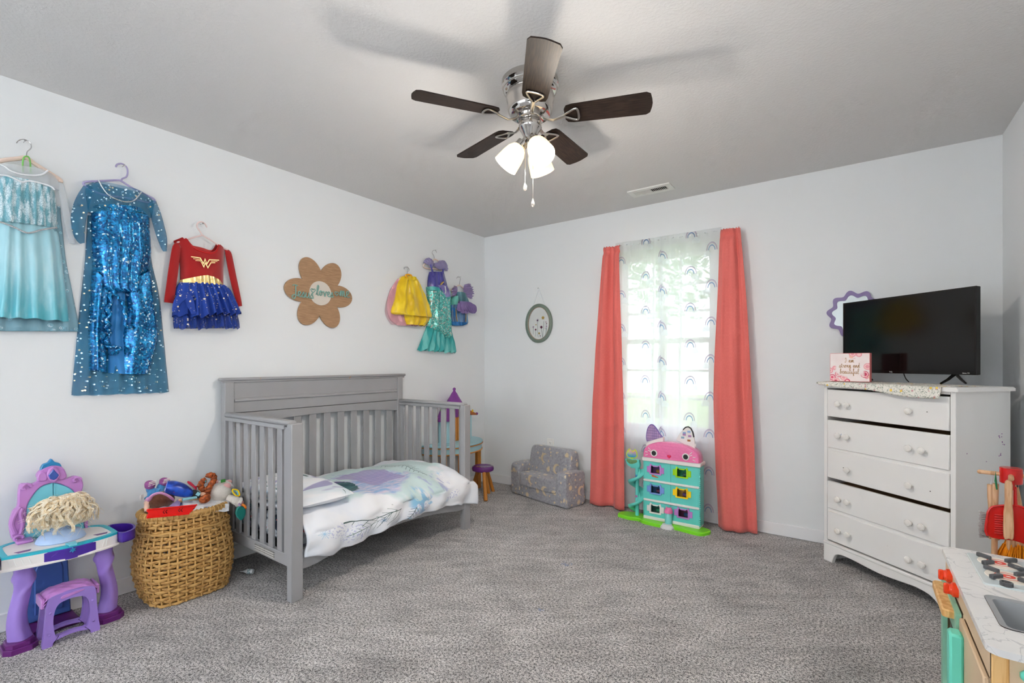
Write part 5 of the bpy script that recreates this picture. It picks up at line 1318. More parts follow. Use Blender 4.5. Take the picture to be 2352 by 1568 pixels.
MB(HF).box(HW / 2 - .0008, HW / 2 + .0008, zs[0] + .1, zs[3], -.002, .0006).build('door_seam', mat('seam', (30, 110, 112), rough=.6), house)
ins = [mat('room_print_a', (88, 60, 110), rough=.6, var=(40, .5)), mat('room_print_b', (30, 130, 90), rough=.6, var=(40, .4)), mat('room_print_c', (26, 70, 110), rough=.6, var=(40, .5)), mat('room_print_d', (150, 110, 40), rough=.6, var=(40, .5)), mat('room_print_e', (50, 100, 90), rough=.6, var=(40, .4)), mat('room_print_f', (90, 40, 70), rough=.6, var=(40, .5))]
for k, (cx, cz, mt) in enumerate(wc):
    out = catwin(cx, cz); ins_ = inset(out if True else out, .0095)
    A = sum(out[i][0] * out[(i + 1) % 8][1] - out[(i + 1) % 8][0] * out[i][1] for i in range(8))
    f = MB(HF).ring([(cx + (a - cx) * 1.22, cz + (b - cz) * 1.22) for a, b in out], [(cx + (a - cx) * .92, cz + (b - cz) * .92) for a, b in out], -.004, .007).build('window_frame', mt, house)
    for s in (-1, 1): MB(HF).box(cx + s * .042 if s > 0 else cx - .064, cx + .064 if s > 0 else cx - .042, cz - .024, cz + .020, .0, .005, .001).build('shutter', mt, f)
    MB(HF).box(cx - .044, cx + .044, cz - .04, cz + .044, -.05, -.048).build('room_print', ins[k], f)
    MB(HF).box(cx - .006, cx + .03, cz - .028, cz - .006, -.045, -.03, .002).build('toy_furniture', ins[(k + 3) % 6], f)
# roof: pink cat head between two white trims
MB(HF).prism(rrect(-.012, HW + .012, zs[3], zs[3] + .030, .012), -HD - .008, .012, .004).build('roof_trim', M_wp, house)
RZ = zs[3] + .030; RH = .125
dome = lambda u: [(-.004 + (HW + .008) * (1 - cos(pi * u)) / 2, RZ + RH * sin(pi * u) ** .62)]
prof = [dome(k / 30)[0] for k in range(31)]
m = MB(HF); rings = []
for c, s in ((-HD, .90), (-HD + .012, .97), (-.03, 1.0), (-.004, 1.0), (.006, .985), (.012, .94), (.013, .88)):
    rings.append([(HW / 2 + (a - HW / 2) * (1 - (1 - s) * .5), RZ + (b - RZ) * s, c) for a, b in prof])
n = len(prof)
for i in range(len(rings)): m.v += rings[i]
for i in range(len(rings) - 1):
    for k in range(n - 1): m.f.append((i * n + k, i * n + k + 1, (i + 1) * n + k + 1, (i + 1) * n + k))
m.f.append(tuple((len(rings) - 1) * n + k for k in range(n))); m.f.append(tuple(range(n))[::-1])
roof = m.build('roof', M_pinkp, house)
sc = MB(HF)
for r in range(5):
    for q in range(13):
        a = .02 + (q + .5 * (r % 2)) * (HW - .04) / 12.5; b = RZ + .018 + r * .019
        u = math.acos(max(-1, min(1, 1 - 2 * (a + .004) / (HW + .008)))) / pi
        if b > RZ + RH * sin(pi * u) ** .62 - .016: continue
        sc.tube([(a - .012, b + .006, .0128), (a - .007, b, .0132), (a, b - .003, .0132), (a + .007, b, .0132), (a + .012, b + .006, .0128)], .0010, 5)
sc.build('roof_scales', mat('deep_pink_plastic', (226, 106, 158), rough=.3), roof)
for ex in (.082, HW - .088):
    o = MB(HF).prism(oval(ex, RZ + .036, .025, .025, 30), .012, .017, .002).build('eye_rim', M_wp, roof)
    MB(HF).prism(oval(ex, RZ + .036, .017, .018, 30), .016, .0185, .001).build('pupil', M_blk, roof)
    s = -1 if ex < .2 else 1
    for dz, L in ((.026, .018), (.012, .018)): MB(HF).tube([(ex + s * .024, RZ + .036 + dz * .7, .0135), (ex + s * (.026 + L), RZ + .036 + dz * 1.4, .0135)], .0026, 6).build('eyelash', M_wp, roof)
    for dz in (.018, .036): MB(HF).tube([(ex + s * .048, RZ + dz + .002, .0125), (ex + s * .066, RZ + dz + (.004 if dz > .03 else -.004), .0125)], .0028, 6).build('whisker', M_wp, roof)
hz = [(HW / 2 - .006 + .0009 * 16 * sin(q) ** 3, RZ + .024 + .0009 * (13 * cos(q) - 5 * cos(2 * q) - 2 * cos(3 * q) - cos(4 * q))) for q in [2 * pi * i / 36 for i in range(36)]]
MB(HF).prism(hz, .012, .017, .0015).build('heart_nose', mat('hot_pink_plastic', (226, 22, 78), rough=.3), roof)
# ears
def ear(pts): return catmull([hp(x, y, -.04) for x, y in pts], 4, False)
M_earp = mat('checked_ear_print', rough=.4, pat=lambda t: t.mix(((t.u * 62).frac().lt(.08) + (t.v * 52).frac().lt(.08)).clamp(), t.mix(t.noise(22, 2.0, vec=t.uvs), (126, 110, 170), (200, 160, 196)), (60, 50, 96)))
e1 = ear([(432, 300), (420, 240), (435, 140), (470, 88), (505, 88), (545, 130), (590, 200), (628, 245)])
MB(HF).prism(e1, -.045, -.036, .002).build('ear', M_earp, roof)
MB(HF).tube([(a, b, -.040) for a, b in e1], .0045, 8).build('ear_rim', mat('violet_plastic', (110, 86, 160), rough=.4), roof)
m = MB(HF); q = catmull([hp(x, y, -.03) for x, y in ((412, 330), (460, 302), (550, 268), (640, 244))], 4)
m.prism(q + [hp(640, 300, -.03), hp(430, 380, -.03)], -.048, -.022, .003); m.build('ear_base', M_wp, roof)
e2 = ear([(800, 280), (840, 210), (900, 135), (945, 112), (985, 125), (1015, 180), (1035, 260), (1045, 400)])
earo = MB(HF).prism(e2, -.048, -.036, .002).build('ear', M_wp, roof)
MB(HF).tube([hp(x, y, -.04) + (-.040,) for x, y in ((892, 150), (925, 118), (958, 112), (990, 132), (1015, 180), (1028, 245))], .0055, 8).build('ear_trim', M_blk, roof)
for L, cc in (((905, 190), (150, 180, 220)), ((965, 175), (150, 180, 220)), ((905, 212), (176, 130, 180)), ((975, 232), (176, 130, 180)), ((885, 250), (120, 150, 170)), ((965, 288), (168, 110, 70))):
    a, b = hp(*L, -.035); MB(HF).box(a - .011, a + .011, b - .007, b + .007, -.037, -.0345).build('ear_pane', mat('pane_%d_%d_%d' % cc, cc, rough=.35, var=(60, .25)), roof)
MB(HF).tube([hp(1045, 362, -.03) + (-.03,), hp(1045, 330, -.03) + (-.03,)], .006, 8).build('roof_peg', M_wp, roof)
# entrance capsule
ea, ez = hp(705, 1250, .02); o = MB(HF @ Matrix.Translation((ea, 0, .024)) @ Matrix.Rotation(-pi / 2, 4, 'X')).lathe([(.026, .03), (.026, .105), (.024, .108), (.001, .108)], n=24).build('entrance_pod', mat('pale_turquoise', (130, 214, 206), rough=.3), house)
MB(HF @ Matrix.Translation((ea, 0, .024)) @ Matrix.Rotation(-pi / 2, 4, 'X')).lathe([(.030, .105), (.030, .112), (.026, .130), (.014, .140), (.001, .142)], n=24).build('pod_roof', M_pinkp, o)
for s in (-1, 1): MB(HF).add([(ea + s * .022, .124, .02), (ea + s * .008, .138, .02), (ea + s * .020, .150, .022), (ea + s * .016, .128, .034)], [(0, 1, 2), (0, 2, 3), (1, 3, 2), (0, 3, 1)]).build('pod_ear', M_pinkp, o)
MB(HF @ Matrix.Translation((ea, 0, .05)) @ Matrix.Rotation(-pi / 2, 4, 'X')).lathe([(.001, .0), (.048, .0), (.050, .01), (.044, .020), (.036, .022), (.034, .030), (.001, .030)], n=28, sx=1.0, sy=.75).build('entrance_step', mat('grey_white_plastic', (222, 222, 224), rough=.4), o)
# small red sticker scene under a window
a, b = hp(520, 748); MB(HF).prism([(a - .022, b + .008), (a - .006, b + .008), (a + .03, b - .004), (a + .028, b - .008), (a - .016, b - .004)], 0, .001).build('sticker', mat('red_sticker', (206, 86, 30), rough=.4, var=(80, .4)), house)
# spiral slide
sxp, _ = hp(300, 900, -.03); SC = HF @ Matrix.Translation((sxp, 0, -.03))
col_ = MB(SC @ Matrix.Rotation(-pi / 2, 4, 'X')).lathe([(.001, .02), (.014, .02), (.014, .40), (.001, .40)], n=18).build('slide_post', M_turq, house)
def slide(u, v):
    th = radians(-60) + u * radians(640); z = .375 - u * .33
    r = .016 + .052 * v; lip = .026 * (abs(2 * v - 1) ** 4)
    return (r * cos(th), z + lip - .004, r * sin(th))
m = MB(SC); m.grid(slide, 90, 8); o = m.build('spiral_slide', M_turq, house, sharp=180, fix=False)
s_ = o.modifiers.new('thickness', 'SOLIDIFY'); s_.thickness = .003
m = MB(SC); cup = [(-.085, .445), (-.088, .425), (-.075, .400), (-.05, .388), (.02, .388), (.02, .44), (.005, .445)]
m.prism(catmull(cup, 3, True), -.012, .014, .003); pod = m.build('slide_platform', M_turq, house)
MB(SC).box(-.05, .0, .378, .388, -.01, .01, .002).build('platform_bracket', M_turq, pod)
for z, cc in ((.325, (60, 130, 200)), (.17, (170, 110, 160))): MB(SC).prism(oval(0, z, .009, .009, 16), .0138, .0152).build('sticker', mat('badge_%d' % cc[0], cc, rough=.4), col_)
tr = catmull([(-.07, .452), (-.087, .470), (-.082, .500), (-.060, .525), (-.052, .512), (-.028, .512), (-.018, .524), (-.002, .50), (.002, .472), (-.014, .455), (-.032, .452), (-.036, .435), (-.046, .435), (-.05, .452)], 3, True)
MB(SC).prism(tr, -.002, .002, .0006).build('tree_sign', mat('lime_outline', (196, 226, 40), rough=.4), pod)
def rainbow(t): return t.mix(((t.v - .46) / .06).ss(0, 1), t.mix(t.noise(50, 2.0, vec=t.uvs), (40, 130, 190), (70, 180, 190)), t.mix(t.noise(36, 2.0, vec=t.uvs).ss(.45, .55), (226, 150, 170), (244, 214, 90)))
MB(SC).prism([(-.042 + (a + .042) * .86, .484 + (b - .484) * .84) for a, b in tr if b > .45], .0015, .0028).build('tree_print', mat('rainbow_print', rough=.4, pat=rainbow), pod)
MB(SC).prism(catmull([(-.08, .442), (-.06, .446), (-.03, .442), (.0, .446), (.005, .43), (-.02, .415), (-.05, .41), (-.075, .425)], 3, True), .0135, .0150).build('hedge_sticker', mat('hedge_print', (100, 140, 90), rough=.4, var=(120, .6)), pod)
# ================================================================== PURPLE TOY VANITY
CV = lambda x, y: (x * .30622, 1040 + y * .30622)
def vX(x, y, X): p = PX(*CV(x, y), X); return (p.y, p.z)
M_vpur = mat('lilac_toy_plastic', (150, 122, 202), rough=.35, coat=.15); M_orch = mat('orchid_toy_plastic', (188, 130, 200), rough=.35, coat=.15); M_plum = mat('plum_toy_plastic', (98, 34, 110), rough=.35)
M_indigo = mat('indigo_toy_plastic', (68, 38, 150), rough=.3, coat=.2); M_aqua = mat('aqua_toy_plastic', (44, 176, 196), rough=.35); M_sky = mat('sky_toy_plastic', (120, 204, 222), rough=.35); M_blue = mat('blue_toy_plastic', (76, 112, 186), rough=.4); M_azure = mat('azure_toy_plastic', (40, 128, 180), rough=.3)
van = thing('toy_vanity', 'white and purple toy vanity table with arched mirror and curly blonde styling head on it', 'toy vanity', (-2.84, .53, 0)); van['label'] = 'white and lilac toy vanity table with an arched crowned mirror'
top = [(-2.965, .41), (-2.945, .365), (-2.91, .345), (-2.77, .343), (-2.752, .352), (-2.728, .43), (-2.716, .50), (-2.712, .54), (-2.716, .59), (-2.726, .65), (-2.748, .700), (-2.775, .712), (-2.91, .706), (-2.955, .68), (-2.97, .64), (-2.975, .53)]
top = [(x, y) for x, y in top]
tp = catmull(top, 4, True)
MB().prism(tp, .352, .395, .002).build('table_body', M_wp, van)
MB().prism([(-2.845 + (x + 2.845) * 1.04, .53 + (y - .53) * 1.03) for x, y in tp], .346, .356, .003).build('lower_lip', M_wp, van)
MB().ring(tp, [(-2.845 + (x + 2.845) * .86, .53 + (y - .53) * .90) for x, y in tp], .394, .404).build('rim_band', M_aqua, van)
MB().prism([(-2.845 + (x + 2.845) * .87, .53 + (y - .53) * .905) for x, y in tp], .394, .4015).build('table_top', M_wp, van)
for y, c in ((.405, (120, 90, 140)), (.655, (120, 130, 150))):
    MB().prism([(-2.80, y - .022), (-2.775, y - .012), (-2.775, y + .022), (-2.80, y + .03)], .4012, .4022).build('top_sticker', mat('sticker_%d' % c[0], c, rough=.4, var=(70, .4)), van)
dp = [(-2.742, .445), (-2.722, .46), (-2.712, .50), (-2.706, .54), (-2.712, .59), (-2.722, .628), (-2.742, .64)]
d = MB().prism(catmull(dp, 4), .348, .394, .003).build('drawer', M_indigo, van)
m = MB()
for k, (y0, z0, y1, z1) in enumerate(((.465, .36, .50, .385), (.475, .355, .525, .384), (.50, .352, .545, .372), (.56, .372, .60, .388), (.57, .36, .62, .376), (.585, .388, .62, .389))): m.tube([(-2.712 - abs(y0 - .54) ** 2 * 2, y0, z0), (-2.708 - abs(y1 - .54) ** 2 * 2, y1, z1)], [.0035, .001], 6)
m.build('crystal_ridge', mat('violet_ridge', (92, 62, 176), rough=.3), d)
st = [((.012 if i % 2 else .006) * cos(2 * pi * i / 12), (.012 if i % 2 else .006) * sin(2 * pi * i / 12)) for i in range(12)]
MB(frame((-2.705, .545, .385), (0, 1, 0), (0, 0, 1), (1, 0, 0))).prism(st, -.004, .006, .001).build('snowflake_pull', M_azure, d)
MB().prism([(-2.75, .53), (-2.708, .535), (-2.708, .56), (-2.75, .565)], .400, .408, .002).build('catch', M_sky, van)
m = MB()
for y in (.36, .375, .395, .415): m.tube([(-2.752 + (y - .35) * .3, y, .39), (-2.748 + (y - .35) * .3, y + .008, .362)], .0018, 6)
m.build('apron_rib', M_white_plastic, van); m = MB()
for y in (.655, .668, .682, .696): m.tube([(-2.722 - (y - .65) * .55, y, .39), (-2.720 - (y - .65) * .55, y - .006, .362)], .0018, 6)
m.build('apron_rib', M_white_plastic, van)
for s, yc in ((-1, .333), (1, .712)):
    o = catmull([(-2.905, yc), (-2.895, yc + s * .05), (-2.84, yc + s * .078), (-2.76, yc + s * .066), (-2.725, yc + s * .03), (-2.74, yc)], 3, True)
    y_ = MB(); y_.prism(o, .358, .364); y_.ring(o, [(-2.82 + (x + 2.82) * .86, yc + (y - yc) * .86 + s * .004) for x, y in o], .358, .402); y_.build('side_tray', M_indigo, van)
def leg(yc, s):
    rings = []; N = 36
    for k in range(49):
        z = .035 + (.352 - .035) * k / 48; q = k / 48
        off = s * (-.004 + .010 * sin(q * 6.0)); r = .030 - .004 * sin(pi * q) + .006 * (1 - q) ** 3 + .006 * math.exp(-((q - .78) / .08) ** 2)
        tw = radians(70) * max(0, (q - .55)) / .45; ring = []
        for i in range(N):
            a = 2 * pi * i / N; rr = r * (1 + .07 * cos(4 * (a - tw)) + .20 * max(0, cos(2 * a - 16 * (q - .62))) ** 3 * max(0, min(1, (q - .5) * 6)) * max(0, min(1, (1 - q) * 8)))
            ring.append((-2.812 + rr * cos(a), yc + off + rr * sin(a), z))
        rings.append(ring)
    o = MB().loft(rings).build('leg', M_vpur, van, sharp=60)
    b = [(-2.865, yc - .035), (-2.845, yc - .052), (-2.775, yc - .052), (-2.752, yc - .03), (-2.752, yc + .03), (-2.775, yc + .052), (-2.845, yc + .052), (-2.865, yc + .035)]
    m = MB(); m.prism(b, 0, .022, .002); m.prism([(-2.81 + (x + 2.81) * .84, yc + (y - yc) * .84) for x, y in b], .021, .040, .004); m.build('foot', M_plum, o)
leg(.400, -1); leg(.688, 1)
bp = frame((0, 0, 0), (0, 1, 0), (0, 0, 1), (1, 0, 0))
m = MB(bp); m.prism([(.44, .03), (.59, .03), (.575, .36), (.455, .36)], -2.985, -2.955, .004); pn = m.build('back_panel', M_blue, van)
MB(bp).prism([(.468, .06)] + [(.515 + .047 * cos(pi - pi * k / 12), .24 + .06 * sin(pi * k / 12)) for k in range(13)] + [(.562, .06)], -2.956, -2.948, .003).build('arched_panel', mat('mid_blue_plastic', (66, 98, 172), rough=.4), pn)
MB().box(-2.985, -2.855, .43, .60, 0.0, .028, .004).build('floor_brace', M_plum, van)
# mirror arch
mX = -2.955; mf = lambda L: [vX(x, y, mX) for x, y in L]
arch_o = [(85, 640), (68, 540), (95, 440), (130, 400), (135, 310), (148, 240), (190, 228), (235, 235), (290, 205), (272, 175), (300, 130), (385, 95), (465, 105), (497, 165), (478, 195), (520, 185), (560, 172), (605, 185), (622, 240), (610, 300), (640, 340), (650, 450), (660, 560)]
fo_ = catmull(mf(arch_o), 3); arch_i = [(640, 585), (600, 380), (560, 295), (490, 245), (395, 222), (300, 255), (235, 330), (200, 400), (195, 500), (165, 640)]
fi_ = catmull(mf(arch_i), 3)
mir = MB(bp).prism(fo_ + fi_, -2.975, -2.945, .004).build('mirror_frame', M_orch, van)
for c, r in (((185, 258), .020), ((565, 205), .018), ((125, 640), .019)):
    a, b = vX(*c, mX); m = MB(bp); sp = [(a + (r - .0021 * k) * cos(k * .6), b + (r - .0021 * k) * sin(k * .6), -2.944) for k in range(9)]; m.tube(sp, .0065, 8); m.build('scroll', M_orch, mir)
for L in ([(110, 600), (85, 530), (110, 450), (150, 400)], [(150, 600), (165, 520), (150, 450), (165, 410)]): MB(bp).tube([(a, b, -2.945) for a, b in catmull(mf(L), 5)], .009, 8).build('side_scroll', M_orch, mir)
MB(bp).prism(catmull(mf([(302, 130), (320, 88), (358, 72), (385, 44), (410, 66), (448, 78), (463, 108), (440, 112), (390, 95), (340, 115)]), 3, True), -2.972, -2.950, .003).build('crown', M_azure, mir)
for L in ([(275, 205), (285, 150), (330, 140), (350, 170), (340, 205)], [(495, 175), (470, 120), (430, 130), (420, 170), (445, 200)]): MB(bp).prism(catmull(mf(L), 4, True), -2.95, -2.936, .004).build('shell_wing', M_orch, mir)
MB(bp).prism(catmull(mf([(392, 98), (445, 150), (425, 195), (395, 215), (360, 195), (342, 150)]), 4, True), -2.95, -2.930, .004).build('jewel_mount', M_orch, mir)
MB(bp).prism(mf([(390, 115), (432, 160), (415, 185), (393, 197), (365, 188), (352, 160)]), -2.94, -2.926, .003).build('jewel', mat('blue_jewel', (52, 84, 170), rough=.12, coat=.6), mir)
dl = catmull(mf([(398, 222), (300, 255), (235, 330), (200, 400), (195, 500), (165, 640), (398, 600)][:6]), 3) + mf([(398, 620)])
dr_ = mf([(402, 620)]) + catmull(mf([(640, 585), (600, 380), (560, 295), (490, 245), (402, 222)]), 3)
for L in (dl, dr_): MB(bp).prism(L, -2.970, -2.952, .003).build('mirror_door', M_sky, mir)
o1 = vX(120, 660, -2.94); MB().box(-2.96, -2.90, .405, .46, .401, .415, .005).build('mirror_base', M_orch, mir)

# styling head
hd = thing('styling_head', 'doll styling head with a mass of pale blonde curls on the vanity', 'doll head', (-2.845, .535, .4016))
M_skin = mat('doll_skin', (232, 178, 150), rough=.5, sss=.1); M_bust = mat('pale_blue_plastic', (164, 190, 228), rough=.35)
MB(Matrix.Translation((-2.845, .535, .4016))).lathe([(.072, 0), (.076, .004), (.070, .02), (.058, .036), (.036, .046), (.026, .055), (.025, .085), (.001, .09)], n=30, sy=1.1).build('bust', M_bust, hd)
hc = Vector((-2.85, .545, .520)); m = MB(); m.ell(hc, (.052, .048, .062), 20, 14); m.ell(hc + Vector((.052, .004, -.005)), (.012, .008, .010), 10, 8); m.build('head', M_skin, hd, sharp=180)
def hair_pat(t): return t.mix(t.noise(90, 2.0, vec=t.vec(t.x, t.y, t.z)).ss(.3, .7), (236, 212, 170), (252, 245, 228))
M_hair = mat('blonde_doll_hair', rough=.35, spec=.6, pat=hair_pat)
rnd = random.Random(12); m = MB()
for k in range(16):                                 # body of the hair
    a = 2 * pi * k / 16; r_ = .048 if k % 2 else .034; z_ = .500 if k % 2 else .548
    m.ell(hc + Vector((cos(a) * r_ * .8, sin(a) * r_ * 1.25, z_ - hc.z)), (.034, .040, .040), 14, 10)
m.ell(hc + Vector((0, 0, .03)), (.052, .068, .042), 18, 12)
m.v = [(x + .004 * N3(x * 60, y * 60, z * 16), y + .004 * N3(x * 60 + 9, y * 60, z * 16), z + .003 * N3(x * 50, y * 50, z * 30)) for x, y, z in m.v]
def lock(az, el, L, R, turns, ph, spread, strands, sw, curl):
    d = Vector((cos(az) * cos(el), sin(az) * cos(el), sin(el))); hor = Vector((cos(az), sin(az), 0)); side_ = Vector((-sin(az), cos(az), 0))
    p0 = hc + Vector((d.x * .050, d.y * .068, d.z * .050 + .022)); drift = rnd.uniform(-.03, .03)
    for s_ in range(strands):
        o1, o2 = (s_ - (strands - 1) / 2) * sw * 1.5, rnd.uniform(-.6, .6) * sw; pts = []; dph = rnd.uniform(-.12, .12)
        for i in range(22):
            q = i / 21; c = p0 + hor * (spread * sin(min(1.0, q * 1.2) * 1.45)) + side_ * (drift * q) + Vector((0, 0, .012 * sin(q * 3.1) - L * q ** 1.5))
            a = ph + dph + turns * 2 * pi * q + curl * max(0, q - .6) * 9; rr = R * min(1, q * 2.2)
            p = c + side_ * (cos(a) * rr + o1) + Vector((0, 0, sin(a) * rr * .55 + o2)) + hor * (.5 * rr * sin(a) + o2 * .6 + .004)
            if p.z < .407: p.z = .407 + .003 * rnd.random()
            pts.append(p)
        m.tube(pts, [sw * (1 - .35 * i / 21) for i in range(22)], 5, flat=.8)
for k in range(190):
    lock(rnd.uniform(-pi, pi) if k % 3 else rnd.gauss(-.3, .9), rnd.uniform(.0, 1.3), rnd.uniform(.03, .105), rnd.uniform(.005, .013), rnd.uniform(.6, 1.4), rnd.uniform(0, 6.3), rnd.uniform(.012, .058), 5, rnd.uniform(.0011, .0019), rnd.choice((0, .5, 1.0, 1.0)))
for k in range(150):                                # loose wisps
    d = Vector((rnd.gauss(0, 1), rnd.gauss(0, 1.3), rnd.gauss(0, .7) + .2)).normalized(); p0 = hc + Vector((d.x * .06, d.y * .08, d.z * .05)); ln = rnd.uniform(.03, .06)
    m.tube([p0 + d * (ln * q) + Vector((.012 * sin(q * 6 + k), .014 * cos(q * 5 + k), -.03 * q * q)) for q in (0, .17, .33, .5, .67, .83, 1)], .0004, 4)
m.build('hair', M_hair, hd, sharp=180, fix=False)

# stool of the vanity
stl = thing('toy_stool', 'small lilac plastic toy stool with pink quilted seat in front of the vanity', 'stool', (-2.77, .545, 0))
SFm = frame((-2.775, .545, 0), (0, 1, 0), (0, 0, 1), (1, 0, 0))
def side(c0, c1):
    out = catmull([(-.092, 0), (-.088, .05), (-.082, .12), (-.078, .185), (-.062, .205), (0, .212), (.062, .205), (.078, .185), (.082, .12), (.088, .05), (.092, 0), (.062, .0), (.055, .018), (0, .028), (-.055, .018), (-.062, 0)], 3, True)
    inn = catmull([(-.052, .04), (-.058, .08), (-.058, .12), (-.050, .155), (-.035, .172), (0, .178), (.035, .172), (.050, .155), (.058, .12), (.058, .08), (.052, .04), (.045, .037), (.035, .036), (0, .040), (-.035, .036), (-.045, .037)], 3, True)
    return MB(SFm).ring(out, inn, c0, c1)
side(.040, .062).build('side_frame', M_vpur, stl); side(-.062, -.040).build('side_frame', M_vpur, stl)
m = MB(SFm)
m.grid(lambda u, v: (.088 * (2 * u - 1), .205 + .016 * (1 - abs(2 * u - 1) ** 4) * (1 - abs(2 * v - 1) ** 4) - .022 * abs(2 * u - 1) ** 6 + .0012 * (sin((u * 8 + v * 6) * 3.14) + sin((u * 8 - v * 6) * 3.14)), -.06 + .12 * v), 32, 24)
m.grid(lambda u, v: (.088 * (2 * u - 1), .196 - .022 * abs(2 * u - 1) ** 6, -.06 + .12 * v), 16, 8)
m.build('seat', M_orch, stl, sharp=60, fix=False)
for s in (-1, 1): MB(SFm).box(s * .088 - .006, s * .088 + .006, .16, .2, -.05, .05, .003).build('end_wall', M_orch, stl)
for a, b in ((-.07, .05), (-.068, .14), (.07, .05), (.068, .14)): MB(SFm @ Matrix.Translation((a, b, .061))).lathe([(.005, 0), (.0045, .002), (.002, .0035), (.0005, .004)], n=12).build('stud', M_vpur, stl)
MB(SFm).prism(catmull([(-.03, .186), (.03, .196), (.04, .201), (.02, .203), (-.03, .198)], 3, True), .060, .065, .001).build('pink_inlay', M_orch, stl)

# ================================================================== WICKER BASKET
BC = Vector((-2.852, 1.012, 0))
_bt = catmull([(.168, .170), (.178, .184), (.187, .198), (.189, .203), (.184, .200), (.174, .192), (.165, .184), (.160, .180)], 8)
def bhalf(z):
    q = max(0, min(1, z / .43)) * (len(_bt) - 1); i = min(int(q), len(_bt) - 2); k = q - i
    return _bt[i][0] + (_bt[i + 1][0] - _bt[i][0]) * k, _bt[i][1] + (_bt[i + 1][1] - _bt[i][1]) * k
_arc = {}
def arc_th(s, e, key):
    if key not in _arc:
        N = 4000; T_ = [2 * pi * i / N for i in range(N + 1)]; hx_, hy_ = key[1], key[2]
        pw = lambda v: math.copysign(abs(v) ** e, v)
        P = [(hx_ * pw(cos(t_)), hy_ * pw(sin(t_))) for t_ in T_]; L = [0.0]
        for i in range(N): L.append(L[-1] + math.dist(P[i], P[i + 1]))
        tab = []; j = 0
        for k in range(1409):
            w = L[-1] * k / 1408
            while j < N - 1 and L[j + 1] < w: j += 1
            q = (w - L[j]) / max(L[j + 1] - L[j], 1e-12); tab.append((P[j][0] + (P[j + 1][0] - P[j][0]) * q, P[j][1] + (P[j + 1][1] - P[j][1]) * q))
        _arc[key] = tab
    return _arc[key][int(round(s * 1408)) % 1408]
def bpt(th, z, off=0.0):
    """point on the basket wall; th runs evenly along the perimeter"""
    zq = round(z / .01) * .01; hx_, hy_ = bhalf(zq); e = round(.50 + .35 * (zq / .43), 3)
    x, y = arc_th((th / (2 * pi)) % 1.0, e, (e, round(hx_, 4), round(hy_, 4))); k = bhalf(z)[0] / hx_; x *= k; y *= k
    l = sqrt(x * x + y * y); zz = z + .010 * sin(th + 2.2) * (z / .43)
    return (BC.x + x * (1 + off / l), BC.y + y * (1 + off / l), zz)
def wick(t): return t.mix(t.noise(60, 3.0, vec=t.vec(t.x, t.y, t.z * 3)).ss(.3, .7), (150, 106, 52), (206, 164, 100))
M_wick = mat('woven_rattan', rough=.5, spec=.4, pat=wick); M_wick2 = mat('woven_rattan_pale', (196, 154, 92), rough=.5, var=(40, .18))
bas = thing('wicker_basket', 'bulging square wicker basket heaped with soft toys beside the bed', 'basket', tuple(BC))
NS = 36; rnd = random.Random(3)
for k in range(NS):
    th = 2 * pi * (k + .5) / NS
    MB().tube([bpt(th, z, .0) for z in [.004 + .406 * i / 12 for i in range(13)]],   .0050, 6).build('stake', M_wick2, bas)
NR = 25
for r in range(NR):
    z0 = .010 + (.400 - .010) * r / (NR - 1); sgn = 1 if r % 2 else -1; ph = rnd.uniform(0, 6); pts = []
    for i in range(NS * 4):
        th = 2 * pi * i / (NS * 4); w = sin(pi * (th * NS / (2 * pi)) + (0 if sgn > 0 else pi))
        z = z0 + .0022 * sin(3 * th + ph) + .0015 * sin(7 * th + ph * 2)
        pts.append(bpt(th, max(z, .008), .0062 * w))
    MB().tube(pts, .0036, 8, closed=True, flat=2.15 if r % 3 else 1.9, up=(0, 0, 1)).build('strand', M_wick if r % 4 else M_wick2, bas)
pts = [bpt(2 * pi * i / 96, .418, .0) for i in range(96)]
o = MB().tube(pts, [.0135 + .0016 * (i % 2) for i in range(96)], 9, closed=True).build('rim', M_wick2, bas)
for k in range(56):
    th = 2 * pi * k / 56; c = Vector(bpt(th, .418)); tg = (Vector(bpt(th + .03, .418)) - c).normalized()
    nrm = tg.cross(Vector((0, 0, 1))); MB().tube([c + (nrm * cos(a) + Vector((0, 0, 1)) * sin(a)) * .0155 + tg * (.004 * (a / pi - .6)) for a in [-.9 + 4.2 * i / 8 for i in range(9)]], .0042, 5, flat=.7).build('wrap', M_wick2, o)
MB().tube([bpt(2 * pi * i / 72, .345 + .003 * sin(i), .010) for i in range(72)], .0052, 6, closed=True).build('strand', M_wick2, bas)
MB().prism([bpt(2 * pi * i / 40, .006, -.006)[:2] for i in range(40)], .002, .010).build('base_board', M_wick2, bas)
# --- toys heaped in it
CB = lambda x, y: (300 + x * .11905, 1080 + y * .11905)
def bk(x, y, X=-2.80): return PX(*CB(x, y), X)
def through(pts, X=-2.80): return [bk(p[0], p[1], p[2] if len(p) > 2 else X) for p in pts]
sz = lambda c: c * .11905 * 2.42 / FPX                       # crop pixels to metres at the basket
M_doll1 = mat('brown_plush_hair', (92, 48, 26), rough=.9, sheen=.5, bump=(120, .5, .004)); M_dblue = mat('blue_plush', (70, 140, 196), rough=.9, sheen=.3); M_dpink = mat('pink_felt', (208, 150, 194), rough=.9); M_dskin = mat('peach_plush', (222, 184, 164), rough=.9); M_dshoe = mat('purple_felt', (150, 82, 142), rough=.8)
t = thing('rag_doll', 'plush rag doll face down with brown hair, pink headband and purple shoes', 'doll', tuple(bk(500, 600)), 'soft toys in the wicker basket')
MB().ell(bk(590, 575, -2.80), (sz(150), sz(220), sz(165)), 20, 14).build('hair', M_doll1, t, sharp=180)
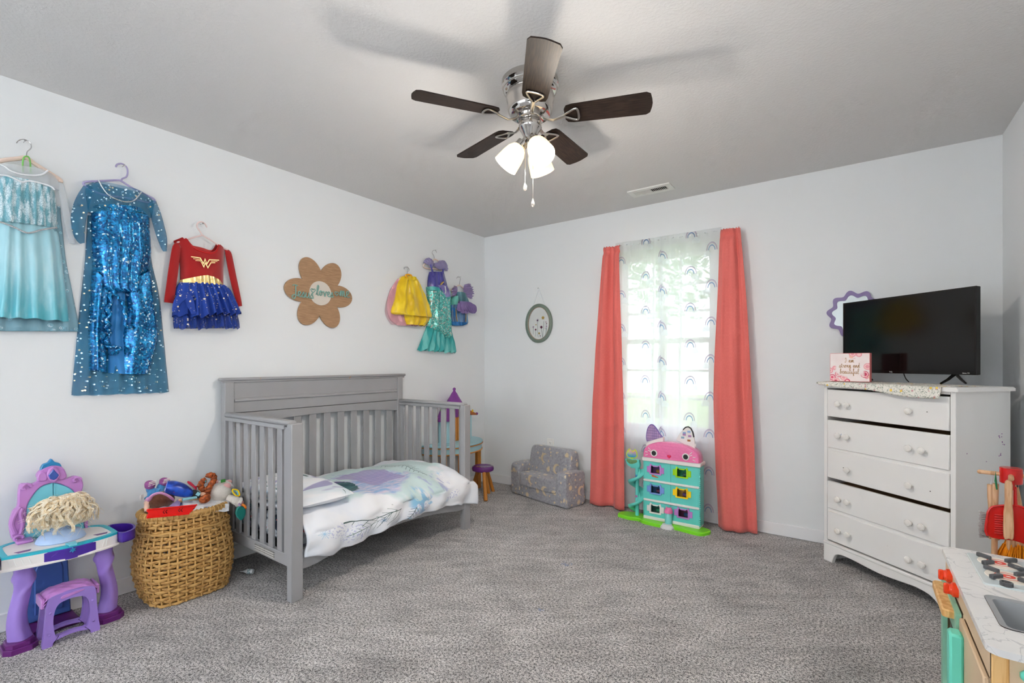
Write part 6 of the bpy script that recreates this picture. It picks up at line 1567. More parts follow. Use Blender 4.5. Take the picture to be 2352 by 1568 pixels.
m = MB(); m.tube(catmull(through([(350, 620, -2.80), (400, 500, -2.77), (520, 440, -2.74), (640, 450, -2.73), (760, 510, -2.74), (815, 570, -2.78)]), 5), sz(34), 10, flat=.6); m.build('headband', M_dpink, t)
m = MB(); m.tube(catmull(through([(330, 560, -2.88), (380, 460, -2.89), (470, 430, -2.89), (560, 430, -2.88)]), 5), [sz(60)] * 6 + [sz(90)] * 5 + [sz(80)] * 5, 12); m.build('body', M_dblue, t)
for L in ([(440, 440, -2.89), (390, 380, -2.90), (375, 330, -2.90)], [(560, 430, -2.89), (575, 340, -2.90), (610, 280, -2.90)]): MB().tube(catmull(through(L), 4), sz(70), 10).build('leg', M_dblue, t)
for L in ([(370, 335, -2.90), (375, 270, -2.895), (385, 225, -2.89)], [(625, 270, -2.90), (655, 210, -2.895), (670, 170, -2.89)]):
    o = MB().tube(catmull(through(L), 4), [sz(66), sz(78), sz(84), sz(88), sz(90), sz(88), sz(84), sz(74), sz(50)], 12).build('shoe', M_dshoe, t)
    a, b = through([L[1], L[2]])
    for q in (-.3, .5, 1.2): MB().tube([a.lerp(b, q) + Vector((sz(82), -sz(50), 0)), a.lerp(b, q) + Vector((sz(86), sz(60), sz(20)))], sz(9), 5).build('shoe_stripe', mat('cream_felt', (232, 220, 216), rough=.8), o)
MB().tube(catmull(through([(360, 560, -2.82), (325, 640, -2.80), (310, 720, -2.79), (310, 790, -2.78)]), 4), [sz(60)] * 5 + [sz(44)] * 4 + [sz(36)] * 4, 10).build('arm', M_dskin, t)
MB().tube(catmull(through([(365, 560, -2.82), (335, 620, -2.80)]), 4), sz(62), 10).build('sleeve', M_dpink, t)
m = MB(); m.grid(lambda u, v: tuple(bk(320 - 150 * u + 12 * sin(u * 9), 440 + 110 * v * (.4 + .6 * u) + 40 * u, -2.86 - .01 * sin(u * 5))), 10, 4); m.build('care_tag', mat('white_tag', (226, 226, 226), rough=.6), t, fix=False)
t = thing('fashion_doll', 'auburn-haired doll in a shiny royal blue skirt lying across the toys', 'doll', tuple(bk(1000, 450)), 'soft toys in the wicker basket')
M_sbl = mat('royal_blue_satin', rough=.3, spec=.6, pat=lambda t_: t_.mix(t_.noise(30, 2.0).ss(.35, .65), (10, 42, 128), (24, 78, 190)))
sk = catmull([tuple(bk(x, y, X)) + (sz(r),) for x, y, X, r in ((690, 320, -2.80, 130), (800, 330, -2.79, 150), (950, 370, -2.78, 150), (1080, 420, -2.77, 120), (1180, 450, -2.77, 70))], 5)
MB().tube([p[:3] for p in sk], [p[3] for p in sk], 18, flat=.85).build('skirt', M_sbl, t, sharp=60)
m = MB(); m.tube([sk[0][:3], tuple(Vector(sk[0][:3]).lerp(Vector(sk[1][:3]), 1.0))], [sz(136), sz(140)], 18, flat=.87); m.build('hem', mat('periwinkle_trim', (132, 140, 212), rough=.5), t)
m = MB()
for x, y in ((880, 340), (935, 278), (840, 415)): m.ell(bk(x, y, -2.755 if y > 300 else -2.765), (.004, .004, .004), 8, 6)
m.build('rose_print', mat('red_rose', (190, 40, 60), rough=.6), t)
MB().tube(catmull(through([(1150, 450, -2.77), (1230, 440, -2.765), (1290, 470, -2.76), (1330, 510, -2.76)]), 4), [sz(70)] * 5 + [sz(64)] * 4 + [sz(40)] * 4, 12).build('bodice', mat('black_felt', (26, 26, 30), rough=.7), t)
M_dts = mat('pale_teal_sleeve', (136, 194, 206), rough=.6)
MB().tube(catmull(through([(1265, 520, -2.75), (1150, 540, -2.74), (1000, 565, -2.735)]), 4), sz(26), 8).build('arm', M_dts, t); MB().tube(catmull(through([(1270, 440, -2.75), (1330, 470, -2.745)]), 4), sz(36), 8).build('arm', M_dts, t)
MB().ell(bk(955, 568, -2.735), (sz(30), sz(32), sz(22)), 10, 8).build('hand', mat('doll_peach', (228, 178, 150), rough=.5), t)
M_aub = mat('auburn_hair', rough=.55, pat=lambda t_: t_.mix(t_.noise(70, 3.0).ss(.35, .65), (110, 46, 14), (186, 92, 36)))
m = MB(); m.ell(bk(1430, 540, -2.755), (sz(90), sz(105), sz(95)), 18, 12); m.v = [(x + .003 * N3(x * 90, y * 90, z * 90), y, z + .003 * N3(x * 80, y * 80, z * 80 + 5)) for x, y, z in m.v]; m.build('hair', M_aub, t, sharp=180)
MB().ell(bk(1385, 470, -2.76), (sz(60), sz(60), sz(50)), 12, 8).build('face', mat('doll_peach', (228, 178, 150), rough=.5), t, sharp=180)
for L in ([(1500, 480, -2.77), (1430, 400, -2.79), (1350, 310, -2.80), (1380, 220, -2.80), (1450, 180, -2.80)], [(1480, 420, -2.78), (1530, 300, -2.79), (1600, 200, -2.79), (1600, 110, -2.80), (1520, 90, -2.80), (1490, 140, -2.80)]):
    P = catmull(through(L), 7); MB().tube(P, [sz(48) * (1 + .28 * abs(sin(i * .9))) for i in range(len(P))], 9).build('braid', M_aub, t)
MB().ell(bk(1445, 205, -2.79), (sz(22), sz(26), sz(26)), 8, 6).build('hair_tie', mat('teal_tie', (70, 160, 170), rough=.5), t)
t = thing('plush_toy', 'white plush animal with pink feet lying on top of the toy basket', 'plush toy', tuple(bk(1720, 450)), 'soft toys in the wicker basket')
M_wpl = mat('white_plush', (232, 224, 214), rough=.95, sheen=.5, bump=(160, .6, .005)); M_ppl = mat('pink_plush', (232, 176, 174), rough=.9, sheen=.4)
def furry(m, a=.002): m.v = [(x + a * N3(x * 120, y * 120, z * 120), y + a * N3(x * 110, y * 120, z * 130 + 3), z + a * N3(x * 130, y * 110, z * 120 + 7)) for x, y, z in m.v]; return m
furry(MB().ell(bk(1720, 430, -2.80), (sz(180), sz(205), sz(180)), 24, 16)).build('body', M_wpl, t, sharp=180)
m = MB(); m.tube(catmull(through([(1880, 520, -2.76), (1980, 560, -2.74), (2060, 600, -2.735), (2120, 620, -2.73)]), 4), [sz(70)] * 5 + [sz(84)] * 4 + [sz(98)] * 4, 14); furry(m).build('leg', M_wpl, t, sharp=60)
MB().ell(bk(2110, 625, -2.722), (sz(40), sz(75), sz(60)), 14, 10).build('foot_pad', M_ppl, t, sharp=180)
m = MB(); m.tube(catmull(through([(1700, 270, -2.84), (1790, 240, -2.84), (1880, 270, -2.83), (1930, 340, -2.81)]), 4), sz(62), 12); furry(m).build('arm', M_wpl, t, sharp=60)
MB().ell(bk(1890, 225, -2.84), (sz(60), sz(70), sz(52)), 14, 10).build('snout', M_ppl, t, sharp=180); MB().ell(bk(1665, 215, -2.83), (sz(20), sz(30), sz(40)), 10, 8).build('ear', M_ppl, t, sharp=180)
MB().ell(bk(1850, 310, -2.785), (sz(60), sz(90), sz(70)), 12, 8).build('belly_patch', M_ppl, t, sharp=180)
q = bk(1785, 200, -2.80); MB().box(q.x - .002, q.x + .002, q.y - sz(45), q.y + sz(45), q.z - sz(32), q.z + sz(32), .001).build('green_tag', mat('green_felt', (70, 150, 66), rough=.8), t)
q = bk(1700, 645, -2.735); MB().box(q.x - .001, q.x + .001, q.y - sz(48), q.y + sz(48), q.z - sz(52), q.z + sz(52), .0005).build('care_label', mat('white_tag', (226, 226, 226)), t)
t = thing('teething_ring', 'yellow and aqua plastic link ring on the white plush animal', 'ring', tuple(bk(2030, 430, -2.75)), None)
for L, mt in (([(2060, 380, -2.745), (2100, 450, -2.74), (2090, 490, -2.74), (2030, 480, -2.74), (1970, 410, -2.745), (1975, 370, -2.745)], M_yelp), ([(2030, 390, -2.75), (2065, 440, -2.745), (2060, 480, -2.745), (2000, 450, -2.75), (1960, 400, -2.75)], M_sky)): MB().tube(catmull(through(L), 4, True), sz(15), 8, closed=True).build('link', mt, t)
t = thing('leaf_teether', 'teal leaf-shaped silicone teether hanging over the basket edge', 'teether', tuple(bk(2120, 830, -2.66)))
lf = catmull([(2120, 690), (2175, 700), (2215, 760), (2215, 840), (2180, 920), (2125, 962), (2065, 910), (2030, 840), (2040, 760), (2080, 705)], 3, True)
MB(bp).prism([(bk(x, y, -2.66).y, bk(x, y, -2.66).z) for x, y in lf], -2.668, -2.656, .003).build('leaf', mat('teal_silicone', (20, 118, 110), rough=.45), t)
MB().tube(catmull(through([(2120, 700, -2.664), (2105, 680, -2.672), (2095, 650, -2.69)]), 4), sz(22), 8).build('loop', mat('mauve_cord', (184, 150, 190), rough=.6), t)
MB().tube(catmull(through([(2150, 655, -2.69), (2200, 690, -2.68), (2210, 740, -2.67)]), 4), sz(28), 8).build('orange_bead', mat('orange_silicone', (240, 128, 20), rough=.45), t)
t = thing('toy_track', 'red plastic toy race track piece resting on the basket rim', 'toy track', tuple(bk(800, 800, -2.675)))
tk = [(310, 920), (325, 855), (350, 830), (320, 800), (315, 758), (1285, 664), (1230, 745), (1130, 835)]
M_redp = mat('red_toy_plastic', (226, 16, 10), rough=.3, coat=.2); M_redk = mat('dark_red_mark', (110, 12, 16), rough=.4)
o = MB(bp).prism([(bk(x, y, -2.672).y, bk(x, y, -2.672).z) for x, y in tk], -2.680, -2.672, .001).build('track', M_redp, t)
m = MB()
for x0, y0 in ((625, 800), (675, 795), (920, 768), (970, 763)): m.tube(through([(x0 + 35, y0 - 35, -2.6715), (x0, y0, -2.6715), (x0 + 30, y0 + 32, -2.6715)]), sz(8), 5)
m.tube(through([(1200, 755, -2.6715), (1235, 725, -2.6715)]), sz(7), 5); m.build('chevron', M_redk, o)
m = MB(); m.tube(through([(318, 758, -2.67), (1283, 664, -2.67)]), sz(12), 6); m.tube(through([(312, 918, -2.67), (1130, 838, -2.67)]), sz(12), 6); m.build('edge_lip', M_redp, o)
# crumpled white cloth and other bits
def wcl(t_): return t_.mix(((t_.u - 1450) / 90).abs().lt(.5) * ((t_.u / 45.0).frac().lt(.5)) * (t_.v - 745).gt(0.0), (234, 236, 240), (214, 92, 92))
m = MB(); m.grid(lambda u, v: tuple(bk(1000 + 900 * u, 600 + 240 * v - 60 * u + 20 * N3(u * 5, v * 5, 1), -2.80 + .105 * v ** .8 + .02 * N3(u * 6, v * 6, 4))), 30, 16, uvf=lambda u, v: (1000 + 900 * u, 600 + 240 * v - 60 * u))
o = single(m, 'cloth', mat('white_striped_cloth', rough=.85, pat=wcl), 'crumpled white cloth with red stripes tucked among the basket toys', 'cloth', origin=tuple(bk(1450, 720, -2.75)), fix=False, sharp=180); o.modifiers.new('thickness', 'SOLIDIFY').thickness = .003
o = single(MB().add([tuple(bk(*p)) for p in ((740, 690, -2.74), (920, 555, -2.78), (960, 620, -2.75), (945, 690, -2.70), (740, 690, -2.745), (920, 555, -2.785), (960, 620, -2.755), (945, 690, -2.705))], [(0, 1, 2, 3), (7, 6, 5, 4), (0, 4, 5, 1), (1, 5, 6, 2), (2, 6, 7, 3), (3, 7, 4, 0)]), 'picture_book', mat('lavender_cover', (166, 148, 196), rough=.5), 'thin lavender picture book stuck between the dolls', 'book', origin=tuple(bk(860, 640, -2.75)))
m = MB(); m.tube(catmull(through([(1100, 210, -2.84), (1160, 260, -2.83), (1220, 310, -2.82), (1270, 370, -2.81)]), 4), [sz(20), sz(34), sz(44), sz(48), sz(48), sz(46), sz(42), sz(40), sz(38), sz(36), sz(34), sz(30), sz(24)], 8, flat=.4); m.tube(catmull(through([(1230, 330, -2.82), (1290, 310, -2.82), (1340, 330, -2.82)]), 4), sz(34), 8, flat=.5)
single(m, 'hair_bow', mat('crimson_ribbon', (190, 16, 60), rough=.5), 'crimson fabric bow poking up behind the dolls', 'bow', origin=tuple(bk(1200, 300, -2.83)), sharp=60)
m = MB(); m.grid(lambda u, v: tuple(bk(560 + 1250 * u, 640 + 120 * v - 30 * u + 30 * N3(u * 9, v * 3, 8), -2.92 + .19 * v)), 40, 10)
o = single(m, 'toy_blanket', mat('patchwork_cloth', rough=.9, pat=lambda t_: t_.mix(t_.noise(14, 2.0).gt(.5), (60, 84, 130), (196, 196, 214))), 'dark blue and pale patchwork cloth under the basket toys', 'cloth', origin=tuple(bk(1200, 700, -2.82)), fix=False, sharp=180); o.modifiers.new('thickness', 'SOLIDIFY').thickness = .004

# ================================================================== GLUE BOTTLE ON THE CARPET
gr = Vector((_r[0], _r[1], 0)); gp = PZ(566, 1313, .012)
GF = frame(gp + Vector((0, 0, .003)), (0, 0, 1), gr.cross(Vector((0, 0, 1))) * -1, gr)
t = thing('glue_bottle', 'small white glue bottle lying on the carpet beside the basket', 'bottle', (gp.x, gp.y, 0))
MB(GF).lathe([(.001, .038), (.012, .038), (.0135, .036), (.0135, .004), (.010, -.002), (.006, -.006), (.001, -.006)], n=20).build('body', mat('bottle_white', (214, 218, 222), rough=.3), t)
MB(GF).lathe([(.0137, .010), (.0137, .026)], n=20, caps=False).build('label', mat('bottle_label', rough=.5, pat=lambda t_: t_.mix(t_.noise(120, 1.0).gt(.55), (190, 205, 210), (70, 110, 120))), t)
MB(GF).lathe([(.007, -.006), (.0065, -.012), (.003, -.018), (.0022, -.036), (.0005, -.038)], n=14).build('nozzle', mat('bottle_nozzle', (200, 206, 210), rough=.35), t)

# ================================================================== CASTLE VANITY AND STOOL BEHIND THE BED
CC = lambda x, y: (980 + x * .185, 880 + y * .185)
def cX(x, y, X): p = PX(*CC(x, y), X); return (p.y, p.z)
M_lb = mat('pale_blue_painted', (162, 204, 214), rough=.45, var=(20, .06)); M_ow = mat('orange_pine', (196, 128, 52), rough=.5, var=(16, .12)); M_pr = mat('purple_roof_paint', (120, 54, 136), rough=.4)
cv = thing('castle_vanity', 'wooden castle-shaped play vanity with a purple spire behind the bed', 'toy vanity', (-2.89, 3.18, 0))
half = lambda r, y0=3.185, x0=-3.02: [(x0 + r * .86 * sin(pi * k / 24), y0 - r * cos(pi * k / 24) * 1.0) for k in range(25)]
MB().prism(half(.325), .388, .462, .003).build('table_apron', M_lb, cv); MB().prism(half(.335), .456, .470, .004).build('table_top', M_lb, cv)
MB().tube([(x, y, .449) for x, y in half(.329)], .010, 6, flat=.5, up=(0, 0, 1)).build('orange_band', M_ow, cv); MB().tube([(x, y, .392) for x, y in half(.327)], .006, 6).build('orange_band', M_ow, cv)
def flowers(t_): return t_.mix(t_.noise(70, 1.0).gt(.6), (200, 140, 60), t_.mix(t_.noise(40, 1.0).gt(.5), (96, 70, 150), (206, 190, 70)))
M_flw = mat('painted_flowers', rough=.5, pat=flowers)
for x, y in ((-2.775, 3.08), (-2.90, 3.455), (-2.86, 2.95), (-3.0, 3.37)):
    MB().box(x - .018, x + .018, y - .026, y + .026, 0, .392, .004).build('leg', M_ow, cv)
    MB().box(x + .0175, x + .020, y + .002, y + .020, .25, .40, .0005).build('flower_decal', M_flw, cv)
cf = LW; ex = lambda L, X: [cX(x, y, X) for x, y in L]
zt0 = .468
d0 = .06
bx0, bx1 = cX(300, 500, -2.96)[0], cX(500, 500, -2.96)[0]
MB().box(-3.01, -2.955, bx0, bx1, zt0, .74, .004).build('door_block', M_ow, cv)
for k in range(3):
    y = bx0 + .012 + (bx1 - bx0 - .02) * k / 3; MB().box(-2.957, -2.948, y, y + (bx1 - bx0 - .02) / 3 - .006, zt0 + .01, .70, .003).build('door_plank', M_ow, cv)
for a, b in ((195, 300), (520, 570)):
    y0, y1 = cX(a, 550, -2.95)[0], cX(b, 550, -2.95)[0]
    MB(Matrix.Translation((-2.975, (y0 + y1) / 2, 0))).lathe([((y1 - y0) / 2, zt0), ((y1 - y0) / 2, .69), (.001, .69)], n=20).build('tower', M_lb, cv)
yc = cX(345, 70, -2.95)[0]; za = cX(345, 62, -2.95)[1]; zb_ = cX(345, 235, -2.95)[1]
MB(Matrix.Translation((-2.96, yc + .008, 0))).lathe([(.075, zb_ - .02), (.073, zb_), (.045, zb_ + .045), (.026, zb_ + .08), (.014, za - .03), (.010, za - .02), (.015, za - .010), (.013, za), (.004, za + .006), (.001, za + .007)], n=24).build('spire', M_pr, cv)
MB(Matrix.Translation((-2.965, yc + .008, 0))).lathe([(.050, .69), (.050, zb_ - .015), (.001, zb_ - .015)], n=24, sx=.8).build('spire_tower', M_pr, cv)
MB(Matrix.Translation((-2.965, cX(245, 400, -2.95)[0], 0))).lathe([(.098, .665), (.10, .68), (.085, .70), (.06, .75), (.04, .79), (.001, .80)], n=24, sx=.6).build('tower_roof', M_pr, cv)
MB(LW).prism(ex([(300, 440), (350, 380), (420, 325), (500, 320), (560, 350), (612, 378), (600, 392), (540, 392), (470, 345), (410, 350), (340, 420)], -2.95), .07, .11, .004).build('gable', mat('brown_gable', (166, 92, 34), rough=.5), cv)
MB().ell((-2.94, cX(612, 376, -2.95)[0], cX(612, 376, -2.95)[1]), .013, 12, 8).build('finial', M_pr, cv); MB().ell((-2.94, cX(128, 430, -2.95)[0], cX(128, 430, -2.95)[1]), .012, 12, 8).build('finial', M_pr, cv)
m = MB(); rnd = random.Random(8); g0 = cX(205, 315, -2.90)
for k in range(14): m.ell((-2.90 + rnd.uniform(-.01, .01), g0[0] + rnd.uniform(-.022, .022), g0[1] + rnd.uniform(-.02, .02)), (.008, .010, .006), 7, 5)
m.build('ivy', mat('painted_ivy', (96, 186, 40), rough=.5), cv)
q = cX(560, 340, -2.94); MB().ell((-2.93, q[0], q[1]), (.006, .012, .014), 8, 6).build('yellow_flower', mat('yellow_flower_paint', (226, 190, 40), rough=.5), cv)
so = Vector((-2.727, 3.315, 0)); st = thing('toy_stool', 'round purple toy stool with splayed orange wooden legs', 'stool', tuple(so))
zs_ = PX(*CC(655, 1040), -2.727).z
MB(Matrix.Translation(so)).lathe([(.001, zs_ - .042), (.082, zs_ - .042), (.096, zs_ - .034), (.100, zs_ - .018), (.095, zs_ - .002), (.082, zs_ + .004), (.070, zs_), (.001, zs_ - .002)], n=32, caps=False).build('seat', mat('purple_gloss_paint', (104, 40, 122), rough=.22, coat=.3), st)
for p in (PZ(*CC(565, 1312), 0), PZ(*CC(735, 1462), 0), PZ(*CC(825, 1340), 0), PZ(*CC(770, 1365), 0)):
    p = Vector((p.x, p.y, 0)); d_ = (p - so); top_ = so + d_ * .38 + Vector((0, 0, zs_ - .04))
    MB().tube([top_, p + Vector((0, 0, .001))], .0165, 12).build('leg', M_ow, st)
# ================================================================== PLAY KITCHEN BY THE RIGHT WALL
M_marb = mat('white_marble_print', rough=.25, pat=lambda t: t.mix((t.noise(7, 4.0, dist=2.2) - .5).abs().lt(.012) * .5, t.mix(t.noise(5, 3.0).ss(.4, .7) * .4, (232, 231, 230), (216, 216, 218)), (176, 178, 182)))
M_ply = mat('pale_plywood', (216, 190, 158), rough=.5, var=(9, .06)); M_pine = mat('pine_wood', rough=.5, pat=lambda t: t.mix(t.noise(8, 3.0, vec=t.vec(t.x * 8, t.y * 8, t.z * .8), dist=.5).ss(.4, .6), (206, 156, 92), (226, 184, 124)))
M_mint = mat('mint_plastic', (110, 218, 196), rough=.35); M_sage2 = mat('mint_door_paint', (140, 196, 170), rough=.45); M_ored = mat('orange_red_plastic', (232, 66, 26), rough=.3, coat=.2); M_gry = mat('dark_grey_plastic', (84, 86, 90), rough=.45); M_sink = mat('grey_sink_plastic', (152, 155, 158), rough=.4)
kt = thing('play_kitchen', 'wooden play kitchen with white marbled top, toy stove and sink', 'play kitchen', (.44, 1.84, 0))
KX0, KX1, KY0, KY1, KZ = .232, .640, 1.472, 2.195, .552
c = rrect(KX0, KX1, KY0, KY1, .03, 6)
sk0 = (.275, .52, 1.595, 1.80)
# worktop with a cut-out for the sink, built as strips round the opening
m = MB()
outer = rrect(KX0, KX1, KY0, KY1, .028, 10); n = len(outer); inner = rrect(sk0[0], sk0[1], sk0[2], sk0[3], .02, 10)
m.ring(outer, inner, KZ - .016, KZ); m.build('worktop', M_marb, kt)
m = MB(); o2 = rrect(*sk0, .02, 10); i2 = rrect(sk0[0] + .014, sk0[1] - .014, sk0[2] + .014, sk0[3] - .014, .016, 10); i3 = rrect(sk0[0] + .03, sk0[1] - .03, sk0[2] + .03, sk0[3] - .03, .012, 10)
n = len(o2); m.v = [(x, y, KZ + .002) for x, y in o2] + [(x, y, KZ - .001) for x, y in i2] + [(x, y, KZ - .07) for x, y in i3]
m.f = [(i, (i + 1) % n, n + (i + 1) % n, n + i) for i in range(n)] + [(n + i, n + (i + 1) % n, 2 * n + (i + 1) % n, 2 * n + i) for i in range(n)] + [tuple(2 * n + i for i in range(n))]
m.build('sink', M_sink, kt)
# cabinet
m = MB(); m.box(KX0 + .016, KX1 - .004, KY0 + .022, KY0 + .036, 0, KZ - .016); m.box(KX0 + .016, KX1 - .004, KY1 - .03, KY1 - .016, 0, KZ - .016); m.box(KX1 - .016, KX1 - .004, KY0 + .036, KY1 - .03, 0, KZ - .016); m.box(KX0 + .02, KX1 - .016, KY0 + .036, KY1 - .03, .03, .045)
m.build('cabinet', M_ply, kt)
fx = KX0 + .016
MB().box(fx - .006, fx + .006, KY0 + .022, KY1 - .016, KZ - .085, KZ - .016, .002).build('control_panel', M_ply, kt)
for y, w in ((KY0 + .022, .02), (1.835, .014), (KY1 - .036, .02)): MB().box(fx - .006, fx + .006, y, y + w, 0, KZ - .085, .002).build('face_stile', M_ply, kt)
od = MB(frame((fx - .008, 0, 0), (0, -1, 0), (0, 0, 1), (-1, 0, 0))).ring(rrect(-2.155, -1.853, .05, KZ - .09, .006, 4), rrect(-2.115, -1.893, .12, KZ - .155, .02, 4), 0, .012).build('oven_door', M_sage2, kt)
MB().box(fx - .002, fx, 1.893, 2.115, .12, KZ - .155).build('oven_window', mat('smoky_acrylic', (120, 130, 128), rough=.1, alpha=.55), od)
MB().prism(rrect(fx - .046, fx - .006, 1.885, 2.125, .012, 4), .432, .454, .004).build('oven_handle', M_pine, od)
ld = MB().box(fx - .016, fx - .004, KY0 + .045, 1.832, .05, KZ - .09, .003).build('cupboard_door', M_ply, kt)
MB().box(fx - .046, fx - .016, 1.752, 1.80, .22, .442, .006).build('door_pull', M_mint, ld)
for y in (2.05, 1.935):
    fr = frame((fx - .006, y, .500), (0, -1, 0), (0, 0, 1), (-1, 0, 0))
    o = MB(fr).lathe([(.021, 0), (.021, .012), (.017, .014), (.015, .020), (.001, .0205)], n=24).build('stove_knob', M_ored, kt)
    MB(fr).box(-.005, .005, -.016, .016, .018, .032, .003).build('knob_grip', M_ored, o)
# near end
MB().box(fx - .006, fx + .022, KY0 + .016, KY0 + .034, 0, KZ - .016, .002).build('corner_post', M_pine, kt)
ed = MB().box(fx + .03, KX1 - .03, KY0 + .024, KY0 + .03, .03, KZ - .03, .001).build('end_panel', M_ply, kt)
MB().box(fx + .038, fx + .14, KY0 + .006, KY0 + .026, KZ - .062, KZ - .040, .006).build('drawer_pull', M_mint, ed)
# stove
pl_ = MB().prism(rrect(.289, .565, 1.880, 2.150, .008, 4), KZ, KZ + .005, .002).build('stove_plate', mat('pale_glass_plate', (206, 216, 218), rough=.2), kt)
for cx, cy in ((.356, 2.084), (.354, 1.965), (.485, 2.084), (.485, 1.965)):
    b = MB(Matrix.Translation((cx, cy, KZ + .005))).lathe([(.050, 0), (.049, .003), (.001, .003)], n=32).build('burner', mat('cream_plastic', (236, 228, 216), rough=.4), pl_)
    MB(Matrix.Translation((cx, cy, KZ + .008))).ring(oval(0, 0, .029, .029, 32), oval(0, 0, .0275, .0275, 32), 0, .0006).build('burner_ring', mat('red_print', (226, 74, 60), rough=.5), b)
    MB(Matrix.Translation((cx, cy, KZ + .008))).ring(oval(0, 0, .015, .015, 24), oval(0, 0, .006, .006, 24), 0, .0006).build('burner_ring', mat('red_print', (226, 74, 60)), b)
    for k in range(4):
        a = radians(45 + 90 * k); fr = Matrix.Translation((cx + .043 * cos(a), cy + .043 * sin(a), KZ + .0125)) @ Matrix.Rotation(a, 4, 'Z')
        MB(fr).box(-.019, .019, -.0058, .0058, -.006, .006, .002).build('pan_support', M_gry, b)
MB(Matrix.Translation((.337, 1.892, KZ + .005))).lathe([(.014, 0), (.014, .010), (.010, .011), (.009, .008), (.003, .008), (.003, .011), (.001, .011)], n=24).build('timer_dial', M_gry, pl_)

# ================================================================== TOY CLEANING SET ON ITS STAND
CK = lambda x, y: (2130 + x * .1595, 1050 + y * .1595)
SY = 2.60
def kp(x, y, Y=SY): return PY(*CK(x, y), Y)
M_beech = mat('beech_wood', rough=.5, pat=lambda t: t.mix(t.noise(10, 3.0, vec=t.vec(t.x * 8, t.y * 8, t.z)).ss(.4, .62), (196, 148, 108), (220, 180, 142))); M_rp = mat('glossy_red_paint', (196, 14, 12), rough=.25, coat=.4)
hb_ = kp(1205, 255); st = thing('cleaning_stand', 'wooden toy cleaning stand with red hub and four pegs', 'stand', (hb_.x, hb_.y, 0))
MB(Matrix.Translation(hb_)).lathe([(.001, -.031), (.030, -.031), (.032, -.029), (.032, .026), (.030, .028), (.001, .028)], n=32).build('hub', M_rp, st)
for d in (Vector((-1, .12, 0)), Vector((1, .05, 0)), Vector((-.18, -1, 0)), Vector((0, 1, 0))):
    d.normalize(); MB().tube([hb_ + d * .028, hb_ + d * .085], .0078, 12).build('peg', M_beech, st); MB().ell(hb_ + d * .085, .0085, 10, 8).build('peg_tip', M_beech, st)
MB().tube([hb_ + Vector((0, 0, -.03)), Vector((hb_.x, hb_.y, .02))], .013, 14).build('post', M_beech, st)
MB(Matrix.Translation((hb_.x, hb_.y, 0))).lathe([(.11, 0), (.11, .018), (.105, .022), (.001, .022)], n=36).build('base', M_beech, st)
lp = hb_ + Vector((-1, .12, 0)).normalized() * .066
t = thing('toy_broom', 'toy broom with grey bristles and beech handle hung by a white string', 'toy broom', (lp.x, lp.y + .02, .1), 'toy cleaning tools')
hs = [kp(910, 390, SY + .03), kp(912, 560, SY + .03), kp(930, 800, SY + .03)]
MB().tube(hs, .0098, 12).build('handle', M_beech, t); MB().tube([kp(915, 395, SY + .03), kp(945, 240, SY + .012), kp(960, 215, SY + .008), kp(975, 290, SY + .02), kp(930, 395, SY + .03)], .0012, 6).build('string', M_piping, t)
q0, q1 = kp(885, 800, SY + .03), kp(885, 1165, SY + .03); hx0 = kp(890, 1000, SY + .03)
MB().box(hx0.x - .004, hx0.x + .03, SY + .018, SY + .042, q1.z, q0.z, .004).build('head', M_beech, t)
m = MB(); rnd = random.Random(9)
for i in range(12):
    for j in range(4):
        for k in range(9):
            z = q1.z + (q0.z - q1.z) * (i + .5) / 12; y = SY + .020 + .006 * j; e = hx0.x - .026 + rnd.uniform(-.004, .004)
            m.tube([(hx0.x - .003, y, z), ((hx0.x + e) / 2, y + rnd.uniform(-.002, .002), z + rnd.uniform(-.002, .002)), (e, y + rnd.uniform(-.005, .005), z + rnd.uniform(-.006, .006))], .0009, 3)
m.build('bristles', mat('grey_bristle', (176, 172, 172), rough=.6), t, fix=False)
t = thing('toy_mop', 'toy mop with shaggy orange yarn on a beech stick', 'toy mop', (lp.x + .03, SY, .1), 'toy cleaning tools')
MB().tube([kp(985, 380, SY - .005), kp(975, 700, SY + .005), kp(965, 1380, SY + .01), Vector((kp(965, 1380, SY + .01).x, SY + .01, .42))], .0092, 12).build('handle', M_beech, t)
MB().tube([kp(1005, 460, SY - .016), kp(990, 330, SY - .01), kp(985, 205, SY), kp(975, 330, SY - .01), kp(1000, 465, SY - .016)], .0019, 6).build('cord', mat('green_cord', (16, 110, 66), rough=.6), t)
MB().tube([kp(1320, 1190, SY + .02), kp(1330, 1260, SY + .02)], .03, 14).build('mop_head', M_beech, t)
m = MB(); c0 = kp(1340, 1240, SY + .02)
for k in range(260):
    a = rnd.uniform(0, 6.28); r = rnd.uniform(.015, .045); p = c0 + Vector((cos(a) * .02, sin(a) * .02, rnd.uniform(-.01, .01)))
    m.tube([p, p + Vector((cos(a) * r * .6, sin(a) * r * .6, -.012)), p + Vector((cos(a) * r, sin(a) * r, -.05 - rnd.uniform(0, .03)))], .0024, 4)
m.build('yarn', mat('orange_yarn', (236, 146, 14), rough=.9, var=(60, .2)), t, fix=False, sharp=180)
t = thing('toy_dustpan', 'glossy red toy dustpan with ribbed tray hung on the stand', 'toy dustpan', tuple(kp(1200, 950, SY - .05)), 'toy cleaning tools')
PF = frame((0, SY - .05, 0), (1, 0, 0), (0, 0, 1), (0, -1, 0)); pp = lambda x, y: (kp(x, y, SY - .05).x, kp(x, y, SY - .05).z)
out = catmull([pp(*p) for p in ((862, 1120), (862, 830), (885, 755), (945, 705), (1120, 686), (1230, 692), (1290, 690), (1420, 735), (1500, 800), (1520, 1240), (1250, 1195))], 4, True)
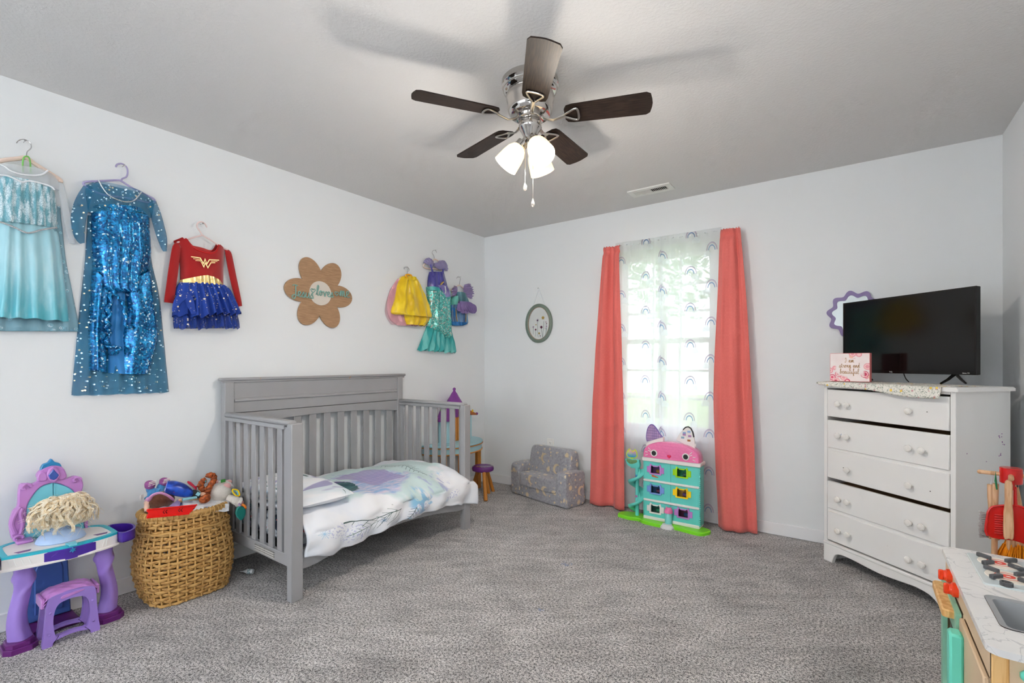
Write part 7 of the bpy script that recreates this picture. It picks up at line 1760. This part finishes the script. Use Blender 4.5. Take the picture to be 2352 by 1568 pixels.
pan = MB(PF).prism(out, 0, .006, .002).build('tray', M_rp, t)
MB(PF).tube([(x, z, .006) for x, z in out[:34]], .004, 8).build('raised_rim', M_rp, pan)
for k in range(9):
    y = 820 + k * 33; a, b = pp(960, y), pp(1102, y + 12); MB(PF).tube([(a[0], a[1], .006), (b[0], b[1], .006)], .0036, 6).build('rib', M_rp, pan)
MB(PF).prism([pp(1232, 700), pp(1232, 440), pp(1278, 425), pp(1290, 700)], 0, .012, .003).build('handle', M_rp, t)
MB(PF).tube([(*pp(1222, 460), .016), (*pp(1225, 340), .02), (*pp(1228, 255), .03), (*pp(1236, 340), .02), (*pp(1240, 450), .014)], .0018, 6).build('strap', M_rp, t)
t = thing('toy_hand_brush', 'flat beech hand brush hung in front of the red dustpan', 'toy brush', tuple(kp(1180, 800, SY - .085)), 'toy cleaning tools')
QF = frame((0, SY - .085, 0), (1, 0, 0), (0, 0, 1), (0, -1, 0)); qp = lambda x, y: (kp(x, y, SY - .085).x, kp(x, y, SY - .085).z)
MB(QF).prism(catmull([qp(*p) for p in ((1132, 360), (1225, 362), (1228, 600), (1232, 720), (1244, 830), (1245, 1165), (1175, 1176), (1110, 1155), (1108, 830), (1120, 720), (1128, 600))], 4, True), -.016, 0, .003).build('handle', M_beech, t)
m = MB(QF)
for i in range(14):
    for j in range(6):
        a, b = qp(1125 + j * 20, 850 + i * 22); m.tube([(a, b, -.015), (a, b, -.026)], .0014, 4)
m.build('bristles', mat('pale_bristle', (220, 206, 180), rough=.7), t, fix=False)
t = thing('toy_duster', 'slim beech stick with dark cord behind the dustpan', 'toy duster', tuple(kp(1310, 600, SY + .05)), 'toy cleaning tools')
MB().tube([kp(1262, 380, SY + .06), kp(1300, 560, SY + .06), kp(1345, 800, SY + .06), kp(1345, 1000, SY + .06)], .0085, 10).build('handle', M_beech, t)
MB().tube([kp(1285, 370, SY + .045), kp(1300, 430, SY + .045), kp(1275, 300, SY + .05)], .002, 6).build('cord', mat('navy_cord', (30, 40, 80), rough=.6), t)
